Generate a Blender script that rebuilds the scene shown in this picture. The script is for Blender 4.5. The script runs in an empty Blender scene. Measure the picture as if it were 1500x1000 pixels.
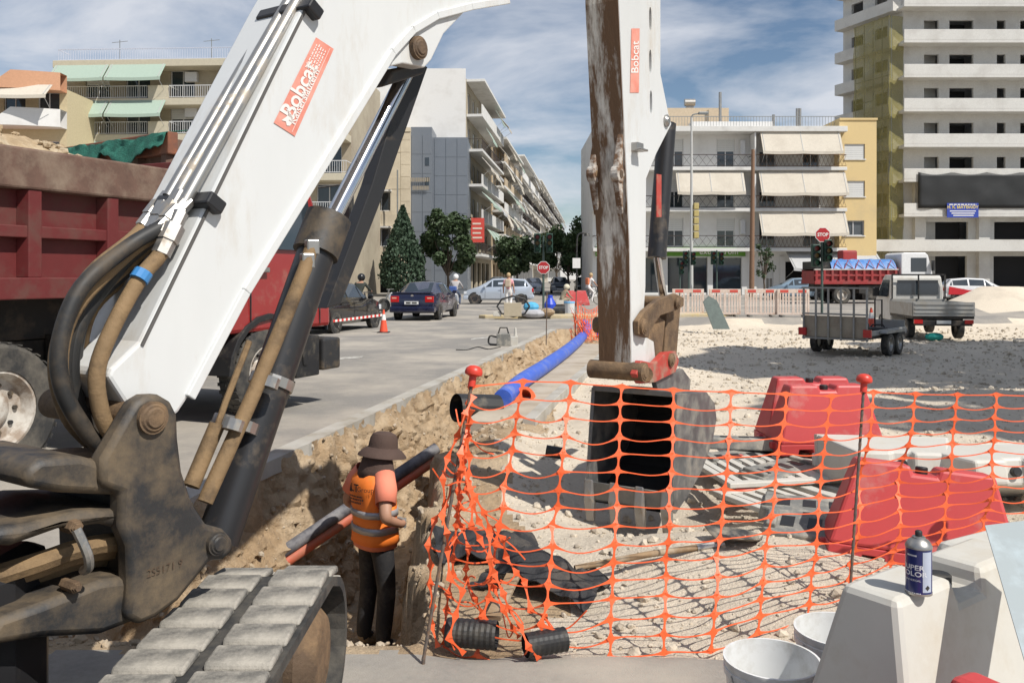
import bpy, bmesh, math, random
from mathutils import Vector, Matrix, noise
random.seed(7)
S = bpy.context.scene
COL = S.collection
R = math.radians
# ---------------------------------------------------------------- camera
F = 1250.0; CX, HY, CH = 750.0, 403.0, 1.65      # focal (px of 1500), vanishing row, eye height
cam = bpy.data.cameras.new('camera'); cam_o = bpy.data.objects.new('camera', cam); COL.objects.link(cam_o)
cam_o.location = (0, 0, CH); cam_o.rotation_euler = (R(90), 0, 0)
cam.sensor_width = 36; cam.lens = 36*F/1500; cam.shift_y = -(500-HY)/1500
cam.clip_start = .05; cam.clip_end = 3000
S.camera = cam_o
S.view_settings.view_transform = 'Standard'; S.view_settings.look = 'None'; S.view_settings.gamma = 1
S.view_settings.exposure = 0.06
# ---------------------------------------------------------------- sun + sky
SUN_AZ, SUN_EL = R(132), R(51)          # azimuth clockwise from +Y : behind the camera, to the right
sd = Vector((math.sin(SUN_AZ)*math.cos(SUN_EL), math.cos(SUN_AZ)*math.cos(SUN_EL), math.sin(SUN_EL)))
sun = bpy.data.lights.new('sun', 'SUN'); sun.energy = 4.9; sun.angle = R(.53); sun.color = (1, .955, .88)
sun_o = bpy.data.objects.new('sun', sun); COL.objects.link(sun_o)
sun_o.rotation_euler = (-sd).to_track_quat('-Z', 'Y').to_euler(); sun_o.location = (5, -5, 30)
W = bpy.data.worlds.new('World'); S.world = W; W.use_nodes = True
nt = W.node_tree; bg = nt.nodes['Background']; bg.inputs['Strength'].default_value = .085
sky = nt.nodes.new('ShaderNodeTexSky'); sky.sky_type = 'NISHITA'; sky.sun_disc = False
sky.sun_elevation = SUN_EL; sky.sun_rotation = SUN_AZ; sky.air_density = 1.0; sky.dust_density = .3; sky.ozone_density = 2.0
# thin broken cloud layer: noise on the direction projected to a flat cloud deck
tc = nt.nodes.new('ShaderNodeTexCoord'); sep = nt.nodes.new('ShaderNodeSeparateXYZ'); nt.links.new(tc.outputs['Generated'], sep.inputs[0])
def wm(op, a, b=None):
    n = nt.nodes.new('ShaderNodeMath'); n.operation = op
    for i, x in enumerate((a, b)):
        if x is None: continue
        if isinstance(x, (int, float)): n.inputs[i].default_value = x
        else: nt.links.new(x, n.inputs[i])
    return n.outputs[0]
zz = wm('ADD', wm('MAXIMUM', sep.outputs[2], 0.0), .16)
cmb = nt.nodes.new('ShaderNodeCombineXYZ')
nt.links.new(wm('DIVIDE', sep.outputs[0], zz), cmb.inputs[0]); nt.links.new(wm('DIVIDE', sep.outputs[1], zz), cmb.inputs[1])
cn = nt.nodes.new('ShaderNodeTexNoise'); cn.inputs['Scale'].default_value = 1.25; cn.inputs['Detail'].default_value = 8; cn.inputs['Roughness'].default_value = .56
cn.inputs['Distortion'].default_value = .35
nt.links.new(cmb.outputs[0], cn.inputs['Vector'])
cr = nt.nodes.new('ShaderNodeValToRGB'); cr.color_ramp.elements[0].position = .41; cr.color_ramp.elements[0].color = (0, 0, 0, 1)
cr.color_ramp.elements[1].position = .63; cr.color_ramp.elements[1].color = (.9, .9, .9, 1)
nt.links.new(cn.outputs['Fac'], cr.inputs[0])
mx = nt.nodes.new('ShaderNodeMixRGB'); nt.links.new(cr.outputs[0], mx.inputs[0]); nt.links.new(sky.outputs[0], mx.inputs[1]); mx.inputs[2].default_value = (8.2, 8.5, 9.2, 1)
nt.links.new(mx.outputs[0], bg.inputs['Color'])

# ---------------------------------------------------------------- helpers
def P(px, py, d): return Vector(((px-CX)/F*d, d, CH+(HY-py)/F*d))      # pixel + known depth
def G(px, py, z=0.0):                                                   # pixel + known height
    d = F*(CH-z)/(py-HY); return P(px, py, d)

MATS = {}
def mat(name, col, rough=.7, metal=0., dirt=None, dscale=3., dmin=.45, dmax=.65, var=.12, vscale=8., bump=0., bscale=40., coat=0., stretch=None, alpha=None):
    """procedural principled: base colour with value noise, an optional dirt colour in noise patches, and fine bump"""
    if name in MATS: return MATS[name]
    m = bpy.data.materials.new(name); m.use_nodes = True; t = m.node_tree; b = t.nodes['Principled BSDF']
    MATS[name] = m
    L = t.links.new; N = t.nodes.new
    b.inputs['Roughness'].default_value = rough; b.inputs['Metallic'].default_value = metal
    if coat: b.inputs['Coat Weight'].default_value = coat
    co = N('ShaderNodeTexCoord').outputs['Object']
    co0 = co
    if stretch:
        mp_ = N('ShaderNodeMapping'); mp_.inputs['Scale'].default_value = stretch; L(co, mp_.inputs['Vector']); co = mp_.outputs[0]
    n1 = N('ShaderNodeTexNoise'); n1.inputs['Scale'].default_value = vscale; n1.inputs['Detail'].default_value = 6; n1.inputs['Roughness'].default_value = .65; L(co, n1.inputs['Vector'])
    a = N('ShaderNodeMixRGB'); c = Vector(col[:3])
    a.inputs[1].default_value = (*(c*(1-var*1.6)), 1); a.inputs[2].default_value = (*[min(1, x) for x in c*(1+var*1.6)], 1); L(n1.outputs['Fac'], a.inputs[0])
    out = a.outputs[0]
    if dirt is not None:
        n2 = N('ShaderNodeTexNoise'); n2.inputs['Scale'].default_value = dscale; n2.inputs['Detail'].default_value = 9; n2.inputs['Roughness'].default_value = .68; L(co, n2.inputs['Vector'])
        mr = N('ShaderNodeMapRange'); mr.inputs[1].default_value = dmin; mr.inputs[2].default_value = dmax; L(n2.outputs['Fac'], mr.inputs[0])
        mm = N('ShaderNodeMixRGB'); L(mr.outputs[0], mm.inputs[0]); L(out, mm.inputs[1]); mm.inputs[2].default_value = (*dirt, 1); out = mm.outputs[0]
        mr2 = N('ShaderNodeMath'); mr2.operation = 'MULTIPLY_ADD'; L(mr.outputs[0], mr2.inputs[0]); mr2.inputs[1].default_value = .85-rough if rough < .85 else 0; mr2.inputs[2].default_value = rough
        L(mr2.outputs[0], b.inputs['Roughness'])
        mr3 = N('ShaderNodeMath'); mr3.operation = 'MULTIPLY_ADD'; L(mr.outputs[0], mr3.inputs[0]); mr3.inputs[1].default_value = -metal; mr3.inputs[2].default_value = metal
        L(mr3.outputs[0], b.inputs['Metallic'])
    L(out, b.inputs['Base Color'])
    if bump:
        n3 = N('ShaderNodeTexNoise'); n3.inputs['Scale'].default_value = bscale; n3.inputs['Detail'].default_value = 6; n3.inputs['Roughness'].default_value = .7; L(co, n3.inputs['Vector'])
        bp = N('ShaderNodeBump'); bp.inputs['Strength'].default_value = min(1, bump); bp.inputs['Distance'].default_value = .02*max(1, bump); L(n3.outputs['Fac'], bp.inputs['Height']); L(bp.outputs[0], b.inputs['Normal'])
    if alpha is not None:
        b.inputs['Alpha'].default_value = alpha
    return m

def frame(d):
    d = d.normalized(); up = Vector((0, 0, 1)) if abs(d.z) < .95 else Vector((0, 1, 0))
    a = d.cross(up).normalized(); return a, a.cross(d).normalized()

class MB:
    def __init__(s): s.v = []; s.f = []; s.m = []
    def add(s, vs, fs, m=0):
        o = len(s.v); s.v += [Vector(v) for v in vs]
        for f in fs: s.f.append(tuple(i+o for i in f)); s.m.append(m)
        return s
    def box(s, c, sz, rz=0., m=0, M=None):
        hx, hy, hz = sz[0]/2, sz[1]/2, sz[2]/2
        vs = [Vector((x, y, z)) for z in (-hz, hz) for y in (-hy, hy) for x in (-hx, hx)]
        if M is None: M = Matrix.Rotation(rz, 3, 'Z')
        c = Vector(c)
        return s.add([c+M@v for v in vs], [(0, 2, 3, 1), (4, 5, 7, 6), (0, 1, 5, 4), (2, 6, 7, 3), (0, 4, 6, 2), (1, 3, 7, 5)], m)
    def bb(s, a, b, m=0):          # box from min corner to max corner
        a = Vector(a); b = Vector(b); return s.box((a+b)/2, [abs(x) for x in (b-a)], m=m)
    def bar(s, p, q, w, h, m=0):   # square bar between two points
        p = Vector(p); q = Vector(q); d = q-p; a, u = frame(d)
        vs = [e+a*i*w/2+u*j*h/2 for e in (p, q) for i, j in ((-1, -1), (1, -1), (1, 1), (-1, 1))]
        return s.add(vs, [(3, 2, 1, 0), (4, 5, 6, 7)]+[(i, (i+1) % 4, 4+(i+1) % 4, 4+i) for i in range(4)], m)
    def prism(s, poly, fn, t0, t1, m=0):      # poly of (a,b); fn(a,b,t)->point
        n = len(poly); vs = [fn(a, b, t0) for a, b in poly]+[fn(a, b, t1) for a, b in poly]
        return s.add(vs, [tuple(range(n))[::-1], tuple(range(n, 2*n))]+[(i, (i+1) % n, n+(i+1) % n, n+i) for i in range(n)], m)
    def tube(s, pts, r, n=8, m=0, cap=True, closed=False):
        pts = [Vector(p) for p in pts]; k = len(pts); rs = r if isinstance(r, (list, tuple)) else [r]*k
        vs = []; a = None
        for i, p in enumerate(pts):
            d = (pts[min(i+1, k-1)]-pts[max(i-1, 0)])
            if d.length < 1e-9: d = Vector((0, 0, 1))
            d.normalize()
            if a is None: a, u = frame(d)
            else:
                a = (a-d*a.dot(d)); a = a.normalized() if a.length > 1e-6 else frame(d)[0]; u = a.cross(d)
            vs += [p+(a*math.cos(2*math.pi*j/n)+u*math.sin(2*math.pi*j/n))*rs[i] for j in range(n)]
        fs = [(i*n+j, i*n+(j+1) % n, (i+1)*n+(j+1) % n, (i+1)*n+j) for i in range(k-1) for j in range(n)]
        if cap: fs += [tuple(range(n)), tuple(range((k-1)*n, k*n))[::-1]]
        return s.add(vs, fs, m)
    def lathe(s, prof, n=20, M=None, c=(0, 0, 0), m=0, caps=True):   # prof of (r,z) about local z
        c = Vector(c); M = M or Matrix.Identity(3)
        vs = [c+M@Vector((r*math.cos(2*math.pi*j/n), r*math.sin(2*math.pi*j/n), z)) for r, z in prof for j in range(n)]
        k = len(prof)
        return s.add(vs, [(i*n+j, i*n+(j+1) % n, (i+1)*n+(j+1) % n, (i+1)*n+j) for i in range(k-1) for j in range(n)]+([tuple(range(n))[::-1], tuple(range((k-1)*n, k*n))] if caps else []), m)
    def ball(s, c, r, n=10, sc=(1, 1, 1), m=0):
        k = max(4, n//2+1)
        return s.lathe([(max(1e-4, r*math.sin(math.pi*i/k))*1, -r*math.cos(math.pi*i/k)) for i in range(k+1)], n, Matrix.Diagonal(sc), c, m)
    def build(s, name, mats, parent=None, smooth=False, bevel=0., world=False, loc=None):
        me = bpy.data.meshes.new(name)
        vs = s.v
        if world and parent is not None:
            Mi = parent.matrix_basis.inverted(); vs = [Mi@v for v in vs]
        if loc is not None: vs = [v-Vector(loc) for v in vs]
        me.from_pydata([tuple(v) for v in vs], [], s.f); me.validate()
        for mm in (mats if isinstance(mats, (list, tuple)) else [mats]): me.materials.append(mm)
        if len(me.polygons) == len(s.m):
            me.polygons.foreach_set('material_index', s.m)
        bm = bmesh.new(); bm.from_mesh(me); bmesh.ops.recalc_face_normals(bm, faces=bm.faces); bm.to_mesh(me); bm.free()
        if smooth:
            me.polygons.foreach_set('use_smooth', [True]*len(me.polygons))
            try: me.set_sharp_from_angle(angle=R(38))
            except Exception: pass
        o = bpy.data.objects.new(name, me); COL.objects.link(o)
        if parent is not None: o.parent = parent
        if loc is not None: o.location = loc
        if bevel:
            b = o.modifiers.new('bevel', 'BEVEL'); b.width = bevel; b.segments = 2; b.limit_method = 'ANGLE'; b.angle_limit = R(40)
        return o

def tag(o, label, cat, group=None):
    o['label'] = label; o['category'] = cat
    if group: o['group'] = group
    return o
def struct(o): o['kind'] = 'structure'; return o
def thing(name, label, cat, loc=(0, 0, 0), rz=0., group=None):
    o = bpy.data.objects.new(name, None); COL.objects.link(o); o.location = loc; o.rotation_euler = (0, 0, rz); o.empty_display_size = .2
    return tag(o, label, cat, group)
def copy_tree(o, parent=None):
    c = o.copy(); COL.objects.link(c)
    if parent is not None: c.parent = parent
    for ch in list(o.children): copy_tree(ch, c)
    return c
_fc = {}
def text_mb(mb, txt, size, fn, m=0, bold=0.):
    """flat lettering: font outline filled, mapped through fn(x,y)->point"""
    cu = bpy.data.curves.new('t', 'FONT'); cu.body = txt; cu.size = size; cu.offset = bold; cu.align_x = 'CENTER'; cu.align_y = 'CENTER'; cu.resolution_u = 3
    o = bpy.data.objects.new('t', cu); COL.objects.link(o)
    bpy.context.view_layer.update()
    me = bpy.data.meshes.new_from_object(o.evaluated_get(bpy.context.evaluated_depsgraph_get()))
    mb.add([fn(v.co.x, v.co.y) for v in me.vertices], [tuple(p.vertices) for p in me.polygons], m)
    bpy.data.objects.remove(o); bpy.data.curves.remove(cu); bpy.data.meshes.remove(me)
def dash(mb, x0, x1, y0, y1, fn, m=0, lo=.06, hi=.14):
    """a row of letter-sized marks standing for print too small to read"""
    L = x1-x0; x = x0; r = random.Random(int(abs(x0*1e4))+int(abs(y0*1e4)))
    while x < x1:
        w = L*r.uniform(lo, hi); e = min(x+w, x1); mb.add([fn(x, y0), fn(e, y0), fn(e, y1), fn(x, y1)], [(0, 1, 2, 3)], m); x = e+L*.03
def catmull(pts, k=6):
    pts = [Vector(p) for p in pts]; out = []
    for i in range(len(pts)-1):
        p0, p1, p2, p3 = pts[max(i-1, 0)], pts[i], pts[i+1], pts[min(i+2, len(pts)-1)]
        for j in range(k):
            t = j/k; out.append(.5*((2*p1)+(p2-p0)*t+(2*p0-5*p1+4*p2-p3)*t*t+(3*p1-p0-3*p2+p3)*t**3))
    return out+[pts[-1]]
def nz(x, y, z=0, s=1.): return noise.noise(Vector((x*s, y*s, z)))
def fbm(x, y, s=1., o=4): return noise.fractal(Vector((x*s, y*s, 3.7)), 1.0, 2.0, o)

# ---------------------------------------------------------------- materials
ASPH = mat('asphalt', (.235, .22, .20), .9, dirt=(.40, .36, .305), dscale=.4, dmin=.42, dmax=.64, var=.2, vscale=30, bump=.35, bscale=120)
SOIL = mat('soil', (.38, .265, .155), .95, dirt=(.52, .40, .265), dscale=2.2, dmin=.42, dmax=.64, var=.35, vscale=11, bump=1.8, bscale=26)
GRAV = mat('limestone_gravel', (.66, .575, .46), .95, dirt=(.50, .43, .34), dscale=.8, dmin=.5, dmax=.76, var=.2, vscale=25, bump=1.2, bscale=45)
STON = mat('stone', (.58, .51, .41), .95, dirt=(.30, .25, .19), dscale=5, var=.25, bump=.5)
CONC = mat('concrete', (.42, .40, .36), .9, dirt=(.30, .27, .22), dscale=2, var=.12, bump=.3, bscale=60)
WHITEP = mat('white_machine_paint', (.64, .65, .645), .32, dirt=(.48, .43, .36), dscale=3.0, dmin=.52, dmax=.82, var=.05, vscale=2, coat=.25, stretch=(1.6, 1.6, .5))
STICKIN = mat('scraped_paint_with_rust', (.66, .63, .57), .55, dirt=(.15, .085, .045), dscale=4.5, dmin=.40, dmax=.52, var=.2, bump=.4, bscale=18, stretch=(1.5, 1.5, .3))
BLK = mat('black_cast_steel', (.028, .028, .029), .5, dirt=(.20, .145, .085), dscale=3.0, dmin=.45, dmax=.72, var=.2, bump=.12, bscale=50)
BLKCLEAN = mat('black_paint', (.02, .02, .022), .38, dirt=(.16, .12, .08), dscale=4, dmin=.55, dmax=.8, var=.1)
MUD = mat('muddy_steel', (.10, .065, .04), .75, dirt=(.25, .16, .085), dscale=5, dmin=.4, dmax=.65, var=.3, bump=.4)
CHROME = mat('chrome_rod', (.62, .64, .68), .12, 1., var=.02)
STEEL = mat('zinc_steel', (.40, .39, .37), .38, .85, dirt=(.35, .27, .18), dscale=7, dmin=.52, dmax=.75)
HOSE = mat('rubber_hose', (.022, .022, .022), .55, dirt=(.13, .095, .06), dscale=5, dmin=.48, dmax=.8, var=.1)
MUDHOSE = mat('muddy_hose', (.23, .15, .075), .8, dirt=(.09, .06, .035), dscale=7, dmin=.5, dmax=.7, var=.25, bump=.3)
RUBBER = mat('tyre_rubber', (.03, .03, .03), .85, dirt=(.17, .15, .12), dscale=4, dmin=.42, dmax=.8, var=.15, bump=.2)
DUSTRUB = mat('dusty_track_rubber', (.10, .097, .09), .9, dirt=(.40, .37, .32), dscale=5, dmin=.36, dmax=.60, var=.2, bump=.4, bscale=30)
REDLINK = mat('red_coupler', (.42, .055, .04), .5, dirt=(.30, .22, .16), dscale=6, dmin=.48, dmax=.66)
BUCKM = mat('worn_bucket_steel', (.17, .17, .17), .48, .55, dirt=(.26, .235, .20), dscale=6, dmin=.45, dmax=.68, var=.3, bump=.1)
BUCKI = mat('bucket_black_paint', (.022, .021, .02), .6, dirt=(.10, .08, .055), dscale=4, dmin=.55, dmax=.8)
TRED = mat('oxide_red_paint', (.125, .017, .017), .6, dirt=(.11, .055, .042), dscale=2.5, dmin=.46, dmax=.72, var=.12)
RUST = mat('rusted_plate', (.13, .075, .055), .8, dirt=(.25, .19, .14), dscale=2.5, dmin=.45, dmax=.7, var=.3, bump=.2)
PRED = mat('red_barrier_plastic', (.50, .055, .055), .5, dirt=(.50, .30, .26), dscale=3, dmin=.52, dmax=.85, var=.06)
PWHITE = mat('white_barrier_plastic', (.55, .53, .48), .5, dirt=(.46, .41, .33), dscale=3, dmin=.5, dmax=.75, var=.05)
BUCKETP = mat('bucket_plastic', (.68, .69, .69), .4, dirt=(.50, .49, .46), dscale=8, dmin=.48, dmax=.7, var=.05)
NET = mat('orange_net', (.86, .13, .035), .5, var=.08)
REBAR = mat('rebar', (.10, .085, .075), .7, dirt=(.2, .11, .06), dscale=20, var=.2)
CAPR = mat('red_cap', (.62, .05, .03), .4, var=.05)
BPIPE = mat('blue_pipe', (.05, .12, .52), .5, dirt=(.30, .30, .36), dscale=4, dmin=.5, dmax=.85)
GREYP = mat('grey_plastic', (.17, .17, .16), .7, dirt=(.40, .37, .31), dscale=6, dmin=.45, dmax=.65)
BLACKP = mat('black_plastic', (.018, .018, .019), .5, dirt=(.15, .13, .1), dscale=5, dmin=.52, dmax=.8)
GLASS = mat('window_glass', (.03, .04, .05), .06, 0., var=.3, vscale=.6); GLASS.node_tree.nodes['Principled BSDF'].inputs['Specular IOR Level'].default_value = .9
WOOD = mat('weathered_wood', (.27, .18, .10), .8, dirt=(.40, .33, .24), dscale=6, var=.25)
def plain(name, c, rough=.6, **k): return mat(name, c, rough, **k)
# ================================================================ GROUND
def xL(d): return -2.23+(d-7.24)*.19
def xR(d):
    a = -.42-(d-4)*.06; b = xL(d)+1.5; t = min(1, max(0, (d-7)/2)); return a*(1-t)+b*t
def sm(a, b, x):
    t = min(1, max(0, (x-a)/(b-a))); return t*t*(3-2*t)
def hgt(x, d):
    n = fbm(x, d, 1.3, 4); n2 = fbm(x+9, d, 5., 3)
    right = sm(xR(d)-.05, xR(d)+.25, x)*sm(3.62, 3.85, d+.08*nz(x, d, 0, 3))*(1-sm(32.4, 33.2, d+.5*nz(x, d, 5, .4)))
    if d > 27: right *= sm(3.2, 4.4, x)
    z = right*(-.05+.05*n+.010*n2)
    z += right*.13*math.exp(-((x-1.25)/.8)**2-((d-5.0)/.55)**2)
    z += right*.16*math.exp(-((x+.1)/.35)**2-((d-8.2)/1.6)**2)
    z -= right*.22*math.exp(-(((x-1.1)/.75)**2+((d-6.55)/.85)**2)**1.5)
    z -= right*.24*sm(2.0, 4.2, x)*sm(12, 15, d)
    z += 1.45*math.exp(-(((x-21.2)/2.0)**2+((d-37)/2.0)**2)**.8)
    # trench
    ins = min(x-xL(d), xR(d)-x, (d-3.82)*.9, (26-d)*.4)
    if ins > -.3:
        dep = 1.42-.75*sm(8, 22, d)
        w = ins+.13*fbm(x*.6+d, d*1.2+x, 1.6, 4)*sm(-.05, .12, ins)+.03*n2*sm(-.02, .1, ins)
        k = sm(0, .16, w)
        z = z*(1-k)-dep*k+k*.07*n2+.09*n*k
    return z
def grow(a, b, s0, g):
    o = [a]; s = s0
    while o[-1] < b: o.append(o[-1]+s); s *= g
    return o
fine = lambda a, b, s: [a+i*s for i in range(int((b-a)/s))]
xs = [-x for x in reversed(grow(3.1, 400, .06, 1.16))]+fine(-3.06, 3.0, .042)+grow(3.0, 14, .05, 1.012)+grow(14.2, 400, .3, 1.2)
ds = [-30, -15, -8, -4, -2, 0, 1, 2, 2.6, 3.0]+fine(3.3, 8.6, .042)+grow(8.6, 45, .045, 1.0135)+grow(46, 900, 1.2, 1.25)
xs = sorted(set(round(x, 4) for x in xs)); ds = sorted(set(round(x, 4) for x in ds))
def region(x, d):
    e = .09*nz(x, d, 2, 4)
    if (x-21.2)**2+(d-37)**2 < 10: return 2
    if x < xL(d)-.02 or d < 3.74+e or d > 32.8+.5*nz(x, d, 5, .4) or x > 60: return 0
    if d > 26.2 and x < 3.6+e*3: return 0
    if x < xR(d)+.55+.35*nz(x, d, 1, 1.5)+e and d < 26.3: return 1
    return 2
nx = len(xs)
V = [(x, d, hgt(x, d)) for d in ds for x in xs]
FA = [[], [], []]
for j in range(len(ds)-1):
    for i in range(nx-1):
        FA[region((xs[i]+xs[i+1])/2, (ds[j]+ds[j+1])/2)].append((j*nx+i, j*nx+i+1, (j+1)*nx+i+1, (j+1)*nx+i))
for k, (nm, m) in enumerate((('road', ASPH), ('trench_ground', SOIL), ('gravel_ground', GRAV))):
    used = {}; vv = []; ff = []
    for f in FA[k]:
        g = []
        for i in f:
            if i not in used: used[i] = len(vv); vv.append(V[i])
            g.append(used[i])
        ff.append(tuple(g))
    me = bpy.data.meshes.new(nm); me.from_pydata(vv, [], ff); me.materials.append(m)
    me.polygons.foreach_set('use_smooth', [True]*len(me.polygons))
    o = bpy.data.objects.new(nm, me); COL.objects.link(o); struct(o)
# rough earth faces of the trench
def earth_face(name, xf, lean, d0, d1, seed):
    mb = MB(); ds_ = []; d = d0
    while d < d1: ds_.append(d); d += .032+.004*max(0, d-6)
    nzv = 44; vs = []
    for d in ds_:
        dep = 1.45-.75*sm(8, 22, d)
        for k in range(nzv+1):
            q = k/nzv; z = .0-dep*q
            p = Vector((d*1.1, z*1.5, seed))
            bulge = .10*noise.fractal(p*1.4, 1, 2, 5)+.06*noise.fractal(p*6, 1, 2, 4)+.035*abs(noise.noise(p*13))+.02*abs(noise.noise(p*27))
            x = xf(d)+lean*(.02+.50*q**1.3+bulge*min(1, q*6+.05))
            vs.append(Vector((x, d+.03*noise.noise(p*5), z+.03*noise.noise(p*7)*(1 if k else 0)+(.0 if k else .006))))
    m_ = nzv+1
    mb.add(vs, [(i*m_+k, i*m_+k+1, (i+1)*m_+k+1, (i+1)*m_+k) for i in range(len(ds_)-1) for k in range(nzv)])
    WALLV.extend(v for v in vs if v.z > -1.2 and v.y < 16)
    o = mb.build(name, SOIL, smooth=True); struct(o); return o
WALLV = []
earth_face('trench_wall', lambda d: xL(d)+.01, 1, 3.85, 25.5, 2.)
earth_face('trench_wall', lambda d: xR(d)+.10, -1, 3.85, 25.5, 9.)
# concrete slab edge of the road along the trench
mb = MB()
pts = []
d = 4.0
prev = None
while d < 26:
    a = Vector((xL(d)-.16, d, 0)); b = Vector((xL(d)+.035+.025*nz(d, 0, 0, 5), d, 0))
    row = [a+Vector((0, 0, -.05)), a+Vector((0, 0, .012)), b+Vector((0, 0, .010)), b+Vector((.0, 0, -.13-.03*nz(d, 3, 0, 6)))]
    if prev: mb.add(prev+row, [(0, 4, 5, 1), (1, 5, 6, 2), (2, 6, 7, 3)])
    prev = row; d += .12
struct(mb.build('road_edge', CONC))
# stones
def stone(mb, p, r, m=0):
    q = Matrix.Rotation(random.random()*6.3, 3, 'Z')@Matrix.Rotation(random.random()*2, 3, 'X'); sc = Vector((1, .6+.5*random.random(), .45+.4*random.random()))
    vs = []
    for v in ICO: vs.append(Vector(p)+q@Vector([v[i]*sc[i]*r*(1+.3*(random.random()-.5)) for i in range(3)]))
    mb.add(vs, ICOF, m)
t_ = (1+5**.5)/2
ICO = [Vector(v).normalized() for v in ((-1, t_, 0), (1, t_, 0), (-1, -t_, 0), (1, -t_, 0), (0, -1, t_), (0, 1, t_), (0, -1, -t_), (0, 1, -t_), (t_, 0, -1), (t_, 0, 1), (-t_, 0, -1), (-t_, 0, 1))]
ICOF = [(0, 11, 5), (0, 5, 1), (0, 1, 7), (0, 7, 10), (0, 10, 11), (1, 5, 9), (5, 11, 4), (11, 10, 2), (10, 7, 6), (7, 1, 8), (3, 9, 4), (3, 4, 2), (3, 2, 6), (3, 6, 8), (3, 8, 9), (4, 9, 5), (2, 4, 11), (6, 2, 10), (8, 6, 7), (9, 8, 1)]
mb = MB(); ms = MB()
n = 0
while n < 8000:
    d = 3.8+27*random.random()**1.35; x = -.4+random.random()*(d*.75+1.2)
    if region(x, d) != 2: continue
    r = .004+.026*random.random()**6*(1+d*.05)+.0009*d
    stone(mb, (x, d, hgt(x, d)+r*.2), r); n += 1
mb.build('gravel_stones', STON)['kind'] = 'stuff'
n = 0
while n < 3200:
    d = 3.8+20*random.random()**1.8; x = xL(d)+random.random()*2.4
    if region(x, d) != 1: continue
    r = .008+.04*random.random()**3.5
    stone(ms, (x, d, hgt(x, d)), r); n += 1
for v in random.sample(WALLV, 2600): stone(ms, v, .006+.035*random.random()**5)
ms.build('soil_stones', mat('soil_stone', (.36, .28, .19), .95, dirt=(.48, .42, .34), dscale=6, var=.25))['kind'] = 'stuff'
# concrete strip with kerb beside the blue pipe
def strip(name, pts, w, h, m, zoff=0.0):
    mb = MB(); prev = None
    for i, p in enumerate(pts):
        p = Vector(p); dd = (Vector(pts[min(i+1, len(pts)-1)])-Vector(pts[max(0, i-1)])); dd.z = 0; dd.normalize(); s_ = Vector((dd.y, -dd.x, 0))
        row = [p-s_*w/2+Vector((0, 0, -.15)), p-s_*w/2+Vector((0, 0, h)), p+s_*w/2+Vector((0, 0, h)), p+s_*w/2+Vector((0, 0, -.15))]
        if prev: mb.add(prev+row, [(0, 4, 5, 1), (1, 5, 6, 2), (2, 6, 7, 3)])
        else: mb.add(row, [(0, 1, 2, 3)])
        prev = row
    mb.add(prev, [(0, 1, 2, 3)])
    return mb.build(name, m, bevel=.008)
kp = catmull([G(775, 622), G(815, 583), G(880, 525), G(890, 505)], 6)
struct(strip('kerb', [p for p in kp], .14, .07, CONC))
sp = [p+Vector((-.42, .1, 0)) for p in kp]
struct(strip('gutter_strip', sp, .62, .015, mat('sandy_concrete', (.45, .39, .31), .9, dirt=(.33, .27, .2), dscale=2, bump=.3)))
# traffic island nose on the road
mb = MB(); base = G(712, 474)
c = G(745, 466)
poly = [(-.9, -.35), (-1.15, 0), (-.9, .4), (5.5, 2.3), (9, 3.0), (9, 1.4), (2.0, -.25)]
mb.prism([(a, b) for a, b in poly], lambda a, b, t: Vector((c.x+a, c.y+b, t)), -.05, .13)
struct(mb.build('traffic_island', mat('island_kerb', (.45, .39, .29), .9, dirt=(.5, .38, .16), dscale=1.2, bump=.2), bevel=.04))
# far pavements with kerbs
for nm, (x0, x1, y0, y1) in {'pavement': (-40, -4.9, 66, 74), 'pavement.001': (7.4, 60, 59, 66), 'pavement.002': (-60, -14, 44, 60)}.items():
    mb = MB(); mb.bb((x0, y0, -.05), (x1, y1, .13)); struct(mb.build(nm, mat('paving', (.36, .34, .31), .9, dirt=(.28, .26, .23), dscale=1, bump=.2), bevel=.03))
# worn white paint and dust on the road
mb = MB()
for (a, b) in (((690, 497), (735, 492)), ((470, 527), (530, 523))):
    p, q = G(*a), G(*b); mb.add([p+Vector((0, -.25, .005)), q+Vector((0, -.25, .005)), q+Vector((0, .25, .005)), p+Vector((0, .25, .005))], [(0, 1, 2, 3)])
struct(mb.build('road_marking', mat('worn_road_paint', (.55, .54, .5), .8, dirt=(.25, .23, .2), dscale=6, dmin=.4, dmax=.6)))
# ================================================================ EXCAVATOR
C0 = Vector((-1.23, 2.9, 0)); U = Vector((.543, .840, 0)).normalized(); NN = Vector((U.y, -U.x, 0))
def A(px, py, off=0.):      # pixel -> (r,z) on the arm's upright working plane shifted sideways by off
    k = (px-CX)/F; q = C0+NN*off
    r = (k*q.y-q.x)/(U.x-k*U.y); d = q.y+r*U.y
    return r, CH+(HY-py)/F*d
def A3(px, py, off=0., o2=None):
    r, z = A(px, py, off); return arm(r, z, off if o2 is None else o2)
def arm(r, z, off): p = C0+U*r+NN*off; return Vector((p.x, p.y, z))
ex = thing('excavator', 'white tracked excavator with raised boom and black bucket hanging over the gravel', 'excavator', (-1.6, 1.6, 0))
def xb(mb, name, m, par=None, **k):
    o = mb.build(name, m, None, **k)
    par = par or ex
    # vertices are world: shift to the parent's frame
    off = Vector(ex.location)
    for v in o.data.vertices: v.co -= off
    o.parent = par; return o
def plate(mb, pxs, off, t, ref=None, m=0):   # side-view outline traced at 'off', extruded from off to off-t
    poly = [A(x, y, off) for x, y in pxs]
    mb.prism(poly, arm, off, off-t, m); return poly
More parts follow.
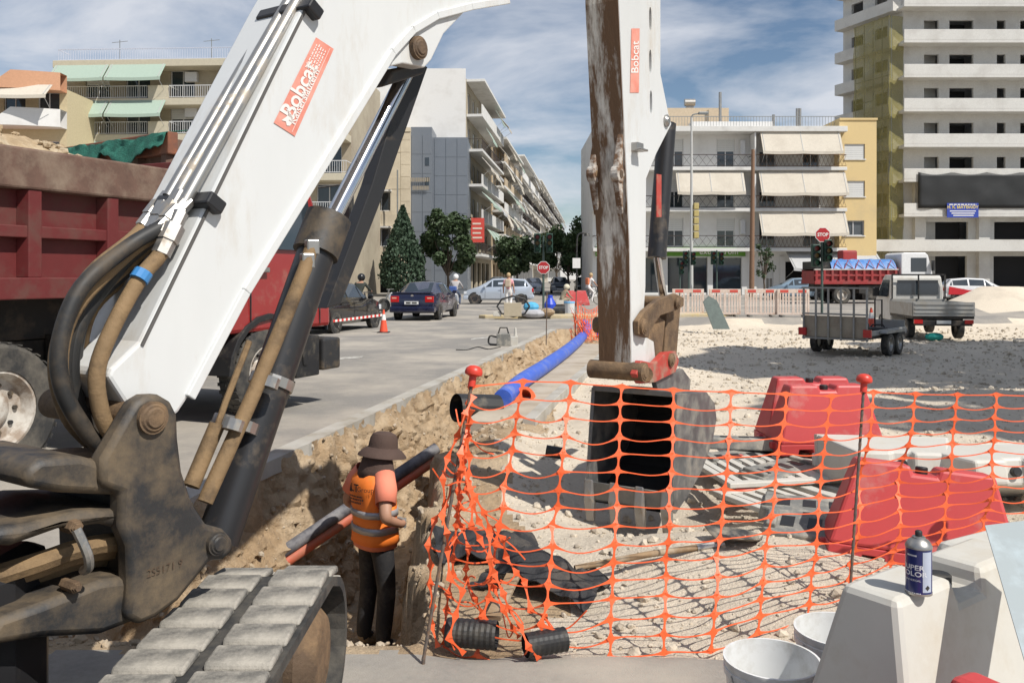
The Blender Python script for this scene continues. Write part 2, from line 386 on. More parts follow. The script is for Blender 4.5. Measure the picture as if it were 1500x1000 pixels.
# boom
mb = MB()
BO = [(158, 552), (163, 540), (205, 500), (400, 100), (450, 0), (492, -78), (560, -128), (660, -160), (900, -215), (915, -130), (745, 0), (690, 9), (640, 22), (605, 42), (575, 75), (360, 425), (278, 580), (262, 604), (215, 640)]
plate(mb, BO, .17, .34)
boom = xb(mb, 'boom', WHITEP, bevel=.012)
# flange strips along the lower edge, seam strip on the top edge
mb = MB()
lo = [A3(x, y, .176) for x, y in [(278, 582), (360, 427), (575, 77), (605, 44), (640, 23), (690, 10), (745, 1)]]
for a, b in zip(lo, lo[1:]): mb.bar(a, b, .02, .035)
xb(mb, 'flange', WHITEP, boom, bevel=.004)
mb = MB()
se = [A3(x, y, .172) for x, y in [(208, 506), (403, 104), (453, 4)]]
for a, b in zip(se, se[1:]): mb.bar(a, b, .006, .010)
xb(mb, 'weld_seam', mat('seam', (.10, .095, .09), .7), boom)
# pin lug of the lifting ram
mb = MB()
plate(mb, [(553, 108), (570, 98), (590, 93), (622, 99), (632, 88), (650, 50), (690, 8), (600, 36), (572, 72)], .165, .08)
plate(mb, [(553, 108), (570, 98), (590, 93), (622, 99), (632, 88), (650, 50), (690, 8), (600, 36), (572, 72)], -.085, .08)
xb(mb, 'ram_lug', WHITEP, boom, bevel=.006)
def pin(px, py, off0, off1, rpx, m, name, par=None, n=20, rings=((1, 0), (.78, .006), (.55, .012))):
    r, z = A(px, py, off0); d = (C0+NN*off0+U*r).y; rad = rpx*d/F
    c = arm(r, z, off0); mb = MB(); M = Matrix((U, Vector((0, 0, 1)), NN)).transposed()
    prof = [(rad, off1-off0)]
    for k, h in rings: prof += [(rad*k, h), (rad*max(.05, k-.12), h)]
    prof.append((.001, rings[-1][1]))
    mb.lathe(prof, n, M, c); return xb(mb, name, m, par, smooth=True)
pin(616, 70, .19, -.19, 17, MUD, 'pin', boom)
# decal with lettering
DC = [A(463, 55, .1725), A(489, 72, .1725), A(432, 200, .1725), A(401, 180, .1725)]
mb = MB(); mb.add([arm(r, z, .1725) for r, z in DC], [(0, 1, 2, 3)])
xb(mb, 'decal', mat('faded_red_sticker', (.66, .22, .16), .5, dirt=(.72, .36, .29), dscale=9, dmin=.4, dmax=.7, var=.05), boom)
def quadmap(q, off):        # unit square -> sticker ; x along the long side, y across
    a, b, c, d_ = [Vector(p) for p in q]   # a top-left b top-right c bottom-right d bottom-left
    def fn(x, y):
        p = (d_*(1-y)+c*y)*(1-x)+(a*(1-y)+b*y)*x; return arm(p.x, p.y, off)
    return fn
LW = mat('sticker_white', (.80, .74, .70), .5, var=.04)
fn = quadmap(DC, .1745); L_ = ((Vector(DC[0])-Vector(DC[3])).length, (Vector(DC[1])-Vector(DC[0])).length)
mb = MB()
text_mb(mb, 'Bobcat', .092, lambda x, y: fn(.43+x/L_[0], .36-y/L_[1]), bold=.002)
text_mb(mb, 'Kaiserslautern', .045, lambda x, y: fn(.40+x/L_[0], .66-y/L_[1]), bold=.0006)
for i in range(6):           # small print too fine to read: rows of short dashes
    u0 = .66
    while u0 < .94:
        w_ = .012+.03*random.random(); q0 = .14+.125*i
        if q0 < .72: mb.add([fn(u0, q0), fn(u0+w_, q0), fn(u0+w_, q0+.045), fn(u0, q0+.045)], [(0, 1, 2, 3)])
        u0 += w_+.01
mb.add([fn(.02, .795), fn(.98, .795), fn(.98, .812), fn(.02, .812)], [(0, 1, 2, 3)])
# cat-head emblem
em = [(.06, .62), (.045, .50), (.075, .40), (.06, .22), (.115, .33), (.15, .36), (.19, .16), (.175, .42), (.16, .50), (.14, .60), (.10, .66)]
mb.add([fn(x, y) for x, y in em], [tuple(range(len(em)))])
xb(mb, 'decal_lettering', LW, boom)
# steel tubes + thick hose on the boom's back
for k, (p, q, rr, m) in enumerate((((436, 0), (268, 300), .022, STEEL), ((424, 0), (254, 296), .022, STEEL), ((412, 0), (246, 288), .02, STEEL))):
    off = .12-.085*k
    a = A3(p[0], p[1], off); b = A3(q[0], q[1], off); a2 = a+(a-b)*.5
    mb = MB(); mb.tube([a2, a, b], rr, 12); xb(mb, 'hydraulic_tube', m, boom, smooth=True)
mb = MB(); mb.tube(catmull([A3(400, -20, -.14), A3(385, 25, -.14), A3(368, 80, -.13), A3(300, 225, -.13), A3(250, 310, -.12), A3(225, 345, -.1)], 5), .036, 12)
xb(mb, 'sleeved_hose', HOSE, boom, smooth=True)
for (x, y) in ((277, 300), (424, 22)):
    c = A3(x, y, .06); mb = MB(); M = Matrix((NN, (A3(424, 0, 0)-A3(254, 296, 0)).normalized(), NN.cross((A3(424, 0, 0)-A3(254, 296, 0)).normalized()))).transposed()
    mb.box(c, (.3, .05, .075), M=M); xb(mb, 'tube_clamp', BLKCLEAN, boom, bevel=.008)
# fittings and hose loops from tubes to the swing bracket
loops = [
 ([(262, 308), (240, 330), (190, 360), (120, 420), (88, 500), (92, 570), (125, 630), (150, 658)], .12, HOSE, .025),
 ([(252, 302), (228, 335), (175, 390), (118, 470), (104, 545), (120, 610), (155, 655)], .04, HOSE, .025),
 ([(245, 300), (215, 350), (150, 420), (108, 500), (110, 580), (140, 640), (162, 660)], -.05, HOSE, .025),
 ([(256, 330), (235, 372), (205, 408), (165, 480), (142, 545), (150, 610), (172, 650)], .15, MUDHOSE, .025),
 ([(236, 300), (200, 345), (135, 400), (96, 470), (82, 540), (100, 610), (140, 655)], -.1, MUDHOSE, .025)]
loops += [([(258+k, 300+k), (236, 336+3*k), (182+4*k, 378+4*k), (112+6*k, 452), (90+7*k, 530), (106+5*k, 608), (148+3*k, 656)], .09-.045*k, HOSE if k % 2 else MUDHOSE, .02) for k in range(5)]
for pts, off, m, rr in loops:
    c = catmull([A3(x, y, off) for x, y in pts], 6)
    mb = MB(); mb.tube(c, rr, 12); h = xb(mb, 'hose', m, smooth=True)
    mb = MB(); a, b = c[0], c[5]; dd = (b-a).normalized()
    mb.tube([a-dd*.05, a, a+dd*.001, a+dd*.06, a+dd*.0601, a+dd*.11], [.026, .026, .036, .036, .031, .031], 6); xb(mb, 'fitting', STEEL, h)
mb = MB(); c = A3(207, 404, .155); dd = (A3(190, 430, .155)-c).normalized(); mb.tube([c-dd*.016, c+dd*.016], .030, 12); xb(mb, 'blue_band', mat('blue_band', (.05, .22, .5), .5), None)
# swing bracket
mb = MB()
body = [(192, 600), (200, 588), (215, 579), (235, 578), (252, 588), (261, 606), (262, 640), (268, 690), (283, 735), (305, 768), (330, 775), (343, 790), (342, 808), (328, 820), (308, 822), (290, 845), (262, 880), (228, 905), (205, 915), (185, 905), (190, 865), (188, 800), (175, 770), (178, 722), (150, 712), (150, 672)]
plate(mb, body, .27, .07); plate(mb, body, -.20, .07)
plate(mb, [(150, 690), (178, 722), (175, 770), (188, 800), (190, 865), (185, 905), (215, 900), (225, 800), (215, 700)], .20, .40)
br = xb(mb, 'swing_bracket', BLK, bevel=.018, smooth=True)
mb = MB()
plate(mb, [(152, 676), (120, 668), (60, 672), (36, 690), (38, 714), (90, 722), (180, 726), (180, 700)], .24, .46)
plate(mb, [(190, 745), (120, 748), (40, 768), (-30, 775), (-40, 800), (20, 800), (90, 775), (150, 768), (190, 778)], .24, .46)
plate(mb, [(190, 845), (150, 850), (60, 885), (0, 905), (-30, 950), (60, 935), (150, 930), (215, 905), (225, 870)], .24, .46)
xb(mb, 'swing_lug', BLK, br, bevel=.03, smooth=True)
pin(226, 612, .285, -.28, 24, MUD, 'pin', br); pin(320, 796, .285, -.28, 17, BLK, 'pin', br)
pin(112, 772, .262, .2, 11, MUD, 'bolt', br, 6); pin(112, 860, .262, .2, 9, MUD, 'bolt', br, 6)
mb = MB(); mb.lathe([(.17, 0), (.17, .02), (.13, .03), (.001, .03)], 24, None, A3(88, 684, .0)+Vector((0, 0, .005))); xb(mb, 'swing_pin_cap', MUD, br, smooth=True)
mb = MB(); mb.tube(catmull([A3(112, 775, .275), A3(128, 810, .30), A3(130, 830, .29), A3(122, 835, .26)], 4), .014, 8); xb(mb, 'hose_strap', STEEL, br, smooth=True)
mb = MB()
for k in range(6):
    y0 = 800+k*9; mb.tube(catmull([A3(185, y0-8+k*3, .15-.05*k), A3(120, y0+2, .17-.05*k), A3(50, y0+25, .16-.05*k), A3(-60, y0+60, .1-.05*k)], 4), .03, 8)
for k in range(3): mb.tube(catmull([A3(190, 880+k*6, .15-.1*k), A3(110, 893+k*6, .15-.1*k), A3(0, 925+k*8, .1-.1*k)], 4), .032, 8)
xb(mb, 'hose_bundle', MUDHOSE, br, smooth=True)
text = MB(); 
text_mb(text, '2S5171 9', .034, lambda x, y: arm(A(242, 832, .274)[0]+x, A(242, 832, .274)[1]+y, .274)); xb(text, 'cast_number', MUD, br)
# lifting ram
def cyl(a, b, off, r0, name, m, par=None, n=20): mb = MB(); mb.tube([A3(*a, off), A3(*b, off)], r0, n); return xb(mb, name, m, par, smooth=True)
ram = cyl((318, 793), (472, 345), .0, .078, 'ram_barrel', BLKCLEAN)
cyl((472, 350), (604, 90), .0, .036, 'ram_rod', CHROME, ram)
cyl((462, 372), (482, 318), .0, .096, 'ram_collar', BLK, ram)
mb = MB(); plate(mb, [(598, 92), (627, 98), (560, 290), (500, 445), (478, 452), (545, 270)], -.07, .07); xb(mb, 'ram_guard', BLKCLEAN, ram, bevel=.005)
mb = MB(); plate(mb, [(590, 98), (626, 96), (622, 108), (560, 128), (575, 104)], .09, .18); xb(mb, 'ram_eye', BLK, ram, bevel=.01)
mb = MB(); mb.tube([A3(458, 358, .10), A3(446, 395, .11), A3(420, 460, .11), A3(370, 580, .11), A3(300, 735, .11)], .028, 12); xb(mb, 'feed_hose', MUDHOSE, ram, smooth=True)
for (x, y) in ((457, 362), (450, 382)):
    c = A3(x, y, .105); mb = MB(); mb.box(c, (.05, .05, .06), .5); xb(mb, 'fitting', STEEL, ram, bevel=.006)
for (x, y) in ((345, 622), (398, 560)):
    mb = MB(); a = A3(x-14, y-10, .0); b = A3(x+16, y+8, .0); dd = (A3(472, 345, 0)-A3(318, 793, 0)).normalized()
    c = A3(x, y, .0); mb.tube([c-dd*.02, c+dd*.02], .088, 16); c2 = A3(x-3, y, .12); mb.tube([c2-dd*.02, c2+dd*.02], .036, 10); xb(mb, 'clamp', STEEL, ram)
mb = MB(); mb.tube([A3(365, 500, .02), A3(330, 590, .05), A3(318, 625, .05)], .012, 8); mb.tube([A3(318, 622, .05), A3(306, 650, .05), A3(280, 712, .06)], [.03, .03, .03], 10); xb(mb, 'grease_line', MUDHOSE, ram, smooth=True)
# stick
mb = MB()
stp = [(905, -110), (907, 0), (923, 360), (926, 543), (945, 556), (962, 540), (958, 500), (941, 490), (946, 420), (947, 262), (962, 225), (984, 182), (980, 168), (968, 108), (968, 0), (975, -110)]
poly = [A(x, y, .125) for x, y in stp]
mb.prism(poly, arm, .125, -.125)
stick = xb(mb, 'stick', [WHITEP], bevel=.008)
# scraped inner plate of the stick facing the machine
mb = MB(); inner = [A(907, -110, .125), A(907, 0, .125), A(923, 360, .125), A(926, 540, .125)]
vs = []
for r, z in inner: vs += [arm(r-.004, z, .118), arm(r-.004, z, -.125)]
mb.add(vs, [(0, 1, 3, 2), (2, 3, 5, 4), (4, 5, 7, 6)])
o = xb(mb, 'inner_plate', STICKIN, stick); sl = o.modifiers.new('s', 'SOLIDIFY'); sl.thickness = .006; sl.offset = 0
cut = MB()
for x, y in ((953, 28), (953, 90), (954, 150)):       # slots cut right through the stick
    c = A(x, y, .127); pts = [(c[0]+.022*math.cos(t*math.pi/8), c[1]+.085*math.copysign(abs(math.sin(t*math.pi/8))**.6, math.sin(t*math.pi/8))) for t in range(16)]
    cut.prism(pts, arm, .2, -.2)
co_ = xb(cut, 'cutter', WHITEP)
bo = stick.modifiers.new('slots', 'BOOLEAN'); bo.operation = 'DIFFERENCE'; bo.object = co_; bo.solver = 'EXACT'
bpy.context.view_layer.update()
nm_ = bpy.data.meshes.new_from_object(stick.evaluated_get(bpy.context.evaluated_depsgraph_get()))
stick.modifiers.clear(); stick.data = nm_; bpy.data.objects.remove(co_)
mb = MB()
for off in (.09, -.12):
    c = A(907 if off > 0 else 872, 256, off); 
    ring = [(c[0]-.03+.055*math.cos(t*math.pi/8), c[1]+.06*math.sin(t*math.pi/8)) for t in range(16)]
    tail = [(c[0]+.02, c[1]+.28), (c[0]-.01, c[1]+.2)]
    mb.prism(ring, arm, off+.03, off-.03); mb.prism([(c[0]+.02, c[1]+.30), (c[0]-.06, c[1]+.05), (c[0]-.06, c[1]-.05), (c[0]+.02, c[1]-.28)], arm, off+.022, off-.022)
xb(mb, 'thumb_lug', mat('scraped_lug', (.58, .55, .5), .6, dirt=(.16, .09, .05), dscale=8, dmin=.42, dmax=.55), stick, bevel=.006)
for off in (.09, -.12):
    c = A(907 if off > 0 else 872, 256, off); mb = MB(); M = Matrix((U, Vector((0, 0, 1)), NN)).transposed(); mb.lathe([(.026, -.034), (.026, .034)], 12, M, arm(c[0]-.03, c[1], off)); xb(mb, 'pin_bore', MUD, stick)
DS = [A(925, 42, .128), A(937, 42, .128), A(936, 136, .128), A(923, 136, .128)]
mb = MB(); mb.add([arm(r, z, .128) for r, z in DS], [(0, 1, 2, 3)]); xb(mb, 'decal', MATS['faded_red_sticker'], stick)
fs_ = quadmap(DS, .130); mb = MB(); text_mb(mb, 'Bobcat', .09, lambda x, y: fs_(.55+x/.5, .5-y/.075), bold=.001); xb(mb, 'decal_lettering', LW, stick)
mb = MB(); c = A3(932, 216, .14); mb.box(c, (.10, .07, .06), R(57)); mb.box(c+NN*.04+Vector((0, 0, -.02)), (.12, .05, .015), R(57)); xb(mb, 'work_light', STEEL, stick, bevel=.006)
pin(978, 177, .14, -.14, 9, STEEL, 'pin', stick)
bram = cyl((977, 182), (962, 378), .0, .072, 'bucket_ram_barrel', BLKCLEAN)
cyl((962, 370), (972, 440), .0, .032, 'bucket_ram_rod', CHROME, bram)
mb = MB(); plate(mb, [(962, 255), (969, 256), (969, 318), (962, 318)], .074, .006); xb(mb, 'red_marker', REDLINK, bram)
# linkage
mb = MB()
lk = [(935, 470), (945, 455), (965, 438), (990, 430), (1002, 436), (1002, 448), (990, 455), (968, 462), (955, 480), (950, 495), (936, 490)]
plate(mb, lk, .17, .04); plate(mb, lk, -.13, .04); rk = xb(mb, 'rocker_link', MUD, bevel=.006)
mb = MB(); plate(mb, [(978, 440), (998, 440), (990, 540), (972, 540)], .08, .16); xb(mb, 'bucket_link', MUD, bevel=.008)
pin(994, 443, .19, -.19, 9, MUD, 'pin', rk); pin(945, 478, .19, -.19, 12, MUD, 'pin', rk)
mb = MB(); plate(mb, [(925, 470), (950, 452), (975, 470), (970, 520), (960, 545), (925, 545)], .115, .23); xb(mb, 'stick_nose', MUD, bevel=.01)
mb = MB(); cp = [(932, 548), (940, 528), (960, 532), (975, 516), (990, 514), (995, 528), (990, 545), (960, 560), (940, 562)]
plate(mb, cp, .19, .05); plate(mb, cp, -.14, .05); cpl = xb(mb, 'quick_coupler', REDLINK, bevel=.006)
pin(945, 545, .215, -.2, 14, MUD, 'pin', cpl); pin(985, 527, .205, -.2, 10, MUD, 'pin', cpl)
mb = MB(); mb.tube([A3(945, 548, .19), A3(945, 548, -.2)], .055, 14); xb(mb, 'hinge_tube', MUD, cpl, smooth=True)
# bucket
BW = .34
side = [A(x, y, BW) for x, y in [(993, 577), (1035, 574), (1047, 590), (1050, 612), (1044, 648), (1028, 690), (1008, 726), (990, 752), (984, 748)]]
mb = MB(); mb.prism(side, arm, BW, BW-.03); mb.prism(side, arm, -BW+.03, -BW)
bucket = xb(mb, 'bucket', BUCKM, bevel=.004)
mb = MB(); sh = side[1:8]; inn = [(r-.03*(1 if i else .3), z-.015*(1 if i < 2 else 0)) for i, (r, z) in enumerate(sh)]
mb.prism(sh+inn[::-1], arm, BW-.03, -BW+.03); xb(mb, 'bucket_shell', [BUCKI], bucket)
top = [A(x, y, BW) for x, y in [(990, 574), (1035, 573), (1035, 579), (990, 582)]]
mb = MB(); mb.prism(top, arm, BW-.03, -BW+.03)
for o_ in (.16, -.2): plate(mb, [(965, 575), (960, 555), (1000, 540), (1012, 556), (1010, 578)], o_, .04)
xb(mb, 'bucket_top', BUCKM, bucket, bevel=.004)
lp = A(986, 742, BW); mb = MB(); mb.prism([(lp[0]-.03, lp[1]+.10), (lp[0]+.02, lp[1]+.09), (lp[0]+.03, lp[1]-.02), (lp[0]-.01, lp[1]-.03)], arm, BW, -BW); xb(mb, 'cutting_lip', BUCKM, bucket, bevel=.004)
for k in range(4):
    o_ = BW-.04-k*(2*BW-.08)/3
    mb = MB(); mb.prism([(lp[0]-.035, lp[1]+.12), (lp[0]+.03, lp[1]+.05), (lp[0]+.012, lp[1]-.19), (lp[0]-.012, lp[1]-.20), (lp[0]-.055, lp[1]-.02)], arm, o_+.036, o_-.036); xb(mb, 'tooth', mat('worn_tooth', (.30, .29, .28), .42, .6, dirt=(.26, .2, .13), dscale=12, dmin=.52, dmax=.7), bucket, bevel=.012)
# right track : runs straight ahead, pads as separate shoes
TX0, TX1, TF, TB, TZ = -1.12, -.66, 3.42, .4, .54
def loop_pt(s_):            # distance along the belt from the top rear -> (y,z,angle)
    rr = TZ/2-.02; Ls = (TF-rr)-(TB+rr); C = math.pi*rr
    s_ %= (2*Ls+2*C)
    if s_ < Ls: return TB+rr+s_, TZ-.02, 0.
    s_ -= Ls
    if s_ < C: a = s_/rr; return TF-rr+rr*math.sin(a), rr+rr*math.cos(a), -a
    s_ -= C
    if s_ < Ls: return TF-rr-s_, .0, math.pi
    s_ -= Ls; a = s_/rr; return TB+rr-rr*math.sin(a), rr-rr*math.cos(a), math.pi-a
rr = TZ/2-.02; tot = 2*((TF-rr)-(TB+rr))+2*math.pi*rr
def make_track(x0, x1, shoes):
    trk = MB(); N_ = 90; ring = [loop_pt(tot*i/N_) for i in range(N_)]
    vs = []
    for y, z, a in ring:
        nv = Vector((0, math.sin(-a), math.cos(a))); c = Vector((0, y, z+.02))
        vs += [c+Vector((x0, 0, 0))+nv*.0, c+Vector((x1, 0, 0))+nv*.0, c+Vector((x1, 0, 0))-nv*.035, c+Vector((x0, 0, 0))-nv*.035]
    trk.add(vs, [(4*i+j, 4*i+(j+1) % 4, 4*((i+1) % N_)+(j+1) % 4, 4*((i+1) % N_)+j) for i in range(N_) for j in range(4)])
    t = xb(trk, 'track_belt', RUBBER)
    n = int(tot/.155)
    first = {}
    for i in range(n):
        y, z, a = loop_pt(tot*(i+.3)/n)
        if not shoes and i % 2: continue
        for sgn in (0, 1):
            if sgn not in first:
                mb = MB(); w = (x1-x0)/2-.028; cx = 0
                mb.prism([(-.074, 0), (-.062, .022), (.05, .027), (.070, .0)], lambda p, q, t: Vector((t, p, q)), -w/2, w/2)
                o = mb.build('track_shoe', DUSTRUB, t, bevel=.008); first[sgn] = o
            else:
                o = first[sgn].copy(); COL.objects.link(o); o.parent = t
            o.scale = (random.uniform(.94, 1.03), random.uniform(.92, 1.05), random.uniform(.7, 1.15)); o.location = Vector(((x0+x1)/2+(-1 if sgn == 0 else 1)*((x1-x0)/4+.005), y+(.03 if sgn else 0)*math.cos(a), z+.02-(.03 if sgn else 0)*math.sin(-a)))-Vector(ex.location); o.rotation_euler = (a, 0, 0)
    # rollers, idler and side frame
    M = Matrix(((0, 0, 1), (1, 0, 0), (0, 1, 0)))
    mb = MB(); mb.lathe([(.001, -.1), (.14, -.1), (.2, -.04), (.2, .04), (.14, .1), (.12, .105), (.001, .105)], 24, M, ((x0+x1)/2+.09, TF-rr-.02, rr)); xb(mb, 'idler', MUD, t, smooth=True)
    mb = MB(); mb.bb((x0+.1, TB+.3, .12), (x1-.12, TF-.5, .36)); xb(mb, 'track_frame', BLK, t, bevel=.02)
    for k in range(4):
        mb = MB(); mb.lathe([(.001, -.14), (.09, -.14), (.09, .14), (.001, .14)], 14, M, ((x0+x1)/2+.04, 1.0+k*.5, .13)); xb(mb, 'track_roller', BLK, t, smooth=True)
    return t
make_track(TX0, TX1, True); make_track(TX0-1.75, TX1-1.75, True)
# upper structure (beside and behind the frame's edge)
mb = MB(); mb.bb((-2.75, .5, .35), (-1.2, 2.2, .6)); xb(mb, 'undercarriage', BLK, bevel=.03)
rz = math.atan2(-U.x, U.y)
mb = MB(); c = C0-U*1.55; M = Matrix.Rotation(rz, 3, 'Z')
mb.box(c+M@Vector((0, -.55, 1.0)), (1.9, 1.9, .75), M=M); hs = xb(mb, 'house', BLKCLEAN, bevel=.08)
mb = MB(); mb.box(c+M@Vector((0, .60, .82)), (.62, .5, .5), M=M); xb(mb, 'swing_post', BLK, hs, bevel=.06)
mb = MB(); mb.box(c+M@Vector((-.5, -.35, 1.95)), (.85, 1.3, 1.15), M=M); xb(mb, 'cab', WHITEP, hs, bevel=.08)
mb = MB(); mb.box(c+M@Vector((-.5, .305, 2.0)), (.7, .02, .9), M=M); mb.box(c+M@Vector((-.07, -.3, 2.05)), (.02, .95, .75), M=M); xb(mb, 'cab_window', GLASS, hs)

mb = MB(); mb.bb((-1.95, 2.32, .15), (-1.385, 2.6, .86)); xb(mb, 'step_guard', BLKCLEAN, hs, bevel=.06)
# ================================================================ WHEELS / TRUCKS
XW = Matrix(((0, 0, 1), (1, 0, 0), (0, 1, 0)))       # lathe axis -> local x
def wheel(par, c, r, w, rimm, tyre=RUBBER, side=1, bolts=6, name='wheel'):
    o = bpy.data.objects.new(name, None); COL.objects.link(o); o.parent = par; o.location = c; o.empty_display_size = .1
    mb = MB(); ri = r*.60
    mb.lathe([(ri, -w/2), (r*.93, -w/2), (r*.985, -w*.42), (r, -w*.3), (r, w*.3), (r*.985, w*.42), (r*.93, w/2), (ri, w/2), (ri*.97, w*.2), (ri*.97, -w*.2), (ri, -w/2)], 30, XW, caps=False)
    for k in range(36):
        a = k*math.pi/18
        for sg in (-1, 1): mb.box((sg*w*.25, (r+.004)*math.cos(a), (r+.004)*math.sin(a)), (w*.4, .07*r, .02*r), M=Matrix.Rotation(a-math.pi/2+.12*sg, 3, 'X'))
    mb.build('tyre', tyre, o, smooth=True)
    mb = MB(); s = side
    mb.lathe([(ri, s*w*.46), (ri*.93, s*w*.47), (ri*.88, s*w*.36), (ri*.80, s*w*.12), (ri*.5, s*w*.10), (ri*.42, s*w*.22), (ri*.26, s*w*.28), (.001, s*w*.28)], 28, XW, caps=False)
    mb.lathe([(ri, -s*w*.3), (.001, -s*w*.3)], 20, XW)
    rim = mb.build('rim', rimm, o, smooth=True)
    mb = MB()
    for k in range(bolts):
        a = k*2*math.pi/bolts; mb.lathe([(r*.035, s*w*.1), (r*.035, s*w*.19), (.001, s*w*.19)], 6, XW, (0, ri*.62*math.cos(a), ri*.62*math.sin(a)))
    mb.build('wheel_nut', BLK, rim)
    return o
TRIM = mat('dusty_cream_rim', (.55, .52, .47), .7, dirt=(.28, .22, .17), dscale=6, dmin=.42, dmax=.62)
CHASSIS = mat('chassis_black', (.03, .028, .026), .7, dirt=(.14, .11, .08), dscale=4, dmin=.48, dmax=.75)
def tipper_body(par, y0, y1, hw, z0, z1, band, m, mband, nr=6):
    mb = MB(); t = .05
    mb.bb((-hw, y0, z0), (hw, y1, z0+.09))
    for s in (-1, 1): mb.bb((s*(hw-.10), y0, z0+.09), (s*(hw-.14), y1, z1))
    mb.bb((-hw+.1, y1-.05, z0+.09), (hw-.1, y1, z1+.1)); mb.bb((-hw+.1, y0, z0+.09), (hw-.1, y0+.05, z1-.1))
    b = mb.build('tipper_body', m, par, bevel=.01)
    for s in (-1, 1):
        mb = MB(); mb.bb((s*(hw-.141), y0-.02, z1-band), (s*(hw+.03), y1+.02, z1)); mb.build('top_band', mband, b, bevel=.02)
        mb = MB(); mb.bb((s*(hw-.1), y0, z0-.02), (s*(hw+.02), y1, z0+.16)); mb.build('bottom_rail', m, b, bevel=.01)
        mb = MB(); zm = z0+.16+(z1-band-z0-.16)*.52; mb.bb((s*(hw-.1), y0, zm-.05), (s*(hw-.0), y1, zm+.05)); mb.build('mid_rail', m, b, bevel=.008)
        for k in range(nr):
            y = y0+.12+(y1-y0-.24)*k/(nr-1); mb = MB()
            mb.prism([(-.09, hw-.1), (-.06, hw+.012), (.06, hw+.012), (.09, hw-.1)], lambda p, q, tt, y=y, s=s: Vector((s*q, y+p, tt)), z0+.16, z1-band); mb.build('rib', m, b, bevel=.006)
    return b
def heap(par, y0, y1, hw, z0, h, m, seed=0):
    mb = MB(); nx_, ny_ = 36, 60
    vs = []
    for j in range(ny_+1):
        for i in range(nx_+1):
            u = i/nx_*2-1; v = j/ny_*2-1; e = (1-abs(u)**2.5)*(1-abs(v)**3)
            x = u*hw; y = (y0+y1)/2+v*(y1-y0)/2; vs.append(Vector((x, y, z0+h*e+.06*fbm(x+seed, y, 3, 4)+.03*nz(x, y, seed, 14))))
    mb.add(vs, [(j*(nx_+1)+i, j*(nx_+1)+i+1, (j+1)*(nx_+1)+i+1, (j+1)*(nx_+1)+i) for j in range(ny_) for i in range(nx_)])
    for _ in range(260):
        u = random.uniform(-.95, .95); v = random.uniform(-.95, .95); e = (1-abs(u)**2.5)*(1-abs(v)**3)
        stone(mb, (u*hw, (y0+y1)/2+v*(y1-y0)/2, z0+h*e+.02), random.uniform(.02, .06))
    return mb.build('soil_load', m, par)
REDCAB = mat('red_cab_paint', (.27, .022, .022), .35, dirt=(.30, .16, .12), dscale=3, dmin=.55, dmax=.85, var=.06, coat=.4)
